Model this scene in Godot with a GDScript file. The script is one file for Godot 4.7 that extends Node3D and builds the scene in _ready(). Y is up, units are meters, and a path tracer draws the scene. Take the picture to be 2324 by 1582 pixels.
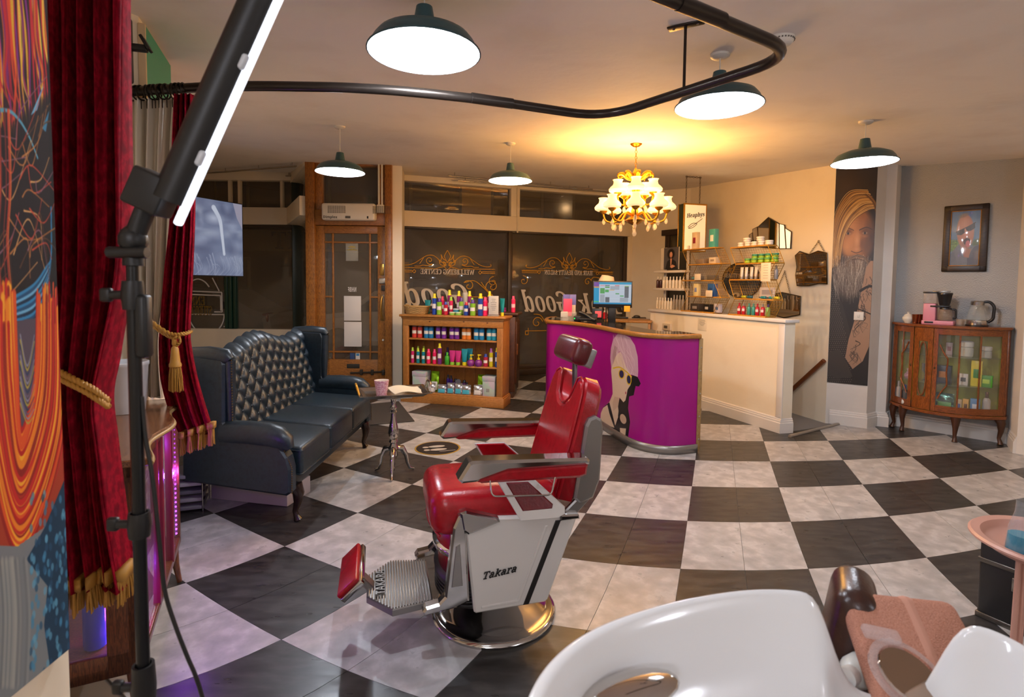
extends Node3D
# A barber shop and beauty salon at night. Units are metres, y is up, the view looks along -z.

const FOCAL := 1223.0
const EYE := Vector3(0, 1.45, 0)
var cam_basis := Basis(Vector3.RIGHT, -0.055) * Basis(Vector3(0, 0, 1), 0.011)
var taken := {}
var mats := {}
var noises := {}
var cache := {}
var rng := RandomNumberGenerator.new()

# ---------------------------------------------------------------- mesh builder
class B:
	var st := SurfaceTool.new()
	var xf := Transform3D()
	var fn = null
	var has_uv := false
	var group := 0

	func _init():
		st.begin(Mesh.PRIMITIVE_TRIANGLES)

	func at(t: Transform3D) -> B:
		xf = t
		return self

	func pos(x: float, y: float, z: float) -> B:
		xf = Transform3D(Basis(), Vector3(x, y, z))
		return self

	func pt(p: Vector3) -> Vector3:
		var q := xf * p
		if fn != null:
			q = fn.call(q)
		return q

	func vert(p: Vector3, uv := Vector2.ZERO) -> void:
		st.set_smooth_group(group)
		st.set_uv(uv)
		st.add_vertex(pt(p))

	func tri(a: Vector3, b: Vector3, c: Vector3, ua := Vector2.ZERO, ub := Vector2.ZERO, uc := Vector2.ZERO) -> void:
		vert(a, ua); vert(c, uc); vert(b, ub)

	# a b c d run counter-clockwise seen from outside
	func quad(a: Vector3, b: Vector3, c: Vector3, d: Vector3, ua := Vector2(0, 1), ub := Vector2(1, 1), uc := Vector2(1, 0), ud := Vector2(0, 0)) -> void:
		tri(a, b, c, ua, ub, uc)
		tri(a, c, d, ua, uc, ud)

	func fresh() -> void:
		group += 1

	func box(c: Vector3, s: Vector3) -> B:
		var h := s * 0.5
		var was := group
		group = 0xFFFFFFFF
		for f in [[Vector3(1, 0, 0), Vector3(0, 0, -1), Vector3(0, 1, 0)], [Vector3(-1, 0, 0), Vector3(0, 0, 1), Vector3(0, 1, 0)], [Vector3(0, 1, 0), Vector3(1, 0, 0), Vector3(0, 0, -1)], [Vector3(0, -1, 0), Vector3(1, 0, 0), Vector3(0, 0, 1)], [Vector3(0, 0, 1), Vector3(1, 0, 0), Vector3(0, 1, 0)], [Vector3(0, 0, -1), Vector3(-1, 0, 0), Vector3(0, 1, 0)]]:
			var n: Vector3 = f[0] * h
			var u: Vector3 = f[1] * h
			var v: Vector3 = f[2] * h
			quad(c + n - u - v, c + n + u - v, c + n + u + v, c + n - u + v)
		group = was
		return self

	# box with rounded edges; k rings of rounding
	func rbox(c: Vector3, s: Vector3, r := 0.01, k := 1) -> B:
		fresh()
		var h := s * 0.5
		r = minf(r, minf(h.x, minf(h.y, h.z)) * 0.999)
		var inner := h - Vector3(r, r, r)
		for f in [[0, 2, 1, 1, -1], [0, 2, 1, -1, 1], [1, 0, 2, 1, -1], [1, 0, 2, -1, 1], [2, 0, 1, 1, 1], [2, 0, 1, -1, -1]]:
			var ax: int = f[0]
			var ua: int = f[1]
			var va: int = f[2]
			var us := steps(h[ua], r, k)
			var vs := steps(h[va], r, k)
			for i in us.size() - 1:
				for j in vs.size() - 1:
					var q := []
					for o in [[0, 0], [1, 0], [1, 1], [0, 1]]:
						var p := Vector3()
						p[ax] = h[ax] * f[3]
						p[ua] = us[i + o[0]] * f[4]
						p[va] = vs[j + o[1]]
						var near := p.clamp(-inner, inner)
						var d := p - near
						q.append(c + (near + d.normalized() * r if d.length() > 0.0 else p))
					quad(q[0], q[1], q[2], q[3])
		return self

	func steps(h: float, r: float, k: int) -> PackedFloat32Array:
		var o := PackedFloat32Array()
		for i in k + 1:
			o.append(-h + r * (1.0 - cos(PI * 0.5 * i / k)) if k > 1 else -h + r * i)
		for i in range(k, -1, -1):
			o.append(h - r * (1.0 - cos(PI * 0.5 * i / k)) if k > 1 else h - r * i)
		return o

	# profile of Vector2(radius, height), turned round y
	func lathe(prof: Array, seg := 20, arc := TAU, start := 0.0) -> B:
		fresh()
		var total := 0.0
		for i in range(1, prof.size()):
			total += prof[i].distance_to(prof[i - 1])
		var run := 0.0
		for i in prof.size() - 1:
			var a: Vector2 = prof[i]
			var b: Vector2 = prof[i + 1]
			if i > 0:
				var d0: Vector2 = (a - prof[i - 1]).normalized()
				var d1: Vector2 = (b - a).normalized()
				if d0.dot(d1) < 0.72:
					fresh()
			var v0 := run / maxf(total, 1e-6)
			run += a.distance_to(b)
			var v1 := run / maxf(total, 1e-6)
			for s in seg:
				var t0 := start + arc * s / seg
				var t1 := start + arc * (s + 1) / seg
				var p00 := Vector3(a.x * cos(t0), a.y, -a.x * sin(t0))
				var p01 := Vector3(a.x * cos(t1), a.y, -a.x * sin(t1))
				var p10 := Vector3(b.x * cos(t0), b.y, -b.x * sin(t0))
				var p11 := Vector3(b.x * cos(t1), b.y, -b.x * sin(t1))
				var u0 := float(s) / seg
				var u1 := float(s + 1) / seg
				if a.x > 1e-6:
					tri(p00, p01, p11, Vector2(u0, 1 - v0), Vector2(u1, 1 - v0), Vector2(u1, 1 - v1))
				if b.x > 1e-6:
					tri(p00, p11, p10, Vector2(u0, 1 - v0), Vector2(u1, 1 - v1), Vector2(u0, 1 - v1))
		return self

	func ball(c: Vector3, r: Vector3, seg := 12) -> B:
		var was := xf
		xf = xf * Transform3D(Basis.from_scale(r), c)
		var p := []
		for i in seg / 2 + 1:
			var t := -PI / 2 + PI * i / (seg / 2)
			p.append(Vector2(maxf(cos(t), 0.0) if i > 0 and i < seg / 2 else 0.0, sin(t)))
		var g := group
		lathe(p, seg)
		xf = was
		return self

	# tube along a path; r one radius or a list
	func tube(path: Array, r, seg := 8, closed := false, caps := true) -> B:
		var prof := PackedVector2Array()
		for s in seg:
			prof.append(Vector2(cos(TAU * s / seg), sin(TAU * s / seg)))
		return sweep(path, prof, r, closed, caps)

	# a closed 2D outline carried along a path (parallel transport)
	func sweep(path: Array, prof: PackedVector2Array, r = 1.0, closed := false, caps := true, up := Vector3.ZERO, smooth := true) -> B:
		fresh()
		var n := path.size()
		var rings := []
		var side := Vector3.ZERO
		for i in n:
			var a: Vector3 = path[posmod(i - 1, n)] if closed or i > 0 else path[i]
			var b: Vector3 = path[posmod(i + 1, n)] if closed or i < n - 1 else path[i]
			var t := (b - a).normalized()
			var stretch := 1.0
			if up != Vector3.ZERO:
				side = t.cross(up).normalized()
				var d0: Vector3 = (path[i] - a).normalized()
				if d0.length() > 0.5:
					stretch = 1.0 / maxf(0.4, d0.dot(t))
			else:
				if side == Vector3.ZERO:
					side = t.cross(Vector3.UP if absf(t.y) < 0.9 else Vector3.RIGHT).normalized()
				side = (side - t * side.dot(t)).normalized()
			var top := side.cross(t).normalized()
			if up != Vector3.ZERO:
				top = up
			var k: float = r[i] if r is Array else r
			var ring := PackedVector3Array()
			for q in prof:
				ring.append(path[i] + side * q.x * k * stretch + top * q.y * k)
			rings.append(ring)
		loft(rings, closed, caps, smooth)
		return self

	# rings of equal count; the outline of each ring is closed
	func loft(rings: Array, closed := false, caps := true, smooth := true, open_ring := false) -> B:
		fresh()
		var m: int = rings[0].size()
		var n := rings.size()
		var was := group
		if not smooth:
			group = 0xFFFFFFFF
		for i in (n if closed else n - 1):
			var a: PackedVector3Array = rings[i]
			var b: PackedVector3Array = rings[(i + 1) % n]
			for j in (m - 1 if open_ring else m):
				var k := (j + 1) % m
				quad(a[j], a[k], b[k], b[j], Vector2(float(j) / m, 1 - float(i) / n), Vector2(float(j + 1) / m, 1 - float(i) / n), Vector2(float(j + 1) / m, 1 - float(i + 1) / n), Vector2(float(j) / m, 1 - float(i + 1) / n))
		group = was
		if caps and not closed and not open_ring:
			for e in [0, n - 1]:
				fresh()
				var c := Vector3.ZERO
				for p in rings[e]:
					c += p / m
				for j in m:
					if e == 0:
						tri(c, rings[e][(j + 1) % m], rings[e][j])
					else:
						tri(c, rings[e][j], rings[e][(j + 1) % m])
		fresh()
		return self

	# outline in x-y carried along z from 0 to d (towards +z), edges bevelled by b
	func prism(poly: PackedVector2Array, d: float, b := 0.0, smooth := false) -> B:
		fresh()
		if Geometry2D.is_polygon_clockwise(poly):
			poly = poly.duplicate()
			poly.reverse()
		var n := poly.size()
		var small := PackedVector2Array()
		for i in n:
			var e0 := (poly[i] - poly[posmod(i - 1, n)]).normalized()
			var e1 := (poly[(i + 1) % n] - poly[i]).normalized()
			var n0 := Vector2(-e0.y, e0.x)
			var n1 := Vector2(-e1.y, e1.x)
			var m := n0 + n1
			small.append(poly[i] + m * (b / maxf(0.3, 0.5 * m.length_squared())))
		var rings := []
		if b > 0.0:
			rings = [[small, 0.0], [poly, b], [poly, d - b], [small, d]]
		else:
			rings = [[poly, 0.0], [poly, d]]
		var was := group
		for k in rings.size() - 1:
			fresh()
			for i in n:
				if not smooth:
					group = 0xFFFFFFFF
				var j := (i + 1) % n
				var p: PackedVector2Array = rings[k][0]
				var q: PackedVector2Array = rings[k + 1][0]
				quad(Vector3(p[i].x, p[i].y, rings[k][1]), Vector3(p[j].x, p[j].y, rings[k][1]), Vector3(q[j].x, q[j].y, rings[k + 1][1]), Vector3(q[i].x, q[i].y, rings[k + 1][1]))
			group = was + k + 1
		var flat := small if b > 0.0 else poly
		var idx := Geometry2D.triangulate_polygon(flat)
		fresh()
		for i in range(0, idx.size(), 3):
			var a := flat[idx[i]]
			var bb := flat[idx[i + 1]]
			var c := flat[idx[i + 2]]
			if (bb - a).cross(c - a) < 0.0:
				var sw := bb
				bb = c
				c = sw
			group = 0xFFFFFFFF
			tri(Vector3(a.x, a.y, d), Vector3(bb.x, bb.y, d), Vector3(c.x, c.y, d))
			tri(Vector3(a.x, a.y, 0), Vector3(c.x, c.y, 0), Vector3(bb.x, bb.y, 0))
		group = was + 6
		return self

	# f(u, v) for u, v in 0..1; counter-clockwise seen from outside with u to the right and v up
	func grid(f: Callable, nu: int, nv: int, wrap_u := false) -> B:
		fresh()
		var rows := []
		for j in nv + 1:
			var row := PackedVector3Array()
			for i in nu + 1:
				row.append(f.call(float(i % nu if wrap_u else i) / nu, float(j) / nv))
			rows.append(row)
		for j in nv:
			for i in nu:
				quad(rows[j][i], rows[j][i + 1], rows[j + 1][i + 1], rows[j + 1][i], Vector2(float(i) / nu, 1 - float(j) / nv), Vector2(float(i + 1) / nu, 1 - float(j) / nv), Vector2(float(i + 1) / nu, 1 - float(j + 1) / nv), Vector2(float(i) / nu, 1 - float(j + 1) / nv))
		fresh()
		return self

	func mesh() -> ArrayMesh:
		st.generate_normals()
		return st.commit()

# ---------------------------------------------------------------- painter for flat prints
class Paint:
	var im: Image
	var w: int
	var h: int
	func _init(ww: int, hh: int, c: Color):
		w = ww
		h = hh
		im = Image.create(w, h, false, Image.FORMAT_RGB8)
		im.fill(c)
	func mix(x: int, y: int, c: Color, a: float) -> void:
		if x >= 0 and y >= 0 and x < w and y < h and a > 0.003:
			im.set_pixel(x, y, im.get_pixel(x, y).lerp(c, minf(a, 1.0)))
	# soft ellipse, in fractions of the picture
	func blob(cx: float, cy: float, rx: float, ry: float, c: Color, soft := 0.4, a := 1.0, rot := 0.0) -> void:
		var px := cx * w
		var py := cy * h
		var ax := rx * w
		var ay := ry * h
		var ext := maxf(ax, ay)
		var co := cos(rot)
		var si := sin(rot)
		for y in range(maxi(0, int(py - ext)), mini(h, int(py + ext) + 2)):
			for x in range(maxi(0, int(px - ext)), mini(w, int(px + ext) + 2)):
				var dx := x + 0.5 - px
				var dy := y + 0.5 - py
				var d := Vector2((dx * co + dy * si) / ax, (-dx * si + dy * co) / ay).length()
				if d < 1.0:
					mix(x, y, c, a * (1.0 if soft <= 0.0 else clampf((1.0 - d) / soft, 0.0, 1.0)))
	func poly(pts: Array, c: Color, a := 1.0) -> void:
		var lo := 1e9
		var hi := -1e9
		for p in pts:
			lo = minf(lo, p.y * h)
			hi = maxf(hi, p.y * h)
		for y in range(maxi(0, int(lo)), mini(h, int(hi) + 1)):
			var xs := []
			for i in pts.size():
				var p: Vector2 = pts[i] * Vector2(w, h)
				var q: Vector2 = pts[(i + 1) % pts.size()] * Vector2(w, h)
				var yy := y + 0.5
				if (p.y <= yy) != (q.y <= yy):
					xs.append(p.x + (q.x - p.x) * (yy - p.y) / (q.y - p.y))
			xs.sort()
			for k in range(0, xs.size() - 1, 2):
				for x in range(int(xs[k]), int(xs[k + 1]) + 1):
					var cover := clampf(minf(x + 1.0 - xs[k], xs[k + 1] - x), 0.0, 1.0)
					mix(x, y, c, a * cover)
	# a curved stroke through points; widths in pixels
	func stroke(pts: Array, w0: float, w1: float, c: Color, a := 1.0) -> void:
		var n := pts.size()
		for i in n - 1:
			var p0: Vector2 = pts[maxi(0, i - 1)] * Vector2(w, h)
			var p1: Vector2 = pts[i] * Vector2(w, h)
			var p2: Vector2 = pts[i + 1] * Vector2(w, h)
			var p3: Vector2 = pts[mini(n - 1, i + 2)] * Vector2(w, h)
			var wd := lerpf(w0, w1, float(i) / maxi(1, n - 1))
			var steps := maxi(2, int(p1.distance_to(p2) / maxf(0.8, wd * 0.35)))
			for s in steps:
				var t := float(s) / steps
				var p := p1.cubic_interpolate(p2, p0, p3, t)
				var r := lerpf(w0, w1, (i + t) / maxf(1.0, n - 1)) * 0.5
				for y in range(int(p.y - r - 1), int(p.y + r + 2)):
					for x in range(int(p.x - r - 1), int(p.x + r + 2)):
						mix(x, y, c, a * clampf(r + 0.5 - Vector2(x + 0.5, y + 0.5).distance_to(p), 0.0, 1.0))
	func grain(amount: float, r: RandomNumberGenerator) -> void:
		for y in h:
			for x in w:
				var k := 1.0 + r.randf_range(-amount, amount)
				var c := im.get_pixel(x, y)
				im.set_pixel(x, y, Color(clampf(c.r * k, 0, 1), clampf(c.g * k, 0, 1), clampf(c.b * k, 0, 1)))
	func tex() -> ImageTexture:
		return ImageTexture.create_from_image(im)

# ---------------------------------------------------------------- places
# a pixel of the photograph gives a direction; the floor, a height or a depth gives the distance
func ray(u: float, v: float) -> Vector3:
	return cam_basis * Vector3((u - 1162.0) / FOCAL, (712.0 - v) / FOCAL, -1.0)

func on_y(u: float, v: float, y := 0.0) -> Vector3:
	var d := ray(u, v)
	return EYE + d * ((y - EYE.y) / d.y)

func on_d(u: float, v: float, depth: float) -> Vector3:
	var d := ray(u, v)
	return EYE + d * (depth / -d.z)

# where the ray meets the upright plane through a and b (floor points)
func on_wall(u: float, v: float, a: Vector3, b: Vector3) -> Vector3:
	var n := Vector3(b.z - a.z, 0, -(b.x - a.x)).normalized()
	var d := ray(u, v)
	return EYE + d * ((a - EYE).dot(n) / d.dot(n))

func ceil_y(p: Vector3) -> float:
	return 2.42 + 0.07 * -p.z - 0.025 * p.x

# ---------------------------------------------------------------- names and nodes
func numbered(called: String) -> String:
	var n: int = taken.get(called, 0)
	taken[called] = n + 1
	return called if n == 0 else "%s_%03d" % [called, n]

func tag(o: Node3D, label: String, category: String, group := "") -> Node3D:
	o.set_meta("label", label)
	o.set_meta("category", category)
	if group:
		o.set_meta("group", group)
	return o

func thing(called: String, label: String, category: String, at := Vector3.ZERO, turn := 0.0, group := "") -> Node3D:
	var o := Node3D.new()
	o.name = numbered(called)
	add_child(o)
	o.position = at
	o.rotation.y = turn
	return tag(o, label, category, group)

func mi(m: Mesh, mat: Material) -> MeshInstance3D:
	var o := MeshInstance3D.new()
	o.mesh = m
	o.material_override = mat
	return o

func part(parent: Node3D, called: String, b, mat: Material, at := Vector3.ZERO, label := "") -> MeshInstance3D:
	var o := mi(b.mesh() if b is B else b, mat)
	o.name = called
	parent.add_child(o, true)
	o.position = at
	if label:
		o.set_meta("label", label)
	return o

func single(called: String, b, mat: Material, label: String, category: String, at := Vector3.ZERO, turn := 0.0, group := "") -> MeshInstance3D:
	var o := mi(b.mesh() if b is B else b, mat)
	o.name = numbered(called)
	add_child(o)
	o.position = at
	o.rotation.y = turn
	tag(o, label, category, group)
	return o

func struct(called: String, b, mat: Material, at := Vector3.ZERO) -> MeshInstance3D:
	var o := mi(b.mesh() if b is B else b, mat)
	o.name = numbered(called)
	add_child(o)
	o.position = at
	o.set_meta("kind", "structure")
	return o

func struct_node(called: String, at := Vector3.ZERO, turn := 0.0) -> Node3D:
	var o := Node3D.new()
	o.name = numbered(called)
	add_child(o)
	o.position = at
	o.rotation.y = turn
	o.set_meta("kind", "structure")
	return o

func text_mesh(s: String, size: float, depth := 0.003, font := "Droid Sans", weight := 400, italic := false) -> TextMesh:
	var f := SystemFont.new()
	f.font_names = PackedStringArray([font])
	f.font_weight = weight
	f.font_italic = italic
	var t := TextMesh.new()
	t.font = f
	t.text = s
	t.font_size = 64
	t.pixel_size = size / 64.0
	t.depth = depth
	t.curve_step = 2.0
	return t

# ---------------------------------------------------------------- materials
func hexc(s: String) -> Color:
	return Color.html(s)

func mat(key: String, c := Color.WHITE, rough := 0.6, metal := 0.0) -> StandardMaterial3D:
	if mats.has(key):
		return mats[key]
	var m := StandardMaterial3D.new()
	m.resource_name = key
	m.albedo_color = c
	m.roughness = rough
	m.metallic = metal
	mats[key] = m
	return m

func col(hex: String, rough := 0.6, metal := 0.0) -> StandardMaterial3D:
	return mat("%s_%.2f_%.2f" % [hex, rough, metal], Color.html(hex), rough, metal)

func noise_tex(key: String, freq: float, stops: Array, size := 512, oct := 4, type := FastNoiseLite.TYPE_SIMPLEX_SMOOTH, normal := false, bump := 4.0) -> NoiseTexture2D:
	if noises.has(key):
		return noises[key]
	var n := FastNoiseLite.new()
	n.noise_type = type
	n.seed = hash(key) % 1000
	n.frequency = freq
	n.fractal_octaves = oct
	var t := NoiseTexture2D.new()
	t.width = size
	t.height = size
	t.seamless = true
	t.noise = n
	if normal:
		t.as_normal_map = true
		t.bump_strength = bump
	if stops.size():
		var g := Gradient.new()
		g.offsets = PackedFloat32Array()
		var cs := PackedColorArray()
		var os := PackedFloat32Array()
		for s in stops:
			os.append(s[0])
			cs.append(Color.html(s[1]))
		g.offsets = os
		g.colors = cs
		t.color_ramp = g
	noises[key] = t
	return t

func tri_map(m: StandardMaterial3D, scale: Vector3, world := false) -> void:
	m.uv1_triplanar = true
	m.uv1_world_triplanar = world
	m.uv1_scale = scale

# wood with grain running along one axis (0 x, 1 y, 2 z)
func wood(key: String, dark: String, light: String, axis := 0, rough := 0.45, gloss := 0.0) -> StandardMaterial3D:
	if mats.has(key):
		return mats[key]
	var m := mat(key, Color.WHITE, rough)
	m.albedo_texture = noise_tex(key + "_grain", 0.02, [[0.0, dark], [0.45, light], [0.6, dark], [1.0, light]], 512, 5)
	var s := Vector3(9, 9, 9)
	s[axis] = 1.1
	tri_map(m, s)
	if gloss > 0.0:
		m.clearcoat_enabled = true
		m.clearcoat = gloss
		m.clearcoat_roughness = 0.15
	return m

func glow(key: String, c: Color, energy: float) -> StandardMaterial3D:
	var m := mat(key, c, 0.5)
	m.emission_enabled = true
	m.emission = c
	m.emission_energy_multiplier = energy
	return m

func pane(key: String, c: Color, alpha := 0.08, rough := 0.02) -> StandardMaterial3D:
	var m := mat(key, Color(c.r, c.g, c.b, alpha), rough)
	m.transparency = BaseMaterial3D.TRANSPARENCY_ALPHA
	return m

func solid_glass(key: String, c: Color, alpha := 0.0, scale := 0.05) -> StandardMaterial3D:
	var m := mat(key, Color(c.r, c.g, c.b, alpha), 0.02)
	m.refraction_enabled = true
	m.refraction_scale = scale
	m.transparency = BaseMaterial3D.TRANSPARENCY_ALPHA
	return m

func print_mat(key: String, t: Texture2D, rough := 0.5) -> StandardMaterial3D:
	var m := mat(key, Color.WHITE, rough)
	m.albedo_texture = t
	m.texture_repeat = false
	return m

func omni(parent: Node3D, p: Vector3, c: Color, e: float, size := 0.03, rng_m := 14.0) -> void:
	var l := OmniLight3D.new()
	l.name = "light"
	l.light_color = c
	l.light_energy = e
	l.light_size = size
	l.omni_range = rng_m
	l.omni_attenuation = 2.0
	l.shadow_enabled = true
	parent.add_child(l, true)
	l.position = p

# ---------------------------------------------------------------- the scene
func _ready():
	rng.seed = 7
	# camera
	var cam := Camera3D.new()
	cam.name = "camera"
	add_child(cam)
	cam.position = EYE
	cam.basis = cam_basis
	cam.keep_aspect = Camera3D.KEEP_HEIGHT
	cam.set_frustum(0.05 * 1582.0 / FOCAL, Vector2(0, -0.05 * 79.0 / FOCAL), 0.05, 120.0)
	cam.current = true
	var lens := CameraAttributesPhysical.new()
	lens.frustum_focal_length = 17.0
	lens.frustum_focus_distance = 3.6
	lens.exposure_aperture = 5.0
	lens.frustum_near = 0.05
	cam.attributes = lens
	cam.set_frustum(0.05 * 1582.0 / FOCAL, Vector2(0, -0.05 * 79.0 / FOCAL), 0.05, 120.0)
	# night sky, exposure
	var env := Environment.new()
	env.background_mode = Environment.BG_COLOR
	env.background_color = Color(0.06, 0.065, 0.08)
	env.tonemap_mode = Environment.TONE_MAPPER_LINEAR
	env.tonemap_exposure = 0.74
	env.sdfgi_enabled = true
	env.ssao_enabled = true
	env.ssil_enabled = true
	var we := WorldEnvironment.new()
	we.name = "world_environment"
	we.environment = env
	add_child(we)
	build_room()
	build_windows()
	build_lamps()
	build_rail()
	build_chair()
	build_sofa()
	build_side_table()
	build_curtains()
	build_mural()
	build_light_stand()
	build_led_cabinet()
	build_bookcase()
	build_desk()
	build_half_wall_goods()
	build_poster()
	build_bow_cabinet()
	build_basin()
	build_chandelier()
	build_fittings()

# ---------------------------------------------------------------- room shell
var P := {}

func fp(u: float, d: float) -> Vector3:
	var p := on_d(u, 650, d)
	p.y = 0
	return p

func plan() -> void:
	P = {
		"pil": fp(899, 7.9), "win": fp(1430, 9.25), "side": fp(1562, 8.25), "pl": fp(1886, 5.72), "pr": fp(1980, 5.52),
		"rec": fp(2001, 5.62), "col": fp(2024, 5.58), "gl": fp(2033, 5.7), "gr": fp(2309, 5.0), "rw": fp(2330, 4.7),
		"dl": fp(700, 7.0), "dr": fp(891, 7.0), "bl": fp(668, 8.2), "bf": fp(392, 8.2),
		"hl": fp(1478, 7.35), "hr": fp(1786, 5.27),
		"l1": Vector3(-1.96, 0, -3.1), "l0": Vector3(-1.7, 0, -2.5), "l2": Vector3(-3.95, 0, -5.2),
	}

func outline() -> PackedVector2Array:
	var o := PackedVector2Array()
	for k in ["bf", "bl", "dl", "dr", "pil", "win", "side", "pl", "pr", "rec", "col", "gl", "gr", "rw"]:
		o.append(Vector2(P[k].x, P[k].z))
	for q in [Vector2(5.3, -3.6), Vector2(5.3, 2.6), Vector2(-2.4, 2.6), Vector2(-2.4, -1.0)]:
		o.append(q)
	for k in ["l0", "l1", "l2"]:
		o.append(Vector2(P[k].x, P[k].z))
	return o

# upright wall from a to b (a left, b right, seen from the room), thickness outwards
func wall(called: String, a: Vector3, b: Vector3, m: Material, y0 := 0.0, y1 := -1.0, t := 0.12, parent: Node3D = null) -> MeshInstance3D:
	var n := Vector3(-(b.z - a.z), 0, b.x - a.x).normalized()  # towards the room
	var back := -n * t
	var ta := ceil_y(a) + 0.03 if y1 < 0.0 else y1
	var tb := ceil_y(b) + 0.03 if y1 < 0.0 else y1
	var u := Vector3.UP
	var g := B.new()
	g.group = 0xFFFFFFFF
	var len := a.distance_to(b)
	var p := [a + u * y0, b + u * y0, b + u * tb, a + u * ta]
	g.quad(p[0], p[1], p[2], p[3])
	g.quad(p[1] + back, p[0] + back, p[3] + back, p[2] + back)
	g.quad(p[1], p[1] + back, p[2] + back, p[2])
	g.quad(p[0] + back, p[0], p[3], p[3] + back)
	g.quad(p[3], p[2], p[2] + back, p[3] + back)
	g.quad(p[0] + back, p[1] + back, p[1], p[0])
	if parent:
		return part(parent, called, g, m)
	return struct(called, g, m)

func tile_pixel(i: float, j: float) -> Vector2:
	var c := cos(-0.37786)
	var s := sin(-0.37786)
	var x := i - 0.2103
	var z := j + 4.0881
	var xx := c * x - s * z
	var zz := s * x + c * z
	var yy := -2.3718
	var cp := cos(0.04809)
	var sp := sin(0.04809)
	var y2 := cp * yy + sp * zz
	var z2 := -sp * yy + cp * zz
	var cr := cos(-0.010878)
	var sr := sin(-0.010878)
	var x3 := cr * xx - sr * y2
	var y3 := sr * xx + cr * y2
	return Vector2(1162.0 + 1223.04 * atan2(x3, z2), 700.5 - 1223.04 * atan2(y3, Vector2(x3, z2).length()))

func tile_point(i: float, j: float) -> Vector2:
	var q := tile_pixel(i, j)
	var p := on_y(q.x, q.y)
	return Vector2(p.x, p.z)

func wall_paint(key: String, c: String, dark: String) -> StandardMaterial3D:
	var m := mat(key, Color.WHITE, 0.75)
	m.albedo_texture = noise_tex(key + "_t", 0.006, [[0.0, dark], [0.5, c], [1.0, c]], 512, 5)
	tri_map(m, Vector3(0.5, 0.5, 0.5), true)
	m.normal_enabled = true
	m.normal_texture = noise_tex("plaster_n", 0.03, [], 512, 5, FastNoiseLite.TYPE_SIMPLEX_SMOOTH, true, 1.2)
	m.normal_scale = 0.35
	return m

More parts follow.
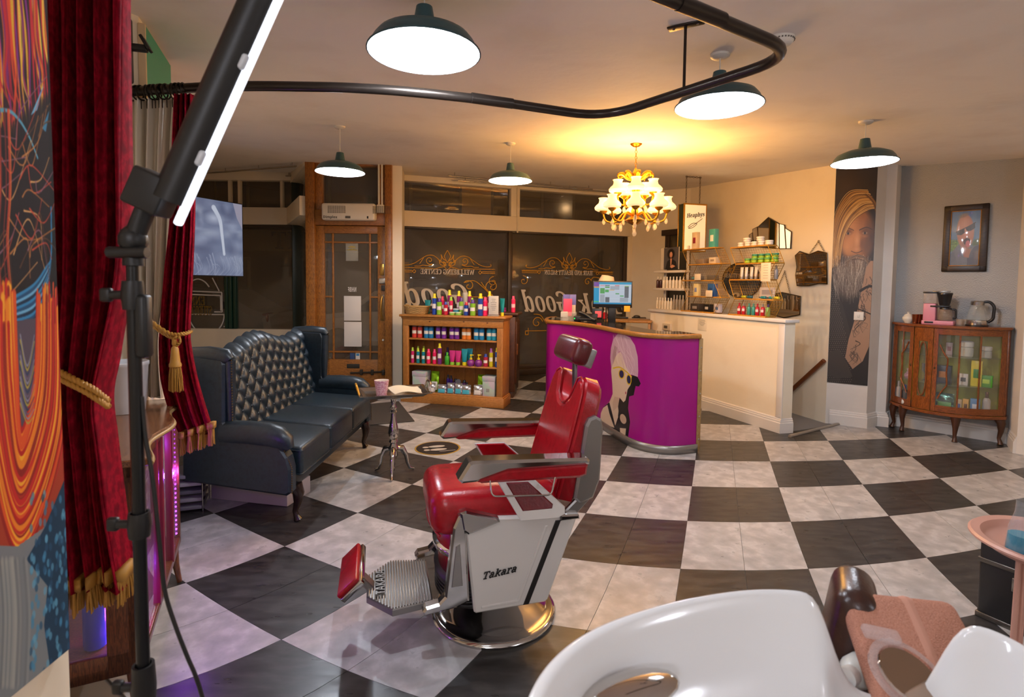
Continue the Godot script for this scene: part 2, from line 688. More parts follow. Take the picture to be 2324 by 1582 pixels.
func build_room() -> void:
	plan()
	var ol := outline()
	var cream := wall_paint("cream_paint", "efe3cc", "e6d8bf")
	var white_paint := wall_paint("white_paint", "ded9d2", "d4cec6")
	# ceiling
	var g := B.new()
	g.group = 0xFFFFFFFF
	var big := PackedVector2Array()
	for q in ol:
		big.append(q + (q - Vector2(0.3, -3.5)).normalized() * 0.16)
	var idx := Geometry2D.triangulate_polygon(big)
	for k in range(0, idx.size(), 3):
		var t := []
		for m in 3:
			var q := big[idx[k + m]]
			t.append(Vector3(q.x, ceil_y(Vector3(q.x, 0, q.y)), q.y))
		if (t[1] - t[0]).cross(t[2] - t[0]).y > 0:
			t = [t[0], t[2], t[1]]
		g.tri(t[0], t[1], t[2])
		g.tri(t[0] + Vector3.UP * 0.12, t[2] + Vector3.UP * 0.12, t[1] + Vector3.UP * 0.12)
	for k in big.size():
		var q := big[k]
		var r := big[(k + 1) % big.size()]
		var a := Vector3(q.x, ceil_y(Vector3(q.x, 0, q.y)), q.y)
		var b := Vector3(r.x, ceil_y(Vector3(r.x, 0, r.y)), r.y)
		g.quad(a, b, b + Vector3.UP * 0.12, a + Vector3.UP * 0.12)
	struct("ceiling", g, wall_paint("ceiling_paint", "f0eae3", "e8e0d8"))
	# floor: sub-floor and the laid tiles
	var hole := PackedVector2Array()
	for k in [P.hl + Vector3(0.1, 0, 0), P.hr + Vector3(0.02, 0, -0.02), P.pl + Vector3(0.12, 0, 0.05), P.side]:
		hole.append(Vector2(k.x, k.z))
	var floor_node := struct_node("floor")
	g = B.new()
	g.group = 0xFFFFFFFF
	var cut := Geometry2D.clip_polygons(big, hole)
	var slab: PackedVector2Array = cut[0]
	for c in cut:
		if c.size() > slab.size():
			slab = c
	flat_poly(g, slab, -0.006, 0.3)
	flat_poly(g, slab, -0.12, 0.3, true)
	for k in slab.size():
		var q := slab[k]
		var r := slab[(k + 1) % slab.size()]
		g.quad(Vector3(q.x, -0.12, q.y), Vector3(r.x, -0.12, r.y), Vector3(r.x, -0.006, r.y), Vector3(q.x, -0.006, q.y))
	part(floor_node, "sub_floor", g, col("8a8581", 0.8))
	var pale := mat("pale_tile", Color.WHITE, 0.36)
	pale.albedo_texture = noise_tex("pale_stone", 0.011, [[0.0, "9c9a99"], [0.38, "abaaa9"], [0.55, "b4b2b1"], [0.72, "c3c1c0"], [1.0, "b1afae"]], 512, 6)
	pale.uv1_scale = Vector3(1.3, 1.3, 1)
	pale.roughness_texture = noise_tex("tile_rough", 0.02, [[0.0, "858585"], [1.0, "cfcfcf"]], 256, 4)
	pale.roughness = 0.5
	var dark := mat("dark_tile", Color.WHITE, 0.34)
	dark.albedo_texture = noise_tex("dark_slate", 0.012, [[0.0, "252322"], [0.4, "302e2d"], [0.62, "383634"], [0.8, "403d3b"], [1.0, "2b2928"]], 512, 6)
	dark.uv1_scale = Vector3(0.8, 2.6, 1)
	dark.roughness_texture = noise_tex("tile_rough", 0.02, [], 256, 4)
	dark.roughness = 0.5
	var r2 := RandomNumberGenerator.new()
	r2.seed = 3
	for j in range(-3, 9):
		for i in range(-9, 8):
			for half in 2:
				var i0 := i + half * 0.5
				var poly := PackedVector2Array()
				var e := 0.0016
				var ok := true
				for k in 4:
					poly.append(tile_point(lerpf(i0 + e, i0 + 0.5 - e, k / 4.0), j + e))
				for k in 4:
					poly.append(tile_point(i0 + 0.5 - e, lerpf(j + e, j + 1 - e, k / 4.0)))
				for k in 4:
					poly.append(tile_point(lerpf(i0 + 0.5 - e, i0 + e, k / 4.0), j + 1 - e))
				for k in 4:
					poly.append(tile_point(i0 + e, lerpf(j + 1 - e, j + e, k / 4.0)))
				for q in [[0, 0], [1, 1], [0, 1], [1, 0]]:
					var px := tile_pixel(i0 + q[0] * 0.5, j + q[1])
					if px.x < -420 or px.x > 2750 or px.y > 2300 or px.y < 790:
						ok = false
				if not ok:
					continue
				for inside in Geometry2D.intersect_polygons(poly, ol):
					for piece in Geometry2D.clip_polygons(inside, hole):
						if piece.size() < 3 or Geometry2D.is_polygon_clockwise(piece) and false:
							continue
						var tg := B.new()
						tg.group = 0xFFFFFFFF
						var off := Vector2(r2.randf() * 7.0, r2.randf() * 7.0)
						flat_poly(tg, piece, 0.0, 1.0, false, off)
						for k in piece.size():
							var q: Vector2 = piece[k]
							var r: Vector2 = piece[(k + 1) % piece.size()]
							tg.quad(Vector3(q.x, -0.006, q.y), Vector3(r.x, -0.006, r.y), Vector3(r.x, 0, r.y), Vector3(q.x, 0, q.y))
						part(floor_node, "tile", tg, dark if posmod(i + j, 2) == 1 else pale)
	# walls
	var grey := mat("grey_wallpaper", Color.html("9b9c9b"), 0.42)
	grey.normal_enabled = true
	grey.normal_texture = noise_tex("wallpaper_n", 0.09, [], 512, 2, FastNoiseLite.TYPE_CELLULAR, true, 5.0)
	grey.normal_scale = 0.8
	tri_map(grey, Vector3(3.2, 1.9, 3.2), true)
	wall("wall_stairs", P.side, P.pl, cream, -1.6)
	wall("wall_back_corner", P.win, P.side, cream)
	wall("wall_poster", P.pl, P.pr, white_paint, -1.6, -1.0, 0.14)
	wall("wall_recess", P.pr, P.rec, white_paint)
	wall("wall_pilaster", P.rec, P.col, white_paint)
	wall("wall_pilaster", P.col, P.gl, white_paint)
	wall("wall_grey", P.gl, P.gr, grey)
	wall("wall_right", P.gr, P.rw, white_paint)
	wall("wall_right", P.rw, Vector3(5.3, 0, -3.6), white_paint)
	wall("wall_right", Vector3(5.3, 0, -3.6), Vector3(5.3, 0, 2.6), cream)
	wall("wall_behind", Vector3(5.3, 0, 2.6), Vector3(-2.4, 0, 2.6), cream)
	wall("wall_left", Vector3(-2.4, 0, 2.6), Vector3(-2.4, 0, -1.0), cream)
	wall("wall_left", Vector3(-2.4, 0, -1.0), P.l0, cream)
	wall("wall_left", P.l0, P.l1, cream)
	wall("wall_left", P.l1, P.l2, cream)
	wall("wall_left", P.l2, P.bf, cream)
	# skirting boards
	var skirt := PackedVector2Array([Vector2(0, 0), Vector2(0.024, 0), Vector2(0.024, 0.10), Vector2(0.018, 0.108), Vector2(0.018, 0.122), Vector2(0.012, 0.13), Vector2(0.012, 0.14), Vector2(0.004, 0.15), Vector2(0, 0.15)])
	var gloss_white := col("ddd8d2", 0.35)
	g = B.new()
	var sk := [P.pl + (P.pr - P.pl) * 0.1, P.pr, P.rec, P.col, P.gl, P.gr, P.rw]
	g.sweep(sk, skirt, 1.0, false, true, Vector3.UP, false)
	struct("baseboard_right", g, gloss_white)
	# half wall by the stairs, its capping board and skirting
	var hd: Vector3 = (P.hr - P.hl).normalized()
	var hn := Vector3(-hd.z, 0, hd.x)
	var hw := struct_node("wall_half")
	wall("half_wall_body", P.hl, P.hr, cream, 0.0, 1.10, 0.13, hw)
	g = B.new()
	var mid: Vector3 = (P.hl + P.hr) * 0.5 + hn * -0.065 + Vector3.UP * 1.115
	g.xf = Transform3D(Basis(Vector3.UP, atan2(-hd.z, hd.x)), mid)
	g.rbox(Vector3.ZERO, Vector3(P.hl.distance_to(P.hr) + 0.05, 0.035, 0.19), 0.006)
	part(hw, "capping_board", g, gloss_white)
	g = B.new()
	g.sweep([P.hl, P.hr, P.hr - hn * 0.13], skirt, 1.0, false, true, Vector3.UP, false)
	part(hw, "skirting", g, gloss_white)
	g = B.new()
	g.xf = Transform3D(Basis(Vector3.UP, atan2(-hd.z, hd.x)), P.hr)
	g.rbox(Vector3(-0.035, 0.62, 0.004), Vector3(0.075, 0.94, 0.012), 0.004)
	part(hw, "end_board", g, gloss_white)
	# stairwell: nosing, treads, side board, handrail
	g = B.new()
	var na := on_y(1792, 992, 0)
	var nb := on_y(1910, 962, 0)
	g.tube([na + Vector3.UP * 0.006, nb + Vector3.UP * 0.006], 0.018, 6)
	struct("trim_1", g, col("a39a8e", 0.35, 0.5))
	var stair := struct_node("stairs")
	for k in 6:
		g = B.new()
		var f := (k + 0.5) / 6.0
		var c0: Vector3 = (na.lerp(nb, 0.5)).lerp((P.hl + P.side) * 0.5, f * 0.8)
		g.xf = Transform3D(Basis(Vector3.UP, atan2(-hn.z, hn.x)), c0)
		g.box(Vector3(0.0, -0.18 * (k + 1), 0.06), Vector3(0.95, 0.04, 0.5))
		part(stair, "tread", g, col("6d5a48", 0.8))
	g = B.new()
	var ra := on_wall(1778, 905, P.side, P.pl) + Vector3(-0.03, 0, 0.02)
	var rb := on_wall(1874, 818, P.side, P.pl) + Vector3(-0.03, 0, 0.02)
	g.tube([ra + (ra - rb) * 0.6, ra, rb], 0.024, 10)
	single("handrail", g, wood("rail_wood", "5a2c12", "83461f", 0, 0.3), "dark varnished wooden handrail sloping down the stairwell wall", "handrail")
	# wall end beside the camera which carries the mural
	g = B.new()
	var pe := fp(126, 1.02)
	pe.y = 0
	var pn := Vector3(-0.5, 0, 0.5)
	wall("wall_pier", pe + Vector3(0.02, 0, 1.6), pe, cream, 0.0, -1.0, 0.5)

func flat_poly(g: B, poly: PackedVector2Array, y: float, s: float, down := false, off := Vector2.ZERO) -> void:
	var idx := Geometry2D.triangulate_polygon(poly)
	for k in range(0, idx.size(), 3):
		var t := [poly[idx[k]], poly[idx[k + 1]], poly[idx[k + 2]]]
		var p := []
		for q in t:
			p.append(Vector3(q.x, y, q.y))
		if ((p[1] - p[0]).cross(p[2] - p[0]).y > 0) == down:
			p = [p[0], p[2], p[1]]
			t = [t[0], t[2], t[1]]
		g.tri(p[0], p[1], p[2], t[0] * s + off, t[1] * s + off, t[2] * s + off)

# ---------------------------------------------------------------- lamps
func build_lamps() -> void:
	var teal := col("33545c", 0.35)
	var inner := col("e8e8e6", 0.5)
	var lamps := [[963, 118, 250, 0.44, "eaf2ff", 1.7, "large pendant lamp hanging nearest the curtain rail over the barber chair"], [1631, 240, 190, 0.42, "eaf2ff", 1.7, "pendant lamp hanging beside the curtain rail's support rod"], [772, 390, 109, 0.42, "eaf2ff", 2.0, "pendant lamp hanging in front of the wooden street door"], [1158, 410, 99, 0.42, "ffe6c4", 1.7, "warm lit pendant lamp hanging in front of the shop window"], [1961, 368, 132, 0.42, "eaf2ff", 1.5, "pendant lamp hanging in front of the bearded man poster"]]
	for a in lamps:
		var d: float = FOCAL * a[3] / a[2]
		var p := on_d(a[0], a[1], d)
		var t := thing("pendant_lamp", a[6], "pendant lamp", p, 0.0, "industrial pendant lamps")
		var k: float = a[3] / 0.42
		var o := B.new()
		o.at(Transform3D(Basis.from_scale(Vector3(k, k, k)), Vector3.ZERO))
		o.lathe([Vector2(0.021, 0.165), Vector2(0.03, 0.162), Vector2(0.042, 0.095), Vector2(0.06, 0.088), Vector2(0.12, 0.074), Vector2(0.17, 0.052), Vector2(0.188, 0.03), Vector2(0.2, 0.004), Vector2(0.21, 0.0), Vector2(0.211, -0.004), Vector2(0.206, -0.005)], 40)
		part(t, "shade", o, teal)
		o = B.new()
		o.at(Transform3D(Basis.from_scale(Vector3(k, k, k)), Vector3.ZERO))
		o.lathe([Vector2(0.206, -0.005), Vector2(0.196, 0.003), Vector2(0.184, 0.028), Vector2(0.166, 0.048), Vector2(0.118, 0.069), Vector2(0.06, 0.082), Vector2(0.0, 0.085)], 40)
		part(t, "lining", o, inner)
		o = B.new()
		o.ball(Vector3(0, 0.03, 0), Vector3(0.032, 0.038, 0.032), 14)
		part(t, "bulb", o, glow("bulb_" + a[4], hexc(a[4]), 6.0))
		omni(t, Vector3(0, 0.03, 0), hexc(a[4]), a[5], 0.035)
		var top := ceil_y(p) - p.y
		o = B.new()
		o.tube([Vector3(0, 0.16, 0), Vector3(0, top, 0)], 0.003, 6)
		part(t, "cord", o, col("d8d4cc", 0.6))
		o = B.new()
		o.pos(0, top, 0)
		o.lathe([Vector2(0, -0.022), Vector2(0.03, -0.022), Vector2(0.045, -0.012), Vector2(0.048, 0.002)], 20)
		part(t, "ceiling_rose", o, col("dcd6cc", 0.5))

	# two globe lamps added unseen behind the camera to fill ceiling and fronts
	for q in [[Vector3(-0.5, 1.98, 1.4), "over the back of the room by the mural wall"], [Vector3(2.9, 1.98, 0.9), "over the back of the room beside the basin"]]:
		var t := thing("added_globe_lamp", "added unseen opal globe fill lamp " + q[1], "pendant lamp", q[0])
		part(t, "globe", B.new().ball(Vector3.ZERO, Vector3(0.13, 0.13, 0.13), 24), glow("added_opal_globe", hexc("f0f2ff"), 2.0))
		part(t, "cord", B.new().tube([Vector3(0, 0.12, 0), Vector3(0, ceil_y(q[0]) - q[0].y, 0)], 0.004, 6), col("d8d4cc", 0.6))
		omni(t, Vector3.ZERO, hexc("f0f2ff"), 1.3, 0.12)

func round_path(pts: Array, r: float, n := 8) -> Array:
	var o := [pts[0]]
	for i in range(1, pts.size() - 1):
		var a: Vector3 = pts[i]
		var d0: Vector3 = (pts[i - 1] - a)
		var d1: Vector3 = (pts[i + 1] - a)
		var rr := minf(r, minf(d0.length(), d1.length()) * 0.45)
		var s := a + d0.normalized() * rr
		var e := a + d1.normalized() * rr
		for k in n + 1:
			var t := float(k) / n
			o.append(s.lerp(a, t).lerp(a.lerp(e, t), t))
	o.append(pts[pts.size() - 1])
	return o

func build_rail() -> void:
	var y := 2.29
	var t := thing("curtain_rail", "dark bronze curtain rail bent round the barber station under the ceiling", "curtain rail")
	var pts := [on_y(270, 209, y), on_y(530, 194, y), on_y(830, 199, y), on_y(1070, 222, y), on_y(1370, 267, y), on_y(1818, 122, y), on_y(1470, -22, y)]
	var path := round_path(pts, 0.2)
	var m := col("3a332e", 0.28, 0.75)
	var g := B.new()
	g.tube(path, 0.021, 14)
	part(t, "pole", g, m)
	for q in [on_y(1070, 222, y), on_y(1560, -2 + 20, y)]:
		pass
	g = B.new()
	var c := on_y(1070, 222, y)
	var dir: Vector3 = (on_y(1180, 238, y) - c).normalized()
	g.tube([c, c + dir * 0.2], 0.0235, 14)
	part(t, "joint_sleeve", g, m)
	g = B.new()
	c = on_y(1640, 46, y)
	dir = (on_y(1550, 10, y) - c).normalized()
	g.tube([c, c + dir * 0.2], 0.0235, 14)
	part(t, "joint_sleeve", g, m)
	c = on_y(1552, 206, y)
	var top := ceil_y(c)
	g = B.new()
	g.tube([c, Vector3(c.x, top, c.z)], 0.0065, 8)
	part(t, "support_rod", g, m)
	g = B.new()
	g.xf = Transform3D(Basis(Vector3.UP, -0.55), Vector3(c.x, top - 0.005, c.z))
	g.rbox(Vector3.ZERO, Vector3(0.15, 0.008, 0.045), 0.003)
	part(t, "ceiling_plate", g, m)
	for k in [-0.05, 0.05]:
		g = B.new()
		g.xf = Transform3D(Basis(Vector3.UP, -0.55), Vector3(c.x, top - 0.01, c.z))
		g.ball(Vector3(k, 0, 0), Vector3(0.006, 0.003, 0.006), 8)
		part(t, "screw", g, col("8a8178", 0.3, 0.8))

# ---------------------------------------------------------------- shop front
func wall_node(called: String, a: Vector3, b: Vector3) -> Node3D:
	var d := (b - a).normalized()
	return struct_node(called, a, atan2(-d.z, d.x))

# the pixel as (along the wall, height)
func wl(u: float, v: float, a: Vector3, b: Vector3) -> Vector2:
	var p := on_wall(u, v, a, b)
	var d := (b - a).normalized()
	return Vector2((p - a).dot(d), p.y)

func wbox(parent: Node3D, called: String, s0: float, s1: float, y0: float, y1: float, z0: float, z1: float, m: Material, bev := 0.004) -> MeshInstance3D:
	var g := B.new()
	g.rbox(Vector3((s0 + s1) / 2, (y0 + y1) / 2, (z0 + z1) / 2), Vector3(absf(s1 - s0), absf(y1 - y0), absf(z1 - z0)), bev)
	return part(parent, called, g, m)

func on_ceiling(u: float, v: float) -> Vector3:
	var d := ray(u, v)
	return EYE + d * ((2.42 - EYE.y) / (d.y + 0.07 * d.z + 0.025 * d.x))

# gold line-work: list of poly-curves in the plane of the glass
func line_art(curves: Array, r: float) -> B:
	var g := B.new()
	g.xf = Transform3D(Basis.from_scale(Vector3(1, 1, 0.25)), Vector3.ZERO)
	for c in curves:
		var path := []
		var n: int = c.size()
		if n == 2:
			path = [Vector3(c[0].x, c[0].y, 0), Vector3(c[1].x, c[1].y, 0)]
		else:
			for i in n - 1:
				for k in 6:
					var q: Vector2 = c[i].cubic_interpolate(c[i + 1], c[maxi(0, i - 1)], c[mini(n - 1, i + 2)], k / 6.0)
					path.append(Vector3(q.x, q.y, 0))
			path.append(Vector3(c[n - 1].x, c[n - 1].y, 0))
		g.tube(path, r, 6)
	return g

func spiral(cx: float, cy: float, r0: float, a0: float, turns: float) -> Array:
	var o := []
	var n := int(10 * absf(turns)) + 2
	for i in n + 1:
		var t := float(i) / n
		var a := a0 + TAU * turns * t
		o.append(Vector2(cx + r0 * (1.0 - 0.88 * t) * cos(a), cy + r0 * (1.0 - 0.88 * t) * sin(a)))
	return o

func flip(curves: Array) -> Array:
	var o := curves.duplicate()
	for c in curves:
		var f := []
		for q in c:
			f.append(Vector2(-q.x, q.y))
		o.append(f)
	return o

func crest(w: float) -> Array:
	var k := w * 0.5
	var half := []
	half.append([Vector2(0.14, -0.02), Vector2(0.2, 0.06), Vector2(0.3, 0.12), Vector2(0.42, 0.11), Vector2(0.55, 0.03), Vector2(0.68, -0.05), Vector2(0.82, -0.085), Vector2(0.91, -0.075), Vector2(0.925, -0.045), Vector2(0.9, -0.035)])
	half.append(spiral(0.36, 0.02, 0.085, -2.2, 1.3))
	half.append([Vector2(0.3, -0.06), Vector2(0.4, -0.085), Vector2(0.5, -0.08), Vector2(0.56, -0.1), Vector2(0.66, -0.1)])
	half.append([Vector2(0.48, 0.07), Vector2(0.53, -0.01), Vector2(0.56, -0.05)])
	half.append([Vector2(0.06, -0.10), Vector2(0.16, -0.12), Vector2(0.26, -0.15), Vector2(0.34, -0.135), Vector2(0.5, -0.135)])
	half.append([Vector2(0.5, -0.135), Vector2(0.98, -0.135)])
	half.append([Vector2(0.97, -0.15), Vector2(0.97, -0.12)])
	half.append([Vector2(1.0, -0.145), Vector2(1.0, -0.125)])
	half.append([Vector2(0, -0.02), Vector2(0.05, 0.07), Vector2(0.06, 0.12), Vector2(0, 0.23)])
	half.append([Vector2(0.02, 0.02), Vector2(0.09, 0.06), Vector2(0.13, 0.14), Vector2(0.12, 0.08), Vector2(0.13, 0.0), Vector2(0.03, -0.03)])
	half.append([Vector2(0.02, -0.02), Vector2(0.1, -0.02), Vector2(0.16, 0.03), Vector2(0.15, -0.05), Vector2(0.08, -0.08), Vector2(0.02, -0.05)])
	half.append(spiral(0.07, -0.04, 0.04, 1.0, 1.0))
	half.append([Vector2(0.02, -0.07), Vector2(0.06, -0.1), Vector2(0, -0.17)])
	var o := flip(half)
	for c in o:
		for i in c.size():
			c[i] *= k
	return o

func arrow(x0: float, x1: float) -> Array:
	var d := signf(x1 - x0)
	return [[Vector2(x0, 0.012), Vector2(x1 - d * 0.06, 0.012)], [Vector2(x0, -0.012), Vector2(x1 - d * 0.06, -0.012)], [Vector2(x1 - d * 0.06, 0.012), Vector2(x1 - d * 0.05, 0.0), Vector2(x1 - d * 0.06, -0.012)], [Vector2(x1 - d * 0.05, 0), Vector2(x1 - d * 0.025, 0.028)], [Vector2(x1 - d * 0.025, 0.028), Vector2(x1, 0)], [Vector2(x1, 0), Vector2(x1 - d * 0.025, -0.028)], [Vector2(x1 - d * 0.025, -0.028), Vector2(x1 - d * 0.05, 0)]]

func glass_text(parent: Node3D, s: String, centre: Vector2, width: float, height: float, font: String, weight: int, italic: bool, m: Material) -> void:
	var t := text_mesh(s, 0.1, 0.002, font, weight, italic)
	var box := t.get_aabb()
	var o := part(parent, "lettering", t, m, Vector3(centre.x, centre.y, -0.012), s + " lettering seen from behind the glass")
	var sk := 0.28 if italic else 0.0
	o.basis = Basis(Vector3.UP, PI) * Basis(Vector3(width / box.size.x, 0, 0), Vector3(sk * height / box.size.y, height / box.size.y, 0), Vector3(0, 0, 1))
	o.position.y -= (box.position.y + box.size.y * 0.5) * height / box.size.y

func build_windows() -> void:
	var cream := col("e2d6c0", 0.5)
	var bronze := col("3b2f25", 0.4)
	var gold := col("c88f1e", 0.4, 0.2)
	var paint := col("cfc4b4", 0.6)
	var glass := pane("street_glass", Color(0.62, 0.56, 0.48), 0.085)
	# ---- the big window
	var a: Vector3 = P.pil
	var b: Vector3 = P.win
	var w := wall_node("window_1", a, b)
	var L := a.distance_to(b)
	var s0 := wl(909, 600, a, b).x
	var s1 := wl(1153, 600, a, b).x
	var s2 := wl(1162, 600, a, b).x
	var s3 := wl(1422, 600, a, b).x
	wbox(w, "sill", -0.02, L, 0.0, 0.1, -0.1, 0.06, bronze)
	wbox(w, "pillar", -0.1, s0 - 0.01, 0.0, 3.05, -0.1, 0.05, cream, 0.02)
	wbox(w, "pillar", s3, L + 0.02, 0.0, 3.1, -0.1, 0.03, cream)
	wbox(w, "header", s0 - 0.02, s3 + 0.02, 2.275, 2.5, -0.1, 0.07, cream)
	wbox(w, "top_rail", s0 - 0.02, s3 + 0.02, 2.93, 3.12, -0.1, 0.05, cream)
	wbox(w, "upper_post", s1 + 0.02, s2 + 0.1, 2.49, 2.95, -0.09, 0.06, cream)
	wbox(w, "conduit", s2 + 0.045, s2 + 0.07, 2.25, 2.95, 0.06, 0.085, cream)
	for q in [[s0, s1], [s2, s3]]:
		wbox(w, "pane", q[0], q[1], 0.1, 2.28, -0.04, -0.032, glass, 0.001)
		wbox(w, "pane", q[0], q[1], 2.49, 2.94, -0.04, -0.032, glass, 0.001)
		wbox(w, "frame_rail", q[0], q[1], 2.25, 2.28, -0.06, 0.01, bronze)
		wbox(w, "frame_rail", q[0], q[1], 0.1, 0.16, -0.06, 0.01, bronze)
	wbox(w, "frame_stile", s0 - 0.01, s0 + 0.02, 0.1, 2.28, -0.06, 0.01, bronze)
	wbox(w, "mullion", s1, s2, 0.1, 2.28, -0.07, 0.02, bronze)
	wbox(w, "frame_stile", s3 - 0.06, s3, 0.1, 2.28, -0.06, 0.015, bronze)
	for set in [[1016, 594, 215, "WELLBEING CENTRE", 1017, 617, 120], [1293, 600, 200, "HAIR AND BEAUTY SALON", 1292, 619, 107]]:
		var c := wl(set[0], set[1], a, b)
		var e := wl(set[0] + set[2] / 2.0, set[1], a, b)
		var half := e.x - c.x
		var o := part(w, "gold_crest", line_art(crest(half * 2.0), 0.0055), gold, Vector3(c.x, c.y, -0.02))
		o.set_meta("label", "gold scrolled crest painted on the glass")
		var tc := wl(set[4], set[5], a, b)
		var tw: float = wl(set[4] + set[6] / 2.0, set[5], a, b).x - tc.x
		glass_text(w, set[3], tc, tw * 2.0, 0.075, "Droid Serif", 700, false, paint)
		var ar := arrow(-half, -tw - 0.07)
		ar.append_array(arrow(half, tw + 0.07))
		ar.append_array([spiral(-half + 0.03, -0.14, 0.08, 1.7, -1.2), spiral(half - 0.03, -0.14, 0.08, 1.4, 1.2)])
		part(w, "gold_arrows", line_art(ar, 0.0055), gold, Vector3(tc.x, tc.y, -0.02))
	for t in [["Good", 992, 667, 145, 0.36], ["Good", 1240, 683, 102, 0.36], ["Look", 1368, 690, 105, 0.36]]:
		var c := wl(t[1], t[2], a, b)
		var e := wl(t[1] + t[3] / 2.0, t[2], a, b)
		glass_text(w, t[0], c, (e.x - c.x) * 2.0, t[4], "Droid Serif", 700, true, paint)
	var cc := wl(1090, 655, a, b)
	part(w, "gold_scroll", line_art([spiral(-0.18, 0.04, 0.09, 2.6, -1.2), [Vector2(-0.24, 0.09), Vector2(-0.1, 0.12), Vector2(0.04, 0.03), Vector2(0.2, -0.12), Vector2(0.24, -0.13)], spiral(0.2, 0.03, 0.11, 3.4, -1.2), [Vector2(0.02, 0.1), Vector2(0.08, 0.02), Vector2(0.22, -0.12)], [Vector2(-0.5, -0.13), Vector2(0.1, -0.13)]], 0.007), gold, Vector3(cc.x, cc.y, -0.02))
	cc = wl(1220, 730, a, b)
	part(w, "gold_scroll", line_art([spiral(0.0, -0.02, 0.1, 0.2, 1.2), [Vector2(-0.06, 0.12), Vector2(0.06, 0.1), Vector2(0.15, -0.02), Vector2(0.22, -0.08)], [Vector2(-0.2, -0.15), Vector2(0.3, -0.15)], [Vector2(-0.2, -0.15), Vector2(-0.2, -0.21)], [Vector2(-0.2, -0.21), Vector2(-0.15, -0.21)], [Vector2(-0.15, -0.21), Vector2(-0.15, -0.1)]], 0.007), gold, Vector3(cc.x, cc.y, -0.02))
	cc = wl(1335, 640, a, b)
	part(w, "gold_scroll", line_art([spiral(0.0, 0.0, 0.07, 0.2, 1.2), [Vector2(0.06, 0.03), Vector2(0.12, 0.08), Vector2(0.3, 0.05)]], 0.007), gold, Vector3(cc.x, cc.y, -0.02))
	# ---- recess beside the door
	wall("wall_recess", P.pil, P.dr, cream)
	# ---- bay window on the left
	a = P.bf
	b = P.bl
	w = wall_node("window_2", a, b)
	L = a.distance_to(b)
	var green := col("123a2c", 0.35)
	wbox(w, "sill_wall", 0.0, L, 0.0, 0.72, -0.1, 0.02, cream)
	wbox(w, "header", 0.0, L, 2.30, 2.55, -0.1, 0.1, cream)
	wbox(w, "top_rail", 0.0, L, 2.96, 3.16, -0.1, 0.05, cream)
	wbox(w, "pane", 0.0, L, 0.72, 2.32, -0.05, -0.042, glass, 0.001)
	wbox(w, "pane", 0.0, L, 2.54, 2.98, -0.05, -0.042, glass, 0.001)
	for u in [521, 543, 639]:
		var s := wl(u, 440, a, b).x
		wbox(w, "upper_post", s - 0.02, s + 0.02, 2.54, 2.98, -0.06, 0.01, cream)
	for u in [513, 523, 532]:
		var s := wl(u, 700, a, b).x
		wbox(w, "green_mullion", s - 0.028, s + 0.028, 0.72, 2.31, -0.08, 0.02 if u == 523 else 0.0, green, 0.012)
	wbox(w, "frame_rail", 0.0, L, 2.26, 2.31, -0.07, 0.02, bronze)
	# emblem on the bay glass
	var ec := wl(466, 705, a, b)
	var em := []
	var rad := 0.26
	for rr in [0.27, 0.36]:
		var arc := []
		for k in 17:
			var an := PI + PI * k / 16.0
			arc.append(Vector2(cos(an) * rr, sin(an) * rr * 1.15 - 0.05))
		em.append(arc)
	for q in [[-0.36, -0.06, 0.36, -0.06], [-0.42, 0.3, 0.24, 0.28], [-0.42, 0.25, 0.22, 0.23], [0.24, 0.28, 0.24, -0.02], [0.22, 0.23, 0.22, 0.0], [0.24, -0.02, 0.12, -0.02], [0.1, 0.5, 0.2, 0.3]]:
		em.append([Vector2(q[0], q[1]), Vector2(q[2], q[3])])
	em.append([Vector2(-0.28, 0.36), Vector2(-0.22, 0.44), Vector2(-0.12, 0.48), Vector2(-0.02, 0.44), Vector2(0.05, 0.36)])
	part(w, "white_emblem", line_art(em, 0.011), col("d8d4ce", 0.6), Vector3(ec.x, ec.y, -0.03))
	var dots := B.new()
	for k in 15:
		var an := PI * 1.05 + PI * 0.9 * k / 14.0
		dots.ball(Vector3(cos(an) * 0.315, sin(an) * 0.315 * 1.15 - 0.05, 0), Vector3(0.012, 0.012, 0.003), 6)
	part(w, "emblem_dots", dots, col("d8d4ce", 0.6), Vector3(ec.x, ec.y, -0.03))
	var dull_gold := col("8a6a1c", 0.5, 0.2)
	glass_text(w, "STUDIOS", ec + Vector2(-0.08, -0.0), 0.34, 0.14, "Droid Serif", 400, false, dull_gold)
	glass_text(w, "ENNE", ec + Vector2(-0.16, 0.15), 0.3, 0.13, "Droid Serif", 400, false, dull_gold)
	# angled light between the bay and the door
	a = P.bl
	b = P.dl
	w = wall_node("window_3", a, b)
	L = a.distance_to(b)
	wbox(w, "sill_wall", 0.0, L, 0.0, 0.72, -0.1, 0.02, cream)
	wbox(w, "header", 0.0, L, 2.30, 2.55, -0.1, 0.1, cream)
	wbox(w, "top_rail", 0.0, L, 2.93, 3.12, -0.1, 0.04, cream)
	wbox(w, "pane", 0.0, L, 0.72, 2.32, -0.05, -0.042, glass, 0.001)
	wbox(w, "pane", 0.0, L, 2.54, 2.96, -0.05, -0.042, glass, 0.001)
	wbox(w, "frame_stile", 0.0, 0.05, 0.7, 2.98, -0.08, 0.03, col("26342d", 0.4))
	wbox(w, "notice", L - 0.28, L - 0.1, 1.55, 1.85, -0.03, -0.028, col("cfcac0", 0.7))
	wbox(w, "notice", L - 0.28, L - 0.1, 1.05, 1.4, -0.03, -0.028, col("cfcac0", 0.7))
	# ---- window beside the back corner, dark frame
	a = P.win
	b = P.side
	w = wall_node("window_4", a, b)
	var c0 := wl(1507, 520, a, b)
	var c1 := wl(1628, 520, a, b)
	var dk := col("3a2c22", 0.4)
	var y1 := 2.33
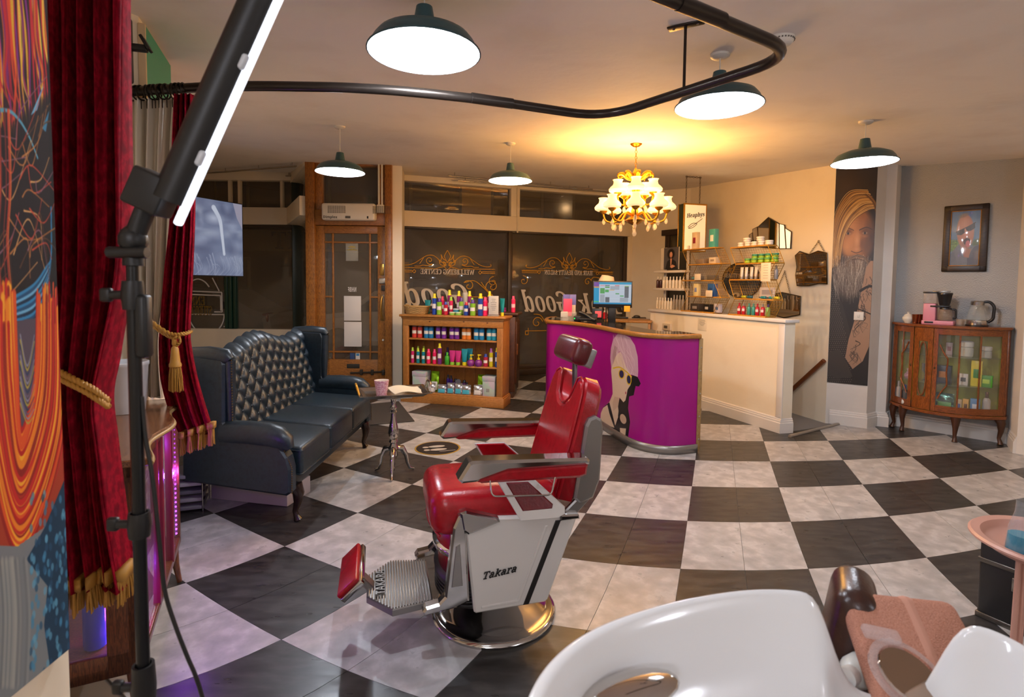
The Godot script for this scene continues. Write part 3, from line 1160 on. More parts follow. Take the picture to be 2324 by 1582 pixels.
	wbox(w, "frame_rail", c0.x, c1.x, y1 - 0.09, y1, 0.0, 0.06, dk)
	wbox(w, "frame_stile", c0.x + 0.06, c0.x + 0.14, 0.9, y1 - 0.08, 0.0, 0.04, dk)
	wbox(w, "frame_stile", c1.x - 0.2, c1.x - 0.12, 0.9, y1 - 0.08, 0.0, 0.04, dk)
	wbox(w, "pane", c0.x + 0.14, c1.x - 0.2, 0.9, y1 - 0.08, 0.004, 0.012, col("4a4436", 0.1))
	build_door()
	build_street()
	# chrome curtain tracks and small downlights on the ceiling by the window
	var chrome := col("b9b4ae", 0.2, 0.9)
	var tracks := [[1017, 396, 1345, 428], [1040, 408, 1400, 436], [436, 394, 672, 374], [480, 408, 662, 397]]
	var labels := ["upper chrome curtain track on the ceiling before the big window", "lower chrome curtain track on the ceiling before the big window", "front chrome track on the ceiling above the television", "rear chrome track on the ceiling above the television"]
	for i in 4:
		var q: Array = tracks[i]
		var p0 := on_ceiling(q[0], q[1] - 6) - Vector3(0, 0.05, 0)
		var p1 := on_ceiling(q[2], q[3] - 6) - Vector3(0, 0.05, 0)
		var t := thing("ceiling_track", labels[i], "track", p0)
		var g := B.new()
		g.tube([Vector3.ZERO, p1 - p0], 0.012, 8)
		part(t, "bar", g, chrome)
		for k in [0.04, 0.36, 0.68, 0.97]:
			var h: Vector3 = (p1 - p0) * k
			g = B.new()
			g.tube([h, h + Vector3(0, ceil_y(p0 + h) - p0.y - h.y, 0)], 0.005, 6)
			part(t, "hanger", g, chrome)
	for q in [[1054, 408], [1304, 424]]:
		var p := on_ceiling(q[0], q[1])
		var t := thing("downlight", "small round downlight in the ceiling by the big window", "downlight", p, 0.0, "window downlights")
		var g := B.new()
		g.lathe([Vector2(0, -0.006), Vector2(0.03, -0.006)], 16)
		part(t, "lens", g, glow("downlight", hexc("fff0d8"), 3.0))
		g = B.new()
		g.lathe([Vector2(0.03, -0.004), Vector2(0.036, -0.01), Vector2(0.045, -0.004), Vector2(0.045, 0.004)], 16)
		part(t, "ring", g, chrome)

func build_door() -> void:
	var a: Vector3 = P.dl
	var b: Vector3 = P.dr
	var oak := wood("door_oak", "6a3f18", "aa6f2c", 1, 0.4)
	var oak2 := wood("door_oak_flat", "6a3f18", "a56c2c", 0, 0.4)
	var w := wall_node("door_1", a, b)
	var L := a.distance_to(b)
	var sx := func(u: float) -> float: return wl(u, 620, a, b).x
	var sy := func(v: float) -> float: return wl(800, v, a, b).y
	wbox(w, "frame_post", -0.01, sx.call(718), 0, 3.02, -0.1, 0.06, oak)
	wbox(w, "frame_post", sx.call(876), L, 0, 3.02, -0.1, 0.06, oak)
	wbox(w, "transom_bar", sx.call(718), sx.call(876), sy.call(512), sy.call(478), -0.09, 0.04, oak2)
	wbox(w, "transom_stile", sx.call(718), sx.call(733), sy.call(478), 3.0, -0.08, 0.02, oak)
	wbox(w, "transom_stile", sx.call(858), sx.call(876), sy.call(478), 3.0, -0.08, 0.02, oak)
	wbox(w, "transom_rail", sx.call(733), sx.call(858), 2.93, 3.02, -0.08, 0.02, oak2)
	wbox(w, "transom_pane", sx.call(733), sx.call(858), sy.call(478), 2.94, -0.04, -0.034, mat("street_glass"), 0.001)
	# the leaf
	var x0: float = sx.call(717)
	var x1: float = sx.call(877)
	var gx0: float = sx.call(736)
	var gx1: float = sx.call(857)
	var top: float = sy.call(513)
	var gt: float = sy.call(530)
	var gb: float = sy.call(816)
	var leaf := Node3D.new()
	leaf.name = "door_leaf"
	w.add_child(leaf)
	wbox(leaf, "stile", x0, gx0, 0.01, top, -0.05, 0.0, oak)
	wbox(leaf, "stile", gx1, x1, 0.01, top, -0.05, 0.0, oak)
	wbox(leaf, "rail", gx0, gx1, gt, top, -0.05, 0.0, oak2)
	wbox(leaf, "rail", gx0, gx1, 0.01, gb, -0.05, 0.0, oak2)
	wbox(leaf, "pane", gx0, gx1, gb, gt, -0.03, -0.024, mat("street_glass"), 0.001)
	for u in [755, 839]:
		wbox(leaf, "glazing_bar", sx.call(u - 2.0), sx.call(u + 2.0), gb, gt, -0.035, -0.008, oak)
	for v in [550, 799]:
		wbox(leaf, "glazing_bar", gx0, gx1, sy.call(v + 2.0), sy.call(v - 2.0), -0.036, -0.009, oak2)
	wbox(leaf, "glazing_bar", gx0, sx.call(755), sy.call(676), sy.call(672), -0.036, -0.009, oak2)
	wbox(leaf, "glazing_bar", sx.call(839), gx1, sy.call(676), sy.call(672), -0.036, -0.009, oak2)
	wbox(leaf, "letter_slot", sx.call(786), sx.call(815), sy.call(836), sy.call(826), -0.01, 0.004, col("20201e", 0.5))
	# papers and stickers on the door glass
	var white := col("d6d3d0", 0.7)
	wbox(leaf, "paper_notice", sx.call(779), sx.call(818), sy.call(728), sy.call(672), -0.023, -0.021, white, 0.0004)
	wbox(leaf, "paper_notice", sx.call(779), sx.call(819), sy.call(787), sy.call(731), -0.023, -0.021, white, 0.0004)
	wbox(leaf, "sticker", sx.call(792), sx.call(803), sy.call(816), sy.call(801), -0.023, -0.021, col("23406f", 0.6), 0.0004)
	wbox(leaf, "sticker", sx.call(805), sx.call(815), sy.call(816), sy.call(801), -0.023, -0.021, white, 0.0004)
	wbox(leaf, "sticker", sx.call(806.5), sx.call(813.5), sy.call(808), sy.call(803), -0.021, -0.0202, col("2f7fb5", 0.6), 0.0002)
	wbox(leaf, "sticker", sx.call(784), sx.call(812), sy.call(592), sy.call(552), -0.0225, -0.0215, pane("clear_film", Color(0.8, 0.8, 0.75), 0.25), 0.0003)
	glass_text(leaf, "NHBF", Vector2(sx.call(798.5), sy.call(657)), sx.call(808) - sx.call(789), 0.06, "Droid Sans", 700, false, white)
	var cr := crest(0.14)
	part(leaf, "gold_crest", line_art(cr, 0.002), col("b09a4a", 0.5), Vector3(sx.call(798), sy.call(566), -0.018))
	part(leaf, "gold_crest", line_art(crest(0.1), 0.003), col("b09a4a", 0.5), Vector3(sx.call(798), sy.call(560), -0.018))
	# brass handle, locks, bolt
	var brass := col("a8823e", 0.3, 0.85)
	var g := B.new()
	var hx: float = sx.call(868)
	g.tube([Vector3(hx, sy.call(724), 0.01), Vector3(hx - 0.01, sy.call(715), 0.03), Vector3(hx - 0.015, sy.call(700), 0.045), Vector3(hx - 0.01, sy.call(683), 0.035), Vector3(hx, sy.call(672), 0.01)], [0.012, 0.01, 0.011, 0.01, 0.012], 8)
	part(leaf, "handle", g, brass)
	wbox(leaf, "handle_plate", hx - 0.025, hx + 0.025, sy.call(728), sy.call(668), 0.0, 0.006, wood("plate_wood", "6a4a22", "8a6a35", 1, 0.4))
	wbox(leaf, "lock_body", sx.call(861), sx.call(881), sy.call(643), sy.call(631), 0.0, 0.035, col("b8b6b0", 0.25, 0.8))
	wbox(leaf, "lock_body", sx.call(866), sx.call(881), sy.call(659), sy.call(647), 0.0, 0.03, col("2a2724", 0.4))
	wbox(leaf, "chain_plate", sx.call(863), sx.call(872), sy.call(624), sy.call(598), 0.0, 0.012, brass)
	g = B.new()
	g.lathe([Vector2(0, 0.012), Vector2(0.012, 0.01), Vector2(0.014, 0)], 10)
	var k := part(leaf, "keyhole_cover", g, col("d8d4c8", 0.4), Vector3(sx.call(869), sy.call(771), 0.0))
	k.rotation.x = PI / 2
	var iron := col("3a342e", 0.45, 0.6)
	g = B.new()
	g.tube([Vector3(sx.call(795), sy.call(846), 0.02), Vector3(sx.call(887), sy.call(842), 0.02)], 0.011, 8)
	part(leaf, "bolt", g, iron)
	for u in [820, 845, 870]:
		wbox(leaf, "bolt_staple", sx.call(u - 3.0), sx.call(u + 3.0), sy.call(850), sy.call(838), 0.0, 0.035, iron)
	# heater above the door
	var hy0: float = sy.call(503)
	var hy1: float = sy.call(465)
	var hc := Vector3((sx.call(740) + sx.call(858)) / 2.0, (hy0 + hy1) / 2.0, 0.1)
	var h := thing("door_heater", "white wall heater with two slotted grilles mounted above the door", "heater", w.transform * hc, w.rotation.y)
	var hw: float = sx.call(858) - sx.call(740)
	g = B.new()
	g.rbox(Vector3.ZERO, Vector3(hw, hy1 - hy0, 0.13), 0.03, 3)
	part(h, "casing", g, col("d9d4c8", 0.4))
	for side in [-0.21, 0.21]:
		for r in 6:
			for c in 10:
				g = B.new()
				g.box(Vector3(hw * side + (c - 4.5) * hw * 0.034, 0.065 - r * 0.016, 0.0655), Vector3(hw * 0.024, 0.008, 0.004))
				if r == 0 and c == 0:
					cache["slot"] = g.mesh()
				var o := part(h, "slot", cache.slot, col("4a4640", 0.7))
				o.position = Vector3(c * hw * 0.034 + (side + 0.21) * hw, -r * 0.016, 0)
	g = B.new()
	g.rbox(Vector3(0.0, -0.07, 0.066), Vector3(0.065, 0.03, 0.008), 0.002)
	part(h, "switch_panel", g, col("55504a", 0.5))
	g = B.new()
	g.rbox(Vector3(hw * 0.37, -0.07, 0.066), Vector3(0.02, 0.03, 0.008), 0.002)
	part(h, "switch", g, col("2a2826", 0.5))
	var tm := part(h, "lettering", text_mesh("Dimplex", 0.045, 0.002, "Droid Sans", 700), col("4a4640", 0.5), Vector3(-hw * 0.33, -0.07, 0.066))
	# cable box and conduits
	var t := thing("cable_conduit", "white cable conduit running down beside the door heater to a fuse box", "conduit", w.transform * Vector3(sx.call(867), sy.call(475), 0.075), w.rotation.y)
	g = B.new()
	g.rbox(Vector3.ZERO, Vector3(0.09, 0.1, 0.04), 0.006)
	part(t, "fuse_box", g, col("ddd8cc", 0.4))
	for k2 in [-0.02, 0.02]:
		g = B.new()
		g.rbox(Vector3(k2, 0.3, 0.0), Vector3(0.022, 0.52, 0.018), 0.004)
		part(t, "trunking", g, col("d6cfc0", 0.5))
	single("door_sensor", B.new().rbox(Vector3.ZERO, Vector3(0.11, 0.03, 0.03), 0.004), col("ddd8cc", 0.5), "small white alarm contact at the head of the wooden door", "sensor", w.transform * Vector3(sx.call(864), sy.call(509), 0.02), w.rotation.y)

func build_street() -> void:
	var g := B.new()
	g.box(Vector3(-1, -0.16, -19.5), Vector3(60, 0.1, 24.0))
	struct("street_ground", g, col("2c2a28", 0.6))
	# houses opposite
	var h := thing("street_building", "dark brick building across the night street with lit windows", "building", Vector3(0, -0.1, -21))
	g = B.new()
	g.box(Vector3(0, 4, 0), Vector3(46, 8, 0.5))
	part(h, "facade", g, col("4b3f33", 0.9))
	for k in 14:
		var x := -20.0 + k * 3.1
		for lvl in 2:
			g = B.new()
			g.rbox(Vector3(x, 1.6 + lvl * 3.2, 0.28), Vector3(1.3, 1.7, 0.1), 0.02)
			var f := part(h, "window", g, col("6a5c48", 0.7))
			g = B.new()
			g.box(Vector3(x, 1.6 + lvl * 3.2, 0.34), Vector3(1.1, 1.5, 0.02))
			part(f, "window_pane", g, glow("lit_pane", hexc("c98a3a"), 0.06) if (k * 7 + lvl * 3) % 5 == 0 else col("15171a", 0.15))
	g = B.new()
	g.rbox(Vector3(-8.6, 3.1, 0.32), Vector3(6.0, 0.8, 0.1), 0.02)
	part(h, "shop_sign", g, col("6a5636", 0.7))
	part(h, "lettering", text_mesh("THAI", 0.9, 0.02, "Droid Serif", 700), col("222a24", 0.6), Vector3(-8.0, 3.1, 0.39))
	# street lamp added to brighten the view outside the windows
	var lampp := thing("added_street_lamp", "added street lamp brightening the night street from the far pavement", "street lamp", Vector3(2.5, -0.1, -15.5))
	g = B.new()
	g.lathe([Vector2(0.09, 0), Vector2(0.07, 1.0), Vector2(0.05, 5.2)], 10)
	part(lampp, "post", g, col("2a2c2a", 0.5))
	g = B.new()
	g.rbox(Vector3(0, 5.3, 0), Vector3(0.3, 0.18, 0.3), 0.04)
	part(lampp, "head", g, col("2a2c2a", 0.5))
	g = B.new()
	g.ball(Vector3(0, 5.16, 0), Vector3(0.1, 0.05, 0.1), 10)
	part(lampp, "lamp", g, glow("added_street_lamp", hexc("ffd9a0"), 8.0))
	omni(lampp, Vector3(0, 5.16, 0), hexc("ffc98a"), 8.0, 0.08, 40.0)
	# parked cars
	car(Vector3(-2.2, -0.1, -11.6), 0.05, "b9b5ad", "white parked car seen through the glazed door")
	car(Vector3(-6.9, -0.1, -11.3), 0.05, "8d877c", "pale parked car with red tail lamp behind the bay window")

func car(at: Vector3, turn: float, paint: String, label: String) -> void:
	var c := thing("parked_car", label, "car", at, turn, "cars parked in the street")
	var body := PackedVector2Array([Vector2(-2.05, 0.35), Vector2(-2.1, 0.62), Vector2(-2.0, 0.85), Vector2(-1.2, 0.95), Vector2(-0.6, 1.38), Vector2(0.3, 1.47), Vector2(1.1, 1.36), Vector2(1.75, 0.98), Vector2(2.05, 0.9), Vector2(2.1, 0.5), Vector2(2.0, 0.3), Vector2(1.6, 0.28), Vector2(1.0, 0.28), Vector2(-1.0, 0.28)])
	var g := B.new()
	g.pos(0, 0, -0.85)
	g.prism(body, 1.7, 0.1)
	part(c, "body", g, col(paint, 0.25))
	for z in [-0.87, 0.83]:
		g = B.new()
		g.pos(0, 0, z)
		g.prism(PackedVector2Array([Vector2(-1.0, 0.97), Vector2(-0.52, 1.32), Vector2(0.28, 1.4), Vector2(1.0, 1.3), Vector2(1.45, 1.0)]), 0.04, 0.005)
		part(c, "side_window", g, col("0e1114", 0.08))
		for x in [-1.3, 1.3]:
			g = B.new()
			g.at(Transform3D(Basis(Vector3.RIGHT, PI / 2), Vector3(x, 0.32, z + 0.02)))
			g.lathe([Vector2(0, 0.06), Vector2(0.18, 0.07), Vector2(0.2, 0.06), Vector2(0.3, 0.06), Vector2(0.32, 0.03), Vector2(0.32, -0.08), Vector2(0, -0.08)], 20)
			part(c, "wheel", g, col("17171a", 0.5))
	g = B.new()
	g.rbox(Vector3(1.98, 0.82, 0.62), Vector3(0.14, 0.2, 0.36), 0.04)
	part(c, "tail_lamp", g, col("7a1a16", 0.15))

# ---------------------------------------------------------------- barber chair (faces local -x, side panel on +z)
func leather(key: String, dark: String, light: String, rough := 0.3) -> StandardMaterial3D:
	if mats.has(key):
		return mats[key]
	var m := mat(key, Color.WHITE, rough)
	m.albedo_texture = noise_tex(key + "_t", 0.012, [[0.0, dark], [0.5, light], [1.0, dark]], 512, 5)
	m.normal_enabled = true
	m.normal_texture = noise_tex("leather_n", 0.09, [], 512, 3, FastNoiseLite.TYPE_CELLULAR, true, 2.0)
	m.normal_scale = 0.25
	tri_map(m, Vector3(2.5, 2.5, 2.5))
	return m

func pv(a: Array) -> PackedVector2Array:
	var o := PackedVector2Array()
	for i in range(0, a.size(), 2):
		o.append(Vector2(a[i], a[i + 1]))
	return o

# side profile in x-y, spanning z0..z1
func slab(poly: Array, z0: float, z1: float, bev := 0.006) -> B:
	var g := B.new()
	g.pos(0, 0, z0)
	g.prism(pv(poly), z1 - z0, bev)
	return g

func build_chair() -> void:
	var t := thing("barber_chair", "red leather barber chair with white enamel sides and chrome base", "barber chair", on_y(1120, 1383), deg_to_rad(14))
	var chrome := col("c4c2c0", 0.1, 1.0)
	var alu := col("9b9895", 0.35, 0.9)
	var enamel := mat("enamel", hexc("d5d2ce"), 0.22)
	var red := leather("red_leather", "8a0512", "a30a1a", 0.27)
	var dark := col("1d1b1b", 0.4)
	var g := B.new()
	g.lathe([Vector2(0.272, 0.0), Vector2(0.276, 0.012), Vector2(0.27, 0.022), Vector2(0.255, 0.027), Vector2(0.243, 0.024), Vector2(0.225, 0.034), Vector2(0.18, 0.055), Vector2(0.13, 0.075), Vector2(0.1, 0.1), Vector2(0, 0.1)], 56)
	part(t, "base", g, chrome)
	g = B.new()
	g.lathe([Vector2(0.085, 0.09), Vector2(0.085, 0.2), Vector2(0, 0.2)], 28)
	part(t, "column", g, dark)
	# body between the panels
	part(t, "body", slab([-0.13, 0.16, 0.16, 0.16, 0.27, 0.48, 0.27, 0.5, -0.15, 0.5], -0.19, 0.19), enamel)
	for s in [-1.0, 1.0]:
		var z0: float = 0.19 if s > 0 else -0.232
		var z1: float = 0.232 if s > 0 else -0.19
		var sp := part(t, "side_panel", slab([-0.129, 0.145, -0.12, 0.138, 0.165, 0.146, 0.178, 0.155, 0.296, 0.48, 0.29, 0.502, -0.17, 0.53, -0.165, 0.47], z0, z1, 0.008), enamel)
		var o1: float = 0.228 if s > 0 else -0.236
		var o2: float = 0.236 if s > 0 else -0.228
		part(sp, "dark_stripe", slab([0.205, 0.488, 0.228, 0.487, 0.095, 0.15, 0.072, 0.15], o1, o2, 0.002), dark)
		part(sp, "raised_rim", slab([0.16, 0.47, 0.172, 0.47, 0.056, 0.165, -0.1, 0.158, -0.1, 0.168, 0.048, 0.176], o1, o2, 0.002), enamel)
		var c1: float = 0.18 if s > 0 else -0.25
		var c2: float = 0.25 if s > 0 else -0.18
		part(t, "corner_cap", slab([-0.19, 0.56, -0.165, 0.566, -0.035, 0.525, -0.03, 0.508, -0.155, 0.47, -0.178, 0.49], c1, c2, 0.008), chrome)
		part(t, "rear_cap", slab([0.22, 0.515, 0.3, 0.51, 0.305, 0.49, 0.222, 0.488], c1, c2, 0.006), chrome)
		# front bracket carrying the footrest
		var br := part(t, "footrest_bracket", slab([-0.215, 0.5, -0.195, 0.545, -0.17, 0.55, -0.162, 0.45, -0.15, 0.2, -0.2, 0.18, -0.325, 0.163, -0.333, 0.18, -0.32, 0.198, -0.27, 0.206, -0.246, 0.23], 0.195 if s > 0 else -0.245, 0.245 if s > 0 else -0.195, 0.008), chrome)
		part(br, "inset", slab([-0.205, 0.43, -0.19, 0.44, -0.178, 0.27, -0.222, 0.268], 0.243 if s > 0 else -0.249, 0.249 if s > 0 else -0.243, 0.002), alu)
		# arm: chrome cap over a red pad
		var a0: float = 0.25 if s > 0 else -0.335
		var a1: float = 0.335 if s > 0 else -0.25
		part(t, "arm_cap", slab([-0.21, 0.722, -0.17, 0.785, -0.155, 0.79, 0.3, 0.772, 0.312, 0.76, 0.31, 0.745, -0.02, 0.745, -0.14, 0.71, -0.195, 0.708], a0, a1, 0.01), chrome)
		part(t, "arm_pad", slab([-0.15, 0.714, -0.02, 0.748, 0.308, 0.748, 0.3, 0.7, 0.27, 0.692, -0.12, 0.7], a0 + 0.005, a1 - 0.005, 0.012), red)
		# slanted wing panel with red insert below the arm
		g = B.new()
		var wing := func(q: Vector3) -> Vector3: return Vector3(q.x, q.y, q.z + s * (0.24 + (0.69 - q.y) * 0.35))
		g.fn = wing
		g.pos(0, 0, -0.006)
		g.prism(pv([-0.05, 0.685, 0.1, 0.68, 0.225, 0.565, 0.222, 0.54, 0.19, 0.528, 0.04, 0.53]), 0.012, 0.003)
		var wp := part(t, "wing_panel", g, enamel)
		g = B.new()
		g.fn = wing
		g.pos(0, 0, -0.011)
		g.prism(pv([-0.01, 0.67, 0.08, 0.667, 0.175, 0.58, 0.17, 0.565, 0.05, 0.565] if s > 0 else [-0.04, 0.681, 0.096, 0.676, 0.215, 0.566, 0.21, 0.545, 0.045, 0.537]), 0.022, 0.004)
		part(wp, "red_insert", g, leather("maroon_leather", "5c0a12", "6e101a", 0.3) if s > 0 else red)
	# towel wire under the near arm
	g = B.new()
	g.tube(round_path([Vector3(-0.09, 0.72, 0.325), Vector3(-0.085, 0.655, 0.34), Vector3(0.15, 0.64, 0.34), Vector3(0.17, 0.71, 0.325)], 0.02, 5), 0.0035, 8)
	part(t, "towel_wire", g, chrome)
	# seat cushion with a domed top and a rolled front
	g = B.new()
	g.fn = func(q: Vector3) -> Vector3:
		var y := q.y + 0.028 * (1.0 - pow(q.z / 0.22, 2.0)) * clampf((q.y - 0.44) / 0.15, 0.0, 1.0)
		var front := clampf((-0.05 - q.x) / 0.25, 0.0, 1.0)
		return Vector3(q.x - 0.03 * front * (1.0 - pow(q.z / 0.22, 2.0)), y, q.z)
	g.rbox(Vector3(-0.02, 0.525, 0), Vector3(0.53, 0.17, 0.42), 0.06, 4)
	var seat := part(t, "seat", g, red)
	g = B.new()
	var ring := []
	for k in 25:
		var q := lerpf(-1.0, 1.0, k / 24.0)
		ring.append(Vector3(-0.262 - 0.032 * (1.0 - q * q), 0.455, q * 0.2))
	g.tube(ring, 0.005, 6)
	part(seat, "piping", g, red)
	# curved apron below the seat: red, chrome strip, ribbed black foot
	for lev in [[0.25, 0.47, "apron", red, 0.0], [0.34, 0.362, "apron_strip", chrome, 0.006], [0.135, 0.25, "kick_plate", dark, 0.0]]:
		g = B.new()
		var rings := []
		for k in 17:
			var an := lerpf(-PI / 2, PI / 2, k / 16.0)
			var x: float = -0.13 - (0.135 + lev[4]) * cos(an)
			var z: float = sin(an) * (0.193 + lev[4])
			var low: float = 0.02 if lev[0] < 0.3 else 0.0
			rings.append(PackedVector3Array([Vector3(x + low, lev[0], z), Vector3(x, lev[1], z), Vector3(-0.1, lev[1], z * 0.9), Vector3(-0.1, lev[0], z * 0.9)]))
		g.loft(rings, false, true, true)
		var ap := part(t, lev[2], g, lev[3])
		if lev[2] == "kick_plate":
			for r in 7:
				g = B.new()
				var path := []
				for k in 17:
					var an := lerpf(-PI / 2, PI / 2, k / 16.0)
					path.append(Vector3(-0.122 - 0.135 * cos(an), 0.15 + r * 0.015, sin(an) * 0.194))
				g.tube(path, 0.004, 5)
				part(ap, "rib", g, col("2c2a2a", 0.5))
	# footrest plate, ribbed, with its flip pad
	var foot := part(t, "footplate", null_plate(), alu)
	for k in 22:
		g = B.new()
		var x := -0.535 + k * 0.0115
		var half := lerpf(0.075, 0.185, clampf((x + 0.545) / 0.1, 0.0, 1.0)) if x < -0.445 else lerpf(0.185, 0.16, (x + 0.445) / 0.16)
		g.rbox(Vector3(x, 0.178, 0), Vector3(0.006, 0.008, half * 2.0), 0.002)
		part(foot, "rib", g, alu)
	var word := part(foot, "lettering", text_mesh("TAKARA", 0.05, 0.01, "Droid Sans", 700), col("8a8784", 0.3, 0.9), Vector3(-0.49, 0.185, 0.0))
	word.rotation = Vector3(-PI / 2, PI / 2, 0)
	g = B.new()
	g.xf = Transform3D(Basis(Vector3(0, 0, 1), 0.75), Vector3(-0.602, 0.252, 0.01))
	g.rbox(Vector3(0, 0.016, 0), Vector3(0.1, 0.022, 0.3), 0.009, 2)
	var pad := part(t, "foot_pad", g, red)
	g = B.new()
	g.xf = Transform3D(Basis(Vector3(0, 0, 1), 0.75), Vector3(-0.602, 0.252, 0.01))
	g.rbox(Vector3(0.004, -0.006, 0), Vector3(0.105, 0.026, 0.31), 0.006)
	part(pad, "backing", g, chrome)
	part(pad, "hinge_arm", slab([-0.6, 0.24, -0.57, 0.245, -0.5, 0.165, -0.53, 0.155], -0.03, 0.03, 0.005), alu)
	# backrest with the neck notch
	var outline2 := [-0.205, 0, 0.205, 0, 0.208, 0.2, 0.2, 0.36, 0.19, 0.43, 0.17, 0.47, 0.135, 0.485, 0.105, 0.475, 0.088, 0.43, 0.07, 0.385, 0.035, 0.36, 0, 0.353, -0.035, 0.36, -0.07, 0.385, -0.088, 0.43, -0.105, 0.475, -0.135, 0.485, -0.17, 0.47, -0.19, 0.43, -0.2, 0.36, -0.208, 0.2]
	var lean := Transform3D(Basis(Vector3(0, 0, 1), -0.27) * Basis(Vector3.UP, -PI / 2) * Basis.from_scale(Vector3(1.04, 1.05, 1.0)), Vector3(0.3, 0.545, 0))
	g = B.new()
	g.xf = lean
	g.prism(pv(outline2), 0.1, 0.022, true)
	var back := part(t, "backrest", g, red)
	var rim := []
	for i in range(0, outline2.size(), 2):
		rim.append(lean * Vector3(outline2[i] * 0.95, outline2[i + 1] * 0.985 + 0.003, 0.094))
	g = B.new()
	g.tube(rim, 0.005, 6, true)
	part(back, "piping", g, red)
	for s in [-1.0, 1.0]:
		part(t, "back_cover", slab([0.33, 0.87, 0.345, 0.9, 0.375, 0.91, 0.4, 0.895, 0.408, 0.86, 0.398, 0.64, 0.37, 0.565, 0.31, 0.545, 0.285, 0.57, 0.305, 0.7], 0.195 if s > 0 else -0.235, 0.235 if s > 0 else -0.195, 0.01), alu)
		part(t, "back_arm", slab([0.31, 0.575, 0.37, 0.57, 0.3, 0.5, 0.24, 0.49, 0.25, 0.52], 0.2 if s > 0 else -0.225, 0.225 if s > 0 else -0.2, 0.006), alu)
	# headrest on its bar
	g = B.new()
	g.rbox(Vector3(0.365, 1.0, 0), Vector3(0.014, 0.26, 0.035), 0.003)
	part(t, "headrest_bar", g, col("77757a", 0.3, 0.8))
	g = B.new()
	g.xf = Transform3D(Basis(Vector3(0, 0, 1), -0.35), Vector3(0.352, 1.16, 0))
	g.rbox(Vector3.ZERO, Vector3(0.085, 0.115, 0.27), 0.03, 3)
	var head := part(t, "headrest", g, leather("headrest_leather", "4a0d12", "5a1218", 0.3))
	g = B.new()
	g.xf = Transform3D(Basis(Vector3(0, 0, 1), -0.35), Vector3(0.352, 1.16, 0))
	g.rbox(Vector3(0.05, -0.012, 0), Vector3(0.035, 0.085, 0.24), 0.008)
	part(head, "back_plate", g, col("8d8a88", 0.4, 0.3))
	var tk := part(t, "lettering", text_mesh("Takara", 0.042, 0.006, "Droid Serif", 400, true), col("3a3838", 0.25, 0.8), Vector3(-0.025, 0.3, 0.236), "metal script lettering")
	tk.basis = Basis(Vector3(0, 0, 1), 0.12) * Basis(Vector3(1, 0, 0), Vector3(0.45, 0.9, 0), Vector3(0, 0, 1))

func null_plate() -> B:
	var g := B.new()
	g.at(Transform3D(Basis(Vector3.RIGHT, PI / 2), Vector3(0, 0.175, 0)))
	g.prism(pv([-0.285, -0.16, -0.285, 0.16, -0.445, 0.19, -0.545, 0.075, -0.545, -0.075, -0.445, -0.19]), 0.03, 0.004)
	return g

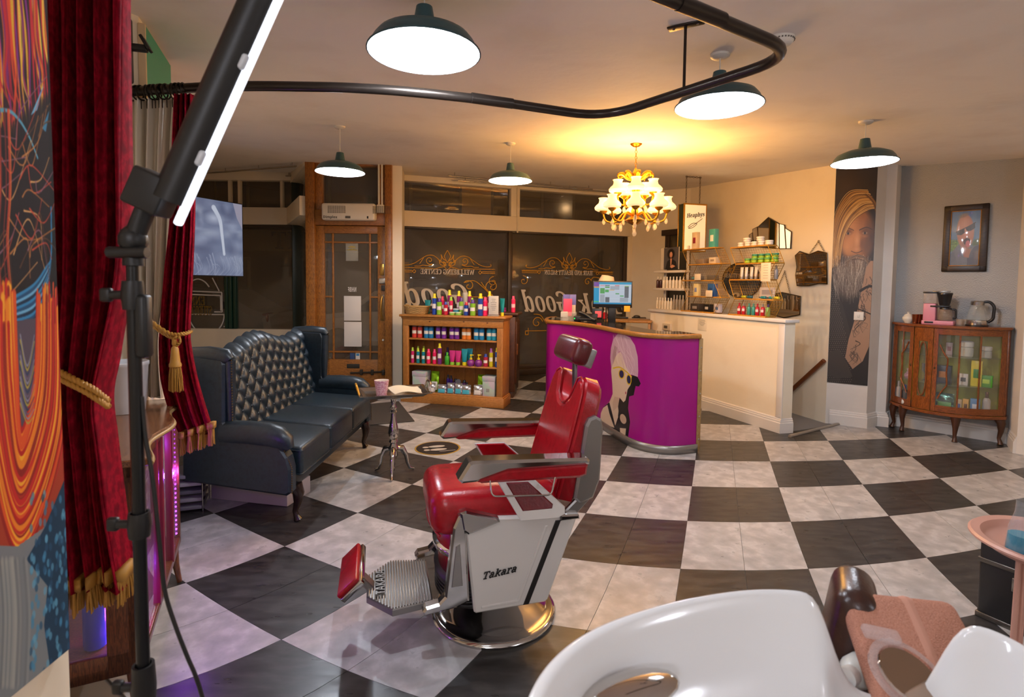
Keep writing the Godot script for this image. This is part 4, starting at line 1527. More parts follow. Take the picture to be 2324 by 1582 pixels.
# ---------------------------------------------------------------- wing-back sofa
func build_sofa() -> void:
	var f0 := on_y(672, 1180)
	var f1 := on_y(826, 1016)
	var b0 := on_y(458, 1146)
	var ex := (b0 - f0).normalized()
	var ez := (f1 - f0).normalized()
	var L := f0.distance_to(f1) + 0.1
	var dep := f0.distance_to(b0) + 0.06
	var t := thing("wing_back_sofa", "blue leather wing-back sofa with deep buttoned back and three seat cushions", "sofa", f0)
	var lay := func(q: Vector3) -> Vector3: return ex * (q.x - 0.03) + ez * (q.z - 0.05) + Vector3.UP * q.y
	var blue := leather("blue_leather", "0f1820", "1b2a34", 0.4)
	var legm := col("21100c", 0.25)
	var g: B
	# base rail
	g = B.new()
	g.fn = lay
	g.rbox(Vector3(dep / 2 + 0.02, 0.26, L / 2), Vector3(dep - 0.02, 0.13, L - 0.02), 0.02, 2)
	part(t, "base_rail", g, blue)
	for e in 2:
		var zin: float = 0.0 if e == 0 else L
		var dir: float = -1.0 if e == 0 else 1.0
		# outer side panel with the wing
		g = B.new()
		g.fn = lay
		g.pos(0, 0, zin - 0.09 if e == 0 else zin - 0.01)
		g.prism(pv([0.03, 0.2, 0.0, 0.22, 0.0, 0.36, 0.02, 0.43, 0.07, 0.49, 0.12, 0.53, 0.44, 0.54, 0.47, 0.6, 0.46, 0.95, 0.48, 1.0, dep, 1.0, dep + 0.02, 0.2]), 0.1, 0.015)
		var side := part(t, "side_panel", g, blue)
		# arm roll with a gathered front
		g = B.new()
		g.fn = lay
		var zc := zin + dir * 0.045
		g.tube([Vector3(0.02, 0.47, zc), Vector3(0.04, 0.505, zc), Vector3(0.09, 0.53, zc), Vector3(0.16, 0.54, zc), Vector3(0.3, 0.54, zc), Vector3(0.5, 0.53, zc)], [0.03, 0.055, 0.068, 0.072, 0.072, 0.07], 16)
		part(t, "arm", g, blue)
		# wing: top roll and front roll
		g = B.new()
		g.fn = lay
		g.tube([Vector3(0.44, 0.97, zc), Vector3(0.46, 0.99, zc), Vector3(0.6, 1.0, zc), Vector3(dep, 0.99, zc)], [0.03, 0.05, 0.05, 0.045], 14)
		g.tube([Vector3(0.465, 0.56, zc - dir * 0.02), Vector3(0.46, 0.75, zc - dir * 0.02), Vector3(0.455, 0.97, zc - dir * 0.01)], [0.03, 0.038, 0.04], 12)
		part(t, "wing", g, blue)
		# brass nail trim
		g = B.new()
		g.fn = lay
		for k in 26:
			g.ball(Vector3(0.425 + 0.02 * sin(k * 0.3) * 0.0, 0.56 + k * 0.0165, zc + dir * 0.012), Vector3(0.006, 0.006, 0.006), 6)
		for k in 22:
			var q := k / 21.0
			var p := Vector2(-0.006, 0.22).lerp(Vector2(-0.006, 0.37), minf(q * 2.0, 1.0)).lerp(Vector2(0.05, 0.475), maxf(0.0, q * 2.0 - 1.0))
			g.ball(Vector3(p.x, p.y, zin + dir * 0.075), Vector3(0.005, 0.005, 0.005), 6)
		part(side, "nail_trim", g, col("6a5636", 0.35, 0.8))
	# buttoned back
	var hump := func(z: float) -> float: return 1.0 + 0.045 * cos(TAU * (z / L - 0.5) * 1.5) - 0.015
	g = B.new()
	g.fn = lay
	g.grid(func(u: float, v: float) -> Vector3:
		var z: float = L * (1.0 - u)
		var top: float = hump.call(z)
		var h: float = lerpf(0.36, top, v)
		var x: float = lerpf(0.53, 0.68, v)
		var a := absf(sin(PI * (z / 0.125 + v * 4.2)))
		var b := absf(sin(PI * (z / 0.125 - v * 4.2)))
		var puff := 0.028 * pow(maxf(a * b, 0.0001), 0.65)
		if v > 0.9:
			var r := (v - 0.9) / 0.1
			var flute := 0.02 * absf(sin(PI * z / 0.125))
			x = lerpf(x, 0.78, r * r)
			h += sin(r * PI * 0.5) * 0.05 + flute * (1.0 - r * 0.3) - 0.02 * r
			puff *= 1.0 - r
		return Vector3(x - puff, h, z), 150, 90)
	part(t, "buttoned_back", g, blue)
	g = B.new()
	g.fn = lay
	g.grid(func(u: float, v: float) -> Vector3:
		var z: float = L * u
		return Vector3(lerpf(dep + 0.02, dep - 0.0, v), lerpf(0.2, hump.call(z) + 0.02, v), z), 20, 6)
	part(t, "back_panel", g, blue)
	g = B.new()
	g.fn = lay
	g.grid(func(u: float, v: float) -> Vector3:
		var z: float = L * (1.0 - u)
		return Vector3(lerpf(0.77, dep, v), hump.call(z) + 0.03 + 0.012 * absf(sin(PI * z / 0.125)) * (1.0 - v) - 0.01 * v, z), 100, 4)
	part(t, "top_roll", g, blue)
	# buttons
	var bm := B.new()
	bm.ball(Vector3.ZERO, Vector3(0.008, 0.011, 0.011), 8)
	var bmesh := bm.mesh()
	for r in 9:
		for c in 14:
			var z := (c + (0.5 if r % 2 else 0.0)) * 0.125
			var v := r / 8.4
			if z > L - 0.02 or z < 0.02 or v > 0.9:
				continue
			var pnt: Vector3 = lay.call(Vector3(lerpf(0.53, 0.68, v) - 0.004, lerpf(0.36, hump.call(z), v), z))
			part(t, "button", bmesh, blue, pnt)
	# seat cushions
	for k in 3:
		var z0 := 0.02 + k * (L - 0.04) / 3.0
		var z1 := 0.02 + (k + 1) * (L - 0.04) / 3.0
		g = B.new()
		g.fn = func(q: Vector3) -> Vector3:
			var zz := (q.z - (z0 + z1) / 2) / ((z1 - z0) / 2)
			var bulge := 0.02 * (1.0 - zz * zz) * clampf((q.y - 0.33) / 0.1, 0.0, 1.0)
			return lay.call(Vector3(q.x, q.y + bulge, q.z))
		g.rbox(Vector3(0.27, 0.37, (z0 + z1) / 2), Vector3(0.6, 0.17, z1 - z0 - 0.004), 0.03, 3)
		var cu := part(t, "seat_cushion", g, blue)
		for y in [0.295, 0.435]:
			g = B.new()
			g.fn = lay
			g.tube(round_path([Vector3(0.5, y + 0.006, z0 + 0.006), Vector3(-0.024, y, z0 + 0.006), Vector3(-0.024, y, z1 - 0.006), Vector3(0.5, y + 0.006, z1 - 0.006)], 0.03, 4), 0.006, 6)
			part(cu, "piping", g, blue)
	# cabriole legs
	for q in [[0.03, 0.05, -1.0], [0.03, L - 0.05, -1.0], [dep - 0.03, 0.05, 1.0], [dep - 0.03, L - 0.05, 1.0]]:
		g = B.new()
		g.fn = lay
		var d: float = q[2]
		g.tube([Vector3(q[0], 0.22, q[1]), Vector3(q[0] + d * 0.02, 0.17, q[1]), Vector3(q[0] + d * 0.012, 0.11, q[1]), Vector3(q[0] - d * 0.006, 0.055, q[1]), Vector3(q[0] + d * 0.006, 0.025, q[1]), Vector3(q[0] + d * 0.014, 0.006, q[1])], [0.045, 0.04, 0.026, 0.018, 0.022, 0.03], 12)
		part(t, "leg", g, legm)

	# cardboard box under the sofa
	var c0 := on_y(640, 1151)
	var c1 := on_y(468, 1132)
	var dirx := (c1 - c0).normalized()
	g = B.new()
	g.rbox(Vector3(0, 0.058, 0), Vector3(c0.distance_to(c1), 0.115, 0.26), 0.004)
	var bx := thing("cardboard_box", "flat white cardboard box lying on the floor under the sofa", "box", (c0 + c1) / 2 + Vector3(0.06, 0, -0.13), atan2(-dirx.z, dirx.x) + PI)
	part(bx, "carton", g, col("b9aeb0", 0.75))
	g = B.new()
	g.rbox(Vector3(0.02, 0.117, 0), Vector3(c0.distance_to(c1) * 0.9, 0.006, 0.22), 0.002)
	part(bx, "lid_flap", g, col("8d7f86", 0.75))
	# wire file rack beside the sofa
	var fr := thing("file_rack", "small chrome wire rack of magazines on the floor behind the curtain", "rack", on_y(434, 1150), 0.35)
	for k in 5:
		g = B.new()
		g.rbox(Vector3(0, 0.03 + k * 0.05, 0), Vector3(0.16, 0.022, 0.22), 0.004)
		part(fr, "magazine", g, col(["6f6a70", "8b8488", "5a565e", "a09a98", "77727a"][k], 0.6))
	for sx in [-0.085, 0.085]:
		g = B.new()
		g.tube([Vector3(sx, 0.0, 0.11), Vector3(sx, 0.27, 0.11), Vector3(sx, 0.27, -0.11), Vector3(sx, 0.0, -0.11)], 0.004, 6)
		part(fr, "wire_side", g, col("a5a2a0", 0.2, 0.9))

# ---------------------------------------------------------------- chrome side table and what is on it
func build_side_table() -> void:
	var p := on_y(893, 1076)
	var chrome := col("bdb8b4", 0.12, 1.0)
	var t := thing("pedestal_table", "small chrome pedestal table with turned stem and three curved legs", "table", p)
	var g := B.new()
	g.lathe([Vector2(0.0, 0.12), Vector2(0.022, 0.12), Vector2(0.035, 0.15), Vector2(0.03, 0.18), Vector2(0.04, 0.2), Vector2(0.03, 0.22), Vector2(0.022, 0.24), Vector2(0.034, 0.25), Vector2(0.026, 0.27), Vector2(0.036, 0.29), Vector2(0.04, 0.32), Vector2(0.032, 0.37), Vector2(0.02, 0.42), Vector2(0.017, 0.47), Vector2(0.028, 0.48), Vector2(0.018, 0.495), Vector2(0.026, 0.51), Vector2(0.016, 0.53), Vector2(0.02, 0.57), Vector2(0.03, 0.585), Vector2(0.0, 0.59)], 24)
	part(t, "stem", g, chrome)
	g = B.new()
	g.lathe([Vector2(0.0, 0.02), Vector2(0.008, 0.03), Vector2(0.012, 0.05), Vector2(0.006, 0.06), Vector2(0.014, 0.08), Vector2(0.008, 0.1), Vector2(0.018, 0.12), Vector2(0, 0.125)], 14)
	part(t, "finial", g, chrome)
	for k in 3:
		var an := -1.45 + k * TAU / 3
		var d := Vector3(cos(an), 0, -sin(an))
		g = B.new()
		g.tube([d * 0.02 + Vector3(0, 0.2, 0), d * 0.07 + Vector3(0, 0.19, 0), d * 0.105 + Vector3(0, 0.13, 0), d * 0.115 + Vector3(0, 0.07, 0), d * 0.135 + Vector3(0, 0.025, 0), d * 0.17 + Vector3(0, 0.01, 0)], [0.02, 0.024, 0.018, 0.013, 0.011, 0.009], 10)
		part(t, "leg", g, chrome)
	var turn := 0.35
	g = B.new()
	g.xf = Transform3D(Basis(Vector3.UP, turn), Vector3(0, 0.6, 0))
	g.rbox(Vector3.ZERO, Vector3(0.26, 0.016, 0.18), 0.006)
	part(t, "top_plate", g, chrome)
	# tray
	var tp := p + Vector3(0, 0.609, 0)
	var tr := thing("serving_tray", "rectangular silver tray with raised rim lying on the pedestal table", "tray", tp, turn)
	g = B.new()
	var rings := []
	for q in [[0.2, 0.13, 0.0], [0.205, 0.135, 0.004], [0.24, 0.165, 0.028], [0.26, 0.185, 0.03], [0.26, 0.185, 0.034], [0.235, 0.162, 0.033], [0.202, 0.132, 0.009], [0.0, 0.0, 0.006]]:
		var r := PackedVector3Array()
		for c in [[1, 1], [1, -1], [-1, -1], [-1, 1]]:
			r.append(Vector3(c[0] * q[0], q[2], c[1] * q[1]))
		rings.append(r)
	g.loft(rings, false, true, false)
	part(tr, "dish", g, col("a8a4a0", 0.16, 1.0))
	for s in [-1.0, 1.0]:
		g = B.new()
		g.tube(round_path([Vector3(s * 0.255, 0.03, 0.09), Vector3(s * 0.27, 0.09, 0.06), Vector3(s * 0.27, 0.09, -0.06), Vector3(s * 0.255, 0.03, -0.09)], 0.04, 5), 0.008, 8)
		part(tr, "handle", g, col("d69a2c", 0.35, 0.4) if s < 0 else chrome, Vector3.ZERO, "brass-coloured handle" if s < 0 else "")
	# mug and papers
	var cp := tr.transform * Vector3(-0.09, 0.008, 0.03)
	var m := thing("paper_cup", "pink patterned cup standing on the silver tray", "cup", cp)
	g = B.new()
	g.lathe([Vector2(0, 0.002), Vector2(0.036, 0.0), Vector2(0.038, 0.004), Vector2(0.052, 0.1), Vector2(0.054, 0.112), Vector2(0.05, 0.112)], 28)
	var pk := mat("cup_pink", Color.WHITE, 0.4)
	pk.albedo_texture = noise_tex("cup_spots", 0.04, [[0.0, "a85a70"], [0.45, "c98a9a"], [0.6, "e0c4c8"], [1.0, "c98a9a"]], 256, 2)
	tri_map(pk, Vector3(6, 6, 6))
	part(m, "outside", g, pk)
	g = B.new()
	g.lathe([Vector2(0.05, 0.112), Vector2(0.047, 0.1), Vector2(0.035, 0.01), Vector2(0, 0.008)], 28)
	part(m, "inside", g, col("e6dccf", 0.4))
	g = B.new()
	g.grid(func(u: float, v: float) -> Vector3: return Vector3((u - 0.5) * 0.24, 0.012 + 0.02 * v * v + 0.012 * sin(u * 5.0), (0.5 - v) * 0.17), 16, 10)
	g.grid(func(u: float, v: float) -> Vector3: return Vector3((0.5 - u) * 0.24, 0.008 + 0.02 * v * v + 0.012 * sin((1.0 - u) * 5.0), (0.5 - v) * 0.17), 16, 10)
	single("newspaper", g, col("d8cdb4", 0.8), "folded cream newspaper lying on the silver tray", "paper", tr.transform * Vector3(0.1, 0.012, 0.0), turn + 0.2)

# ---------------------------------------------------------------- curtains
func velvet() -> StandardMaterial3D:
	if mats.has("velvet"):
		return mats["velvet"]
	var m := mat("velvet", Color.WHITE, 0.8)
	m.albedo_texture = noise_tex("velvet_crush", 0.035, [[0.0, "4d0210"], [0.45, "6f0417"], [0.65, "8e0a22"], [1.0, "5d0312"]], 512, 4)
	tri_map(m, Vector3(2.2, 1.4, 2.2))
	m.metallic_specular = 0.2
	return m

# edges: list of [v, left u, right u] down the cloth at one depth
func cloth(edges: Array, depth: float, folds: float, amp: float, phase: float, n := 90) -> B:
	var g := B.new()
	var rows := []
	for e in edges.size() - 1:
		var st := 8
		for k in st + (1 if e == edges.size() - 2 else 0):
			var q := float(k) / st
			var row := []
			for j in 3:
				var c := []
				for o in [-1, 0, 1, 2]:
					c.append(edges[clampi(e + o, 0, edges.size() - 1)][j])
				row.append(cubic_interpolate(c[1], c[2], c[0], c[3], q))
			rows.append(row)
	var rings := []
	var top: float = rows[0][2] - rows[0][1]
	for r in rows:
		var front := PackedVector3Array()
		var back := PackedVector3Array()
		var squeeze: float = clampf(top / maxf(20.0, r[2] - r[1]), 0.8, 1.6)
		for i in n + 1:
			var s := float(i) / n
			var f := amp * squeeze * (0.7 * sin(TAU * folds * s + phase) + 0.3 * sin(TAU * folds * 2.3 * s + phase * 2.0 + r[0] * 0.002))
			var p := on_d(lerpf(r[1], r[2], s), r[0], depth)
			front.append(p + Vector3(0.25 * f, 0, f))
			back.append(p + Vector3(0.25 * f, 0, f - 0.008))
		back.reverse()
		front.append_array(back)
		rings.append(front)
	rings.reverse()
	g.loft(rings)
	return g

func fringe(parent: Node3D, b0: Array, depth: float, folds: float, amp: float, phase: float, len_px: float) -> void:
	# b0: [left u, left v, right u, right v] of the lower edge of the cloth
	var goldm := col("a9792e", 0.6)
	var band := B.new()
	var strands := B.new()
	var path := []
	var n := 60
	var r := RandomNumberGenerator.new()
	r.seed = 11
	for i in n + 1:
		var s := float(i) / n
		var f := amp * (0.7 * sin(TAU * folds * s + phase) + 0.3 * sin(TAU * folds * 2.3 * s + phase * 2.0 + b0[1] * 0.002))
		var p := on_d(lerpf(b0[0], b0[2], s), lerpf(b0[1], b0[3], s), depth) + Vector3(0.25 * f, 0, f)
		path.append(p)
	band.sweep(path, PackedVector2Array([Vector2(-0.008, -0.014), Vector2(0.008, -0.014), Vector2(0.008, 0.014), Vector2(-0.008, 0.014)]), 1.0, false, true, Vector3.UP)
	part(parent, "trim_band", band, goldm)
	var length := len_px * depth / FOCAL
	for i in n * 4:
		var s := i / 4.0
		var a: Vector3 = path[int(s)].lerp(path[mini(n, int(s) + 1)], s - int(s))
		var sway := Vector3(r.randf_range(-0.006, 0.006), -length * r.randf_range(0.92, 1.05), r.randf_range(-0.006, 0.006))
		strands.tube([a + Vector3(0, -0.01, r.randf_range(-0.004, 0.004)), a + sway * 0.6, a + sway], [0.0026, 0.0026, 0.0018], 4, false, false)
	var o := part(parent, "fringe", strands, goldm)
	o.set_meta("kind", "stuff")

func rope(path: Array, r: float) -> B:
	var g := B.new()
	var n := path.size()
	for k in 2:
		var p := []
		for i in n:
			var a: float = i * 1.1 + k * PI
			p.append(path[i] + Vector3(0, cos(a) * r * 0.6, sin(a) * r * 0.6))
		g.tube(p, r * 0.75, 6)
	return g

func dense(pts: Array, n: int) -> Array:
	var o := []
	for i in pts.size() - 1:
		for k in n:
			o.append(pts[i].cubic_interpolate(pts[i + 1], pts[maxi(0, i - 1)], pts[mini(pts.size() - 1, i + 2)], float(k) / n))
	o.append(pts[pts.size() - 1])
	return o

func build_curtains() -> void:
	var gold := col("b07c2c", 0.5)
	# near curtain
	var t := thing("velvet_curtain", "crimson velvet curtain tied back beside the painted mural with deep gold fringe", "curtain")
	part(t, "cloth", cloth([[-262, 100, 300], [0, 108, 287], [300, 112, 288], [600, 118, 287], [800, 126, 256], [900, 130, 238], [1000, 136, 248], [1150, 142, 268], [1325, 148, 296]], 1.22, 4.5, 0.036, 0.4), velvet())
	fringe(t, [148, 1318, 296, 1288], 1.22, 4.5, 0.036, 0.4, 72)
	var p0 := on_d(122, 838, 1.16)
	var p1 := on_d(190, 872, 1.15)
	var p2 := on_d(246, 910, 1.17)
	var g := rope(dense([p0, on_d(150, 852, 1.155), p1, on_d(222, 890, 1.155), p2], 12), 0.006)
	part(t, "tie_back_cord", g, gold)
	part(t, "tie_back_cord", rope(dense([p0 + Vector3(0, -0.014, 0), on_d(150, 866, 1.155), p1 + Vector3(0, -0.014, 0), on_d(228, 910, 1.155), p2 + Vector3(0, -0.012, 0)], 12), 0.006), gold)
	# far curtain with its cream lining
	t = thing("velvet_curtain", "crimson velvet curtain with cream lining hanging from rail rings, tied with tassel", "curtain")
	var lin := mat("lining_cloth", hexc("e4dbcc"), 0.8)
	part(t, "lining", cloth([[226, 284, 412], [330, 286, 405], [480, 290, 398], [640, 305, 388], [740, 318, 374], [800, 312, 372], [900, 290, 380]], 2.46, 4.5, 0.035, 1.1), lin)
	part(t, "cloth", cloth([[216, 398, 440], [330, 392, 442], [480, 388, 442], [620, 374, 437], [745, 364, 431], [790, 362, 434], [860, 366, 448], [930, 384, 468], [985, 408, 486]], 2.38, 3.5, 0.03, 0.2, 70), velvet())
	fringe(t, [408, 988, 487, 962], 2.38, 3.5, 0.03, 0.2, 46)
	part(t, "tie_back_cord", rope(dense([on_d(318, 700, 2.46), on_d(345, 730, 2.36), on_d(385, 757, 2.3), on_d(415, 758, 2.3), on_d(434, 752, 2.34)], 12), 0.0075), gold)
	part(t, "tie_back_cord", rope(dense([on_d(318, 708, 2.46), on_d(345, 738, 2.36), on_d(385, 764, 2.3), on_d(400, 766, 2.3)], 12), 0.0075), gold)
	var tp := on_d(401, 765, 2.28)
	part(t, "cord_loop", rope(dense([tp, on_d(393, 773, 2.28), on_d(398, 786, 2.28), on_d(408, 776, 2.28), tp + Vector3(0.01, 0, 0)], 8), 0.006), gold)
	var tas := part(t, "tassel_head", B.new().lathe([Vector2(0, 0.05), Vector2(0.008, 0.048), Vector2(0.012, 0.03), Vector2(0.008, 0.02), Vector2(0.014, 0.01), Vector2(0.017, -0.02), Vector2(0.02, -0.05), Vector2(0.024, -0.058), Vector2(0.024, -0.068), Vector2(0.018, -0.072), Vector2(0, -0.072)], 16), gold, on_d(397, 796, 2.28))
	var st := B.new()
	var r := RandomNumberGenerator.new()
	r.seed = 5
	for k in 90:
		var an := k * 2.4
		var rr := 0.02 * sqrt(k / 90.0)
		st.tube([Vector3(rr * cos(an), -0.065, rr * sin(an)), Vector3(rr * 1.3 * cos(an), -0.11, rr * 1.3 * sin(an)), Vector3(rr * 1.35 * cos(an) + r.randf_range(-0.004, 0.004), -0.172 + r.randf_range(-0.006, 0.006), rr * 1.35 * sin(an))], 0.0018, 4, false, false)
	part(tas, "strands", st, gold).set_meta("kind", "stuff")
	# rings on the rail
	var rm := B.new()
	var circ := []
	for k in 16:
		circ.append(Vector3(0, cos(TAU * k / 16) * 0.031, sin(TAU * k / 16) * 0.031))
	rm.tube(circ, 0.0035, 6, true)
	rm.tube([Vector3(0, -0.033, 0), Vector3(0, -0.07, 0)], 0.002, 5)
	var ringm := rm.mesh()
	var us := [292, 298, 312, 320, 333, 345, 352, 360, 368, 378, 391, 402, 409, 416]
	for i in us.size():
		var u: float = us[i]
		var p := on_y(u, 209.0 - (u - 270.0) * 0.0577, 2.29)
		var o := single("curtain_ring", ringm, col("2e2620", 0.3, 0.8), "dark metal curtain ring on the rail above the cream lining", "curtain ring", p + Vector3(0, -0.009, 0), 0.25 * sin(i * 2.1), "rings on the curtain rail")

# ---------------------------------------------------------------- painted mural on the wall end
func build_mural() -> void:
	var x := fp(126, 1.02).x + 0.02
	var map := func(u: float, v: float) -> Vector2:
		var dr := ray(u, v)
		var k := x / dr.x
		return Vector2(1.0 - (1.0 + dr.z * k) / 0.2, (2.3 - (1.45 + dr.y * k)) / 1.56)
	var p := Paint.new(300, 1000, hexc("2a0d14"))
	var r := RandomNumberGenerator.new()
	r.seed = 21
	var go := func(a: Array) -> Array:
		var o := []
		for i in range(0, a.size(), 2):
			o.append(map.call(a[i], a[i + 1]))
		return o
	# flame-coloured strands above
	var warm := ["c8202a", "e8b12a", "d96a1c", "7a1e6a", "b01030", "f0c84a", "8a2a90", "e24a20"]
	for k in 90:
		var u := r.randf_range(-160, 105)
		p.stroke(go.call([u - 30, -300, u - 10, -60, u + r.randf_range(-6, 8), 80, u + r.randf_range(0, 14), 180, u + r.randf_range(4, 22), r.randf_range(220, 320)]), r.randf_range(3, 16), 2, hexc(warm[k % 8]), 0.75)
	# dark middle
	for k in 10:
		p.poly(go.call([-200, 300 + k * 4, 20, 280 + k * 4, 120, 200 + k * 3, 140, 720, 60, 740 - k * 3, -200, 700]), hexc("17130f"), 0.2)
	p.poly(go.call([100, -300, 130, -300, 150, 700, 118, 700]), hexc("0c0a0a"), 0.95)
	for k in 10:
		p.stroke(go.call([20, 735 - k * 6, 75, 720 - k * 8, 105, 660 - k * 6, 116, 580, 116, 470]), 4, 3, hexc(["1a4a6e", "2f7fae", "0f2c44", "68a8cc"][k % 4]), 0.85)
	p.stroke(go.call([-60, 262, 10, 250, 40, 268, 66, 310, 86, 360]), 5, 3, hexc("5aa0b8"), 0.8)
	p.poly(go.call([70, 262, 100, 190, 84, 250]), hexc("6aaed0"))
	p.poly(go.call([95, 290, 112, 250, 104, 300]), hexc("3a7a9a"))
	for k in 46:
		var a := r.randf_range(-120, 90)
		var b := r.randf_range(300, 640)
		p.stroke(go.call([a, b, a + r.randf_range(10, 40), b + r.randf_range(-80, 60), a + r.randf_range(30, 90), b + r.randf_range(-160, 120)]), 2.2, 1.2, hexc(["b8763a", "d8a060", "c84a30", "8a5a6a", "5a3a20"][k % 5]), 0.8)
	for k in 12:
		var u := r.randf_range(-30, 22)
		p.stroke(go.call([u, 250, u + 4, 420, u - 2, 560, u + 10, 700]), 4, 2, hexc(["c8402c", "d86a30", "7a2a20"][k % 3]), 0.7)
	# drapes of orange and red below
	p.poly(go.call([-200, 800, 20, 860, 60, 1060, 100, 860, 150, 760, 158, 1250, -200, 1300]), hexc("a0361a"))
	p.poly(go.call([30, 730, 92, 720, 82, 960, 60, 1040, 42, 960]), hexc("51454f"))
	for k in 90:
		var q := r.randf()
		var lft := lerpf(-40, 34, q)
		var rgt := lerpf(150, 84, q)
		var deep := lerpf(1260, 980, q)
		p.stroke(go.call([lft, r.randf_range(640, 760), lft + 6, lerpf(700, deep, 0.5), (lft + rgt) / 2 - 10, deep + r.randf_range(-14, 14), rgt - 6, lerpf(700, deep, 0.55), rgt, r.randf_range(640, 740)]), r.randf_range(3, 11), r.randf_range(2, 8), hexc(["d8501c", "c0201a", "e8821c", "b3160f", "f0a428", "8a1a10"][k % 6]), 0.7)
	for k in 14:
		p.stroke(go.call([46, 760 + k * 12, 62, 830 + k * 10, 78, 760 + k * 14]), 3, 1.5, hexc(["8a8a9a", "b0a040", "2a3a5a", "6a5a70"][k % 4]), 0.7)
	# grey and blue lace at the foot
	p.poly(go.call([-200, 1230, 40, 1240, 110, 1190, 158, 1080, 175, 1520, -200, 1700]), hexc("767a7c"))
	p.poly(go.call([60, 1270, 100, 1200, 158, 1060, 176, 1520, 120, 1560, 100, 1420, 108, 1330]), hexc("12344c"))
	for k in 160:
		var q: Vector2 = map.call(r.randf_range(70, 165), r.randf_range(1120, 1540))
		p.blob(q.x, q.y, 0.018, 0.006, hexc(["3f83a8", "5f9dba", "1c4a6a"][k % 3]), 0.3, 0.7, r.randf_range(-1.0, 1.0))
	for k in 30:
		var u := r.randf_range(-80, 60)
		p.stroke(go.call([u, 1270, u + 8, 1400, u + 2, 1560]), 8, 8, hexc(["8a8c88", "6c6f72", "9a9a92"][k % 3]), 0.35)
	var g := B.new()
	var t := thing("wall_mural", "tall vivid painted canvas of flaming hair strands on the wall end", "painting", Vector3(x, 1.52, -0.9), 0)
	g.rbox(Vector3(-0.012, 0, 0), Vector3(0.022, 1.56, 0.2), 0.002)
	part(t, "canvas", g, col("2a1a1a", 0.7))
	g = B.new()
	g.group = 0xFFFFFFFF
	g.quad(Vector3(0, -0.78, -0.1) , Vector3(0, 0.78, -0.1), Vector3(0, 0.78, 0.1), Vector3(0, -0.78, 0.1), Vector2(1, 1), Vector2(1, 0), Vector2(0, 0), Vector2(0, 1))
	part(t, "picture", g, print_mat("mural_print", p.tex(), 0.9))

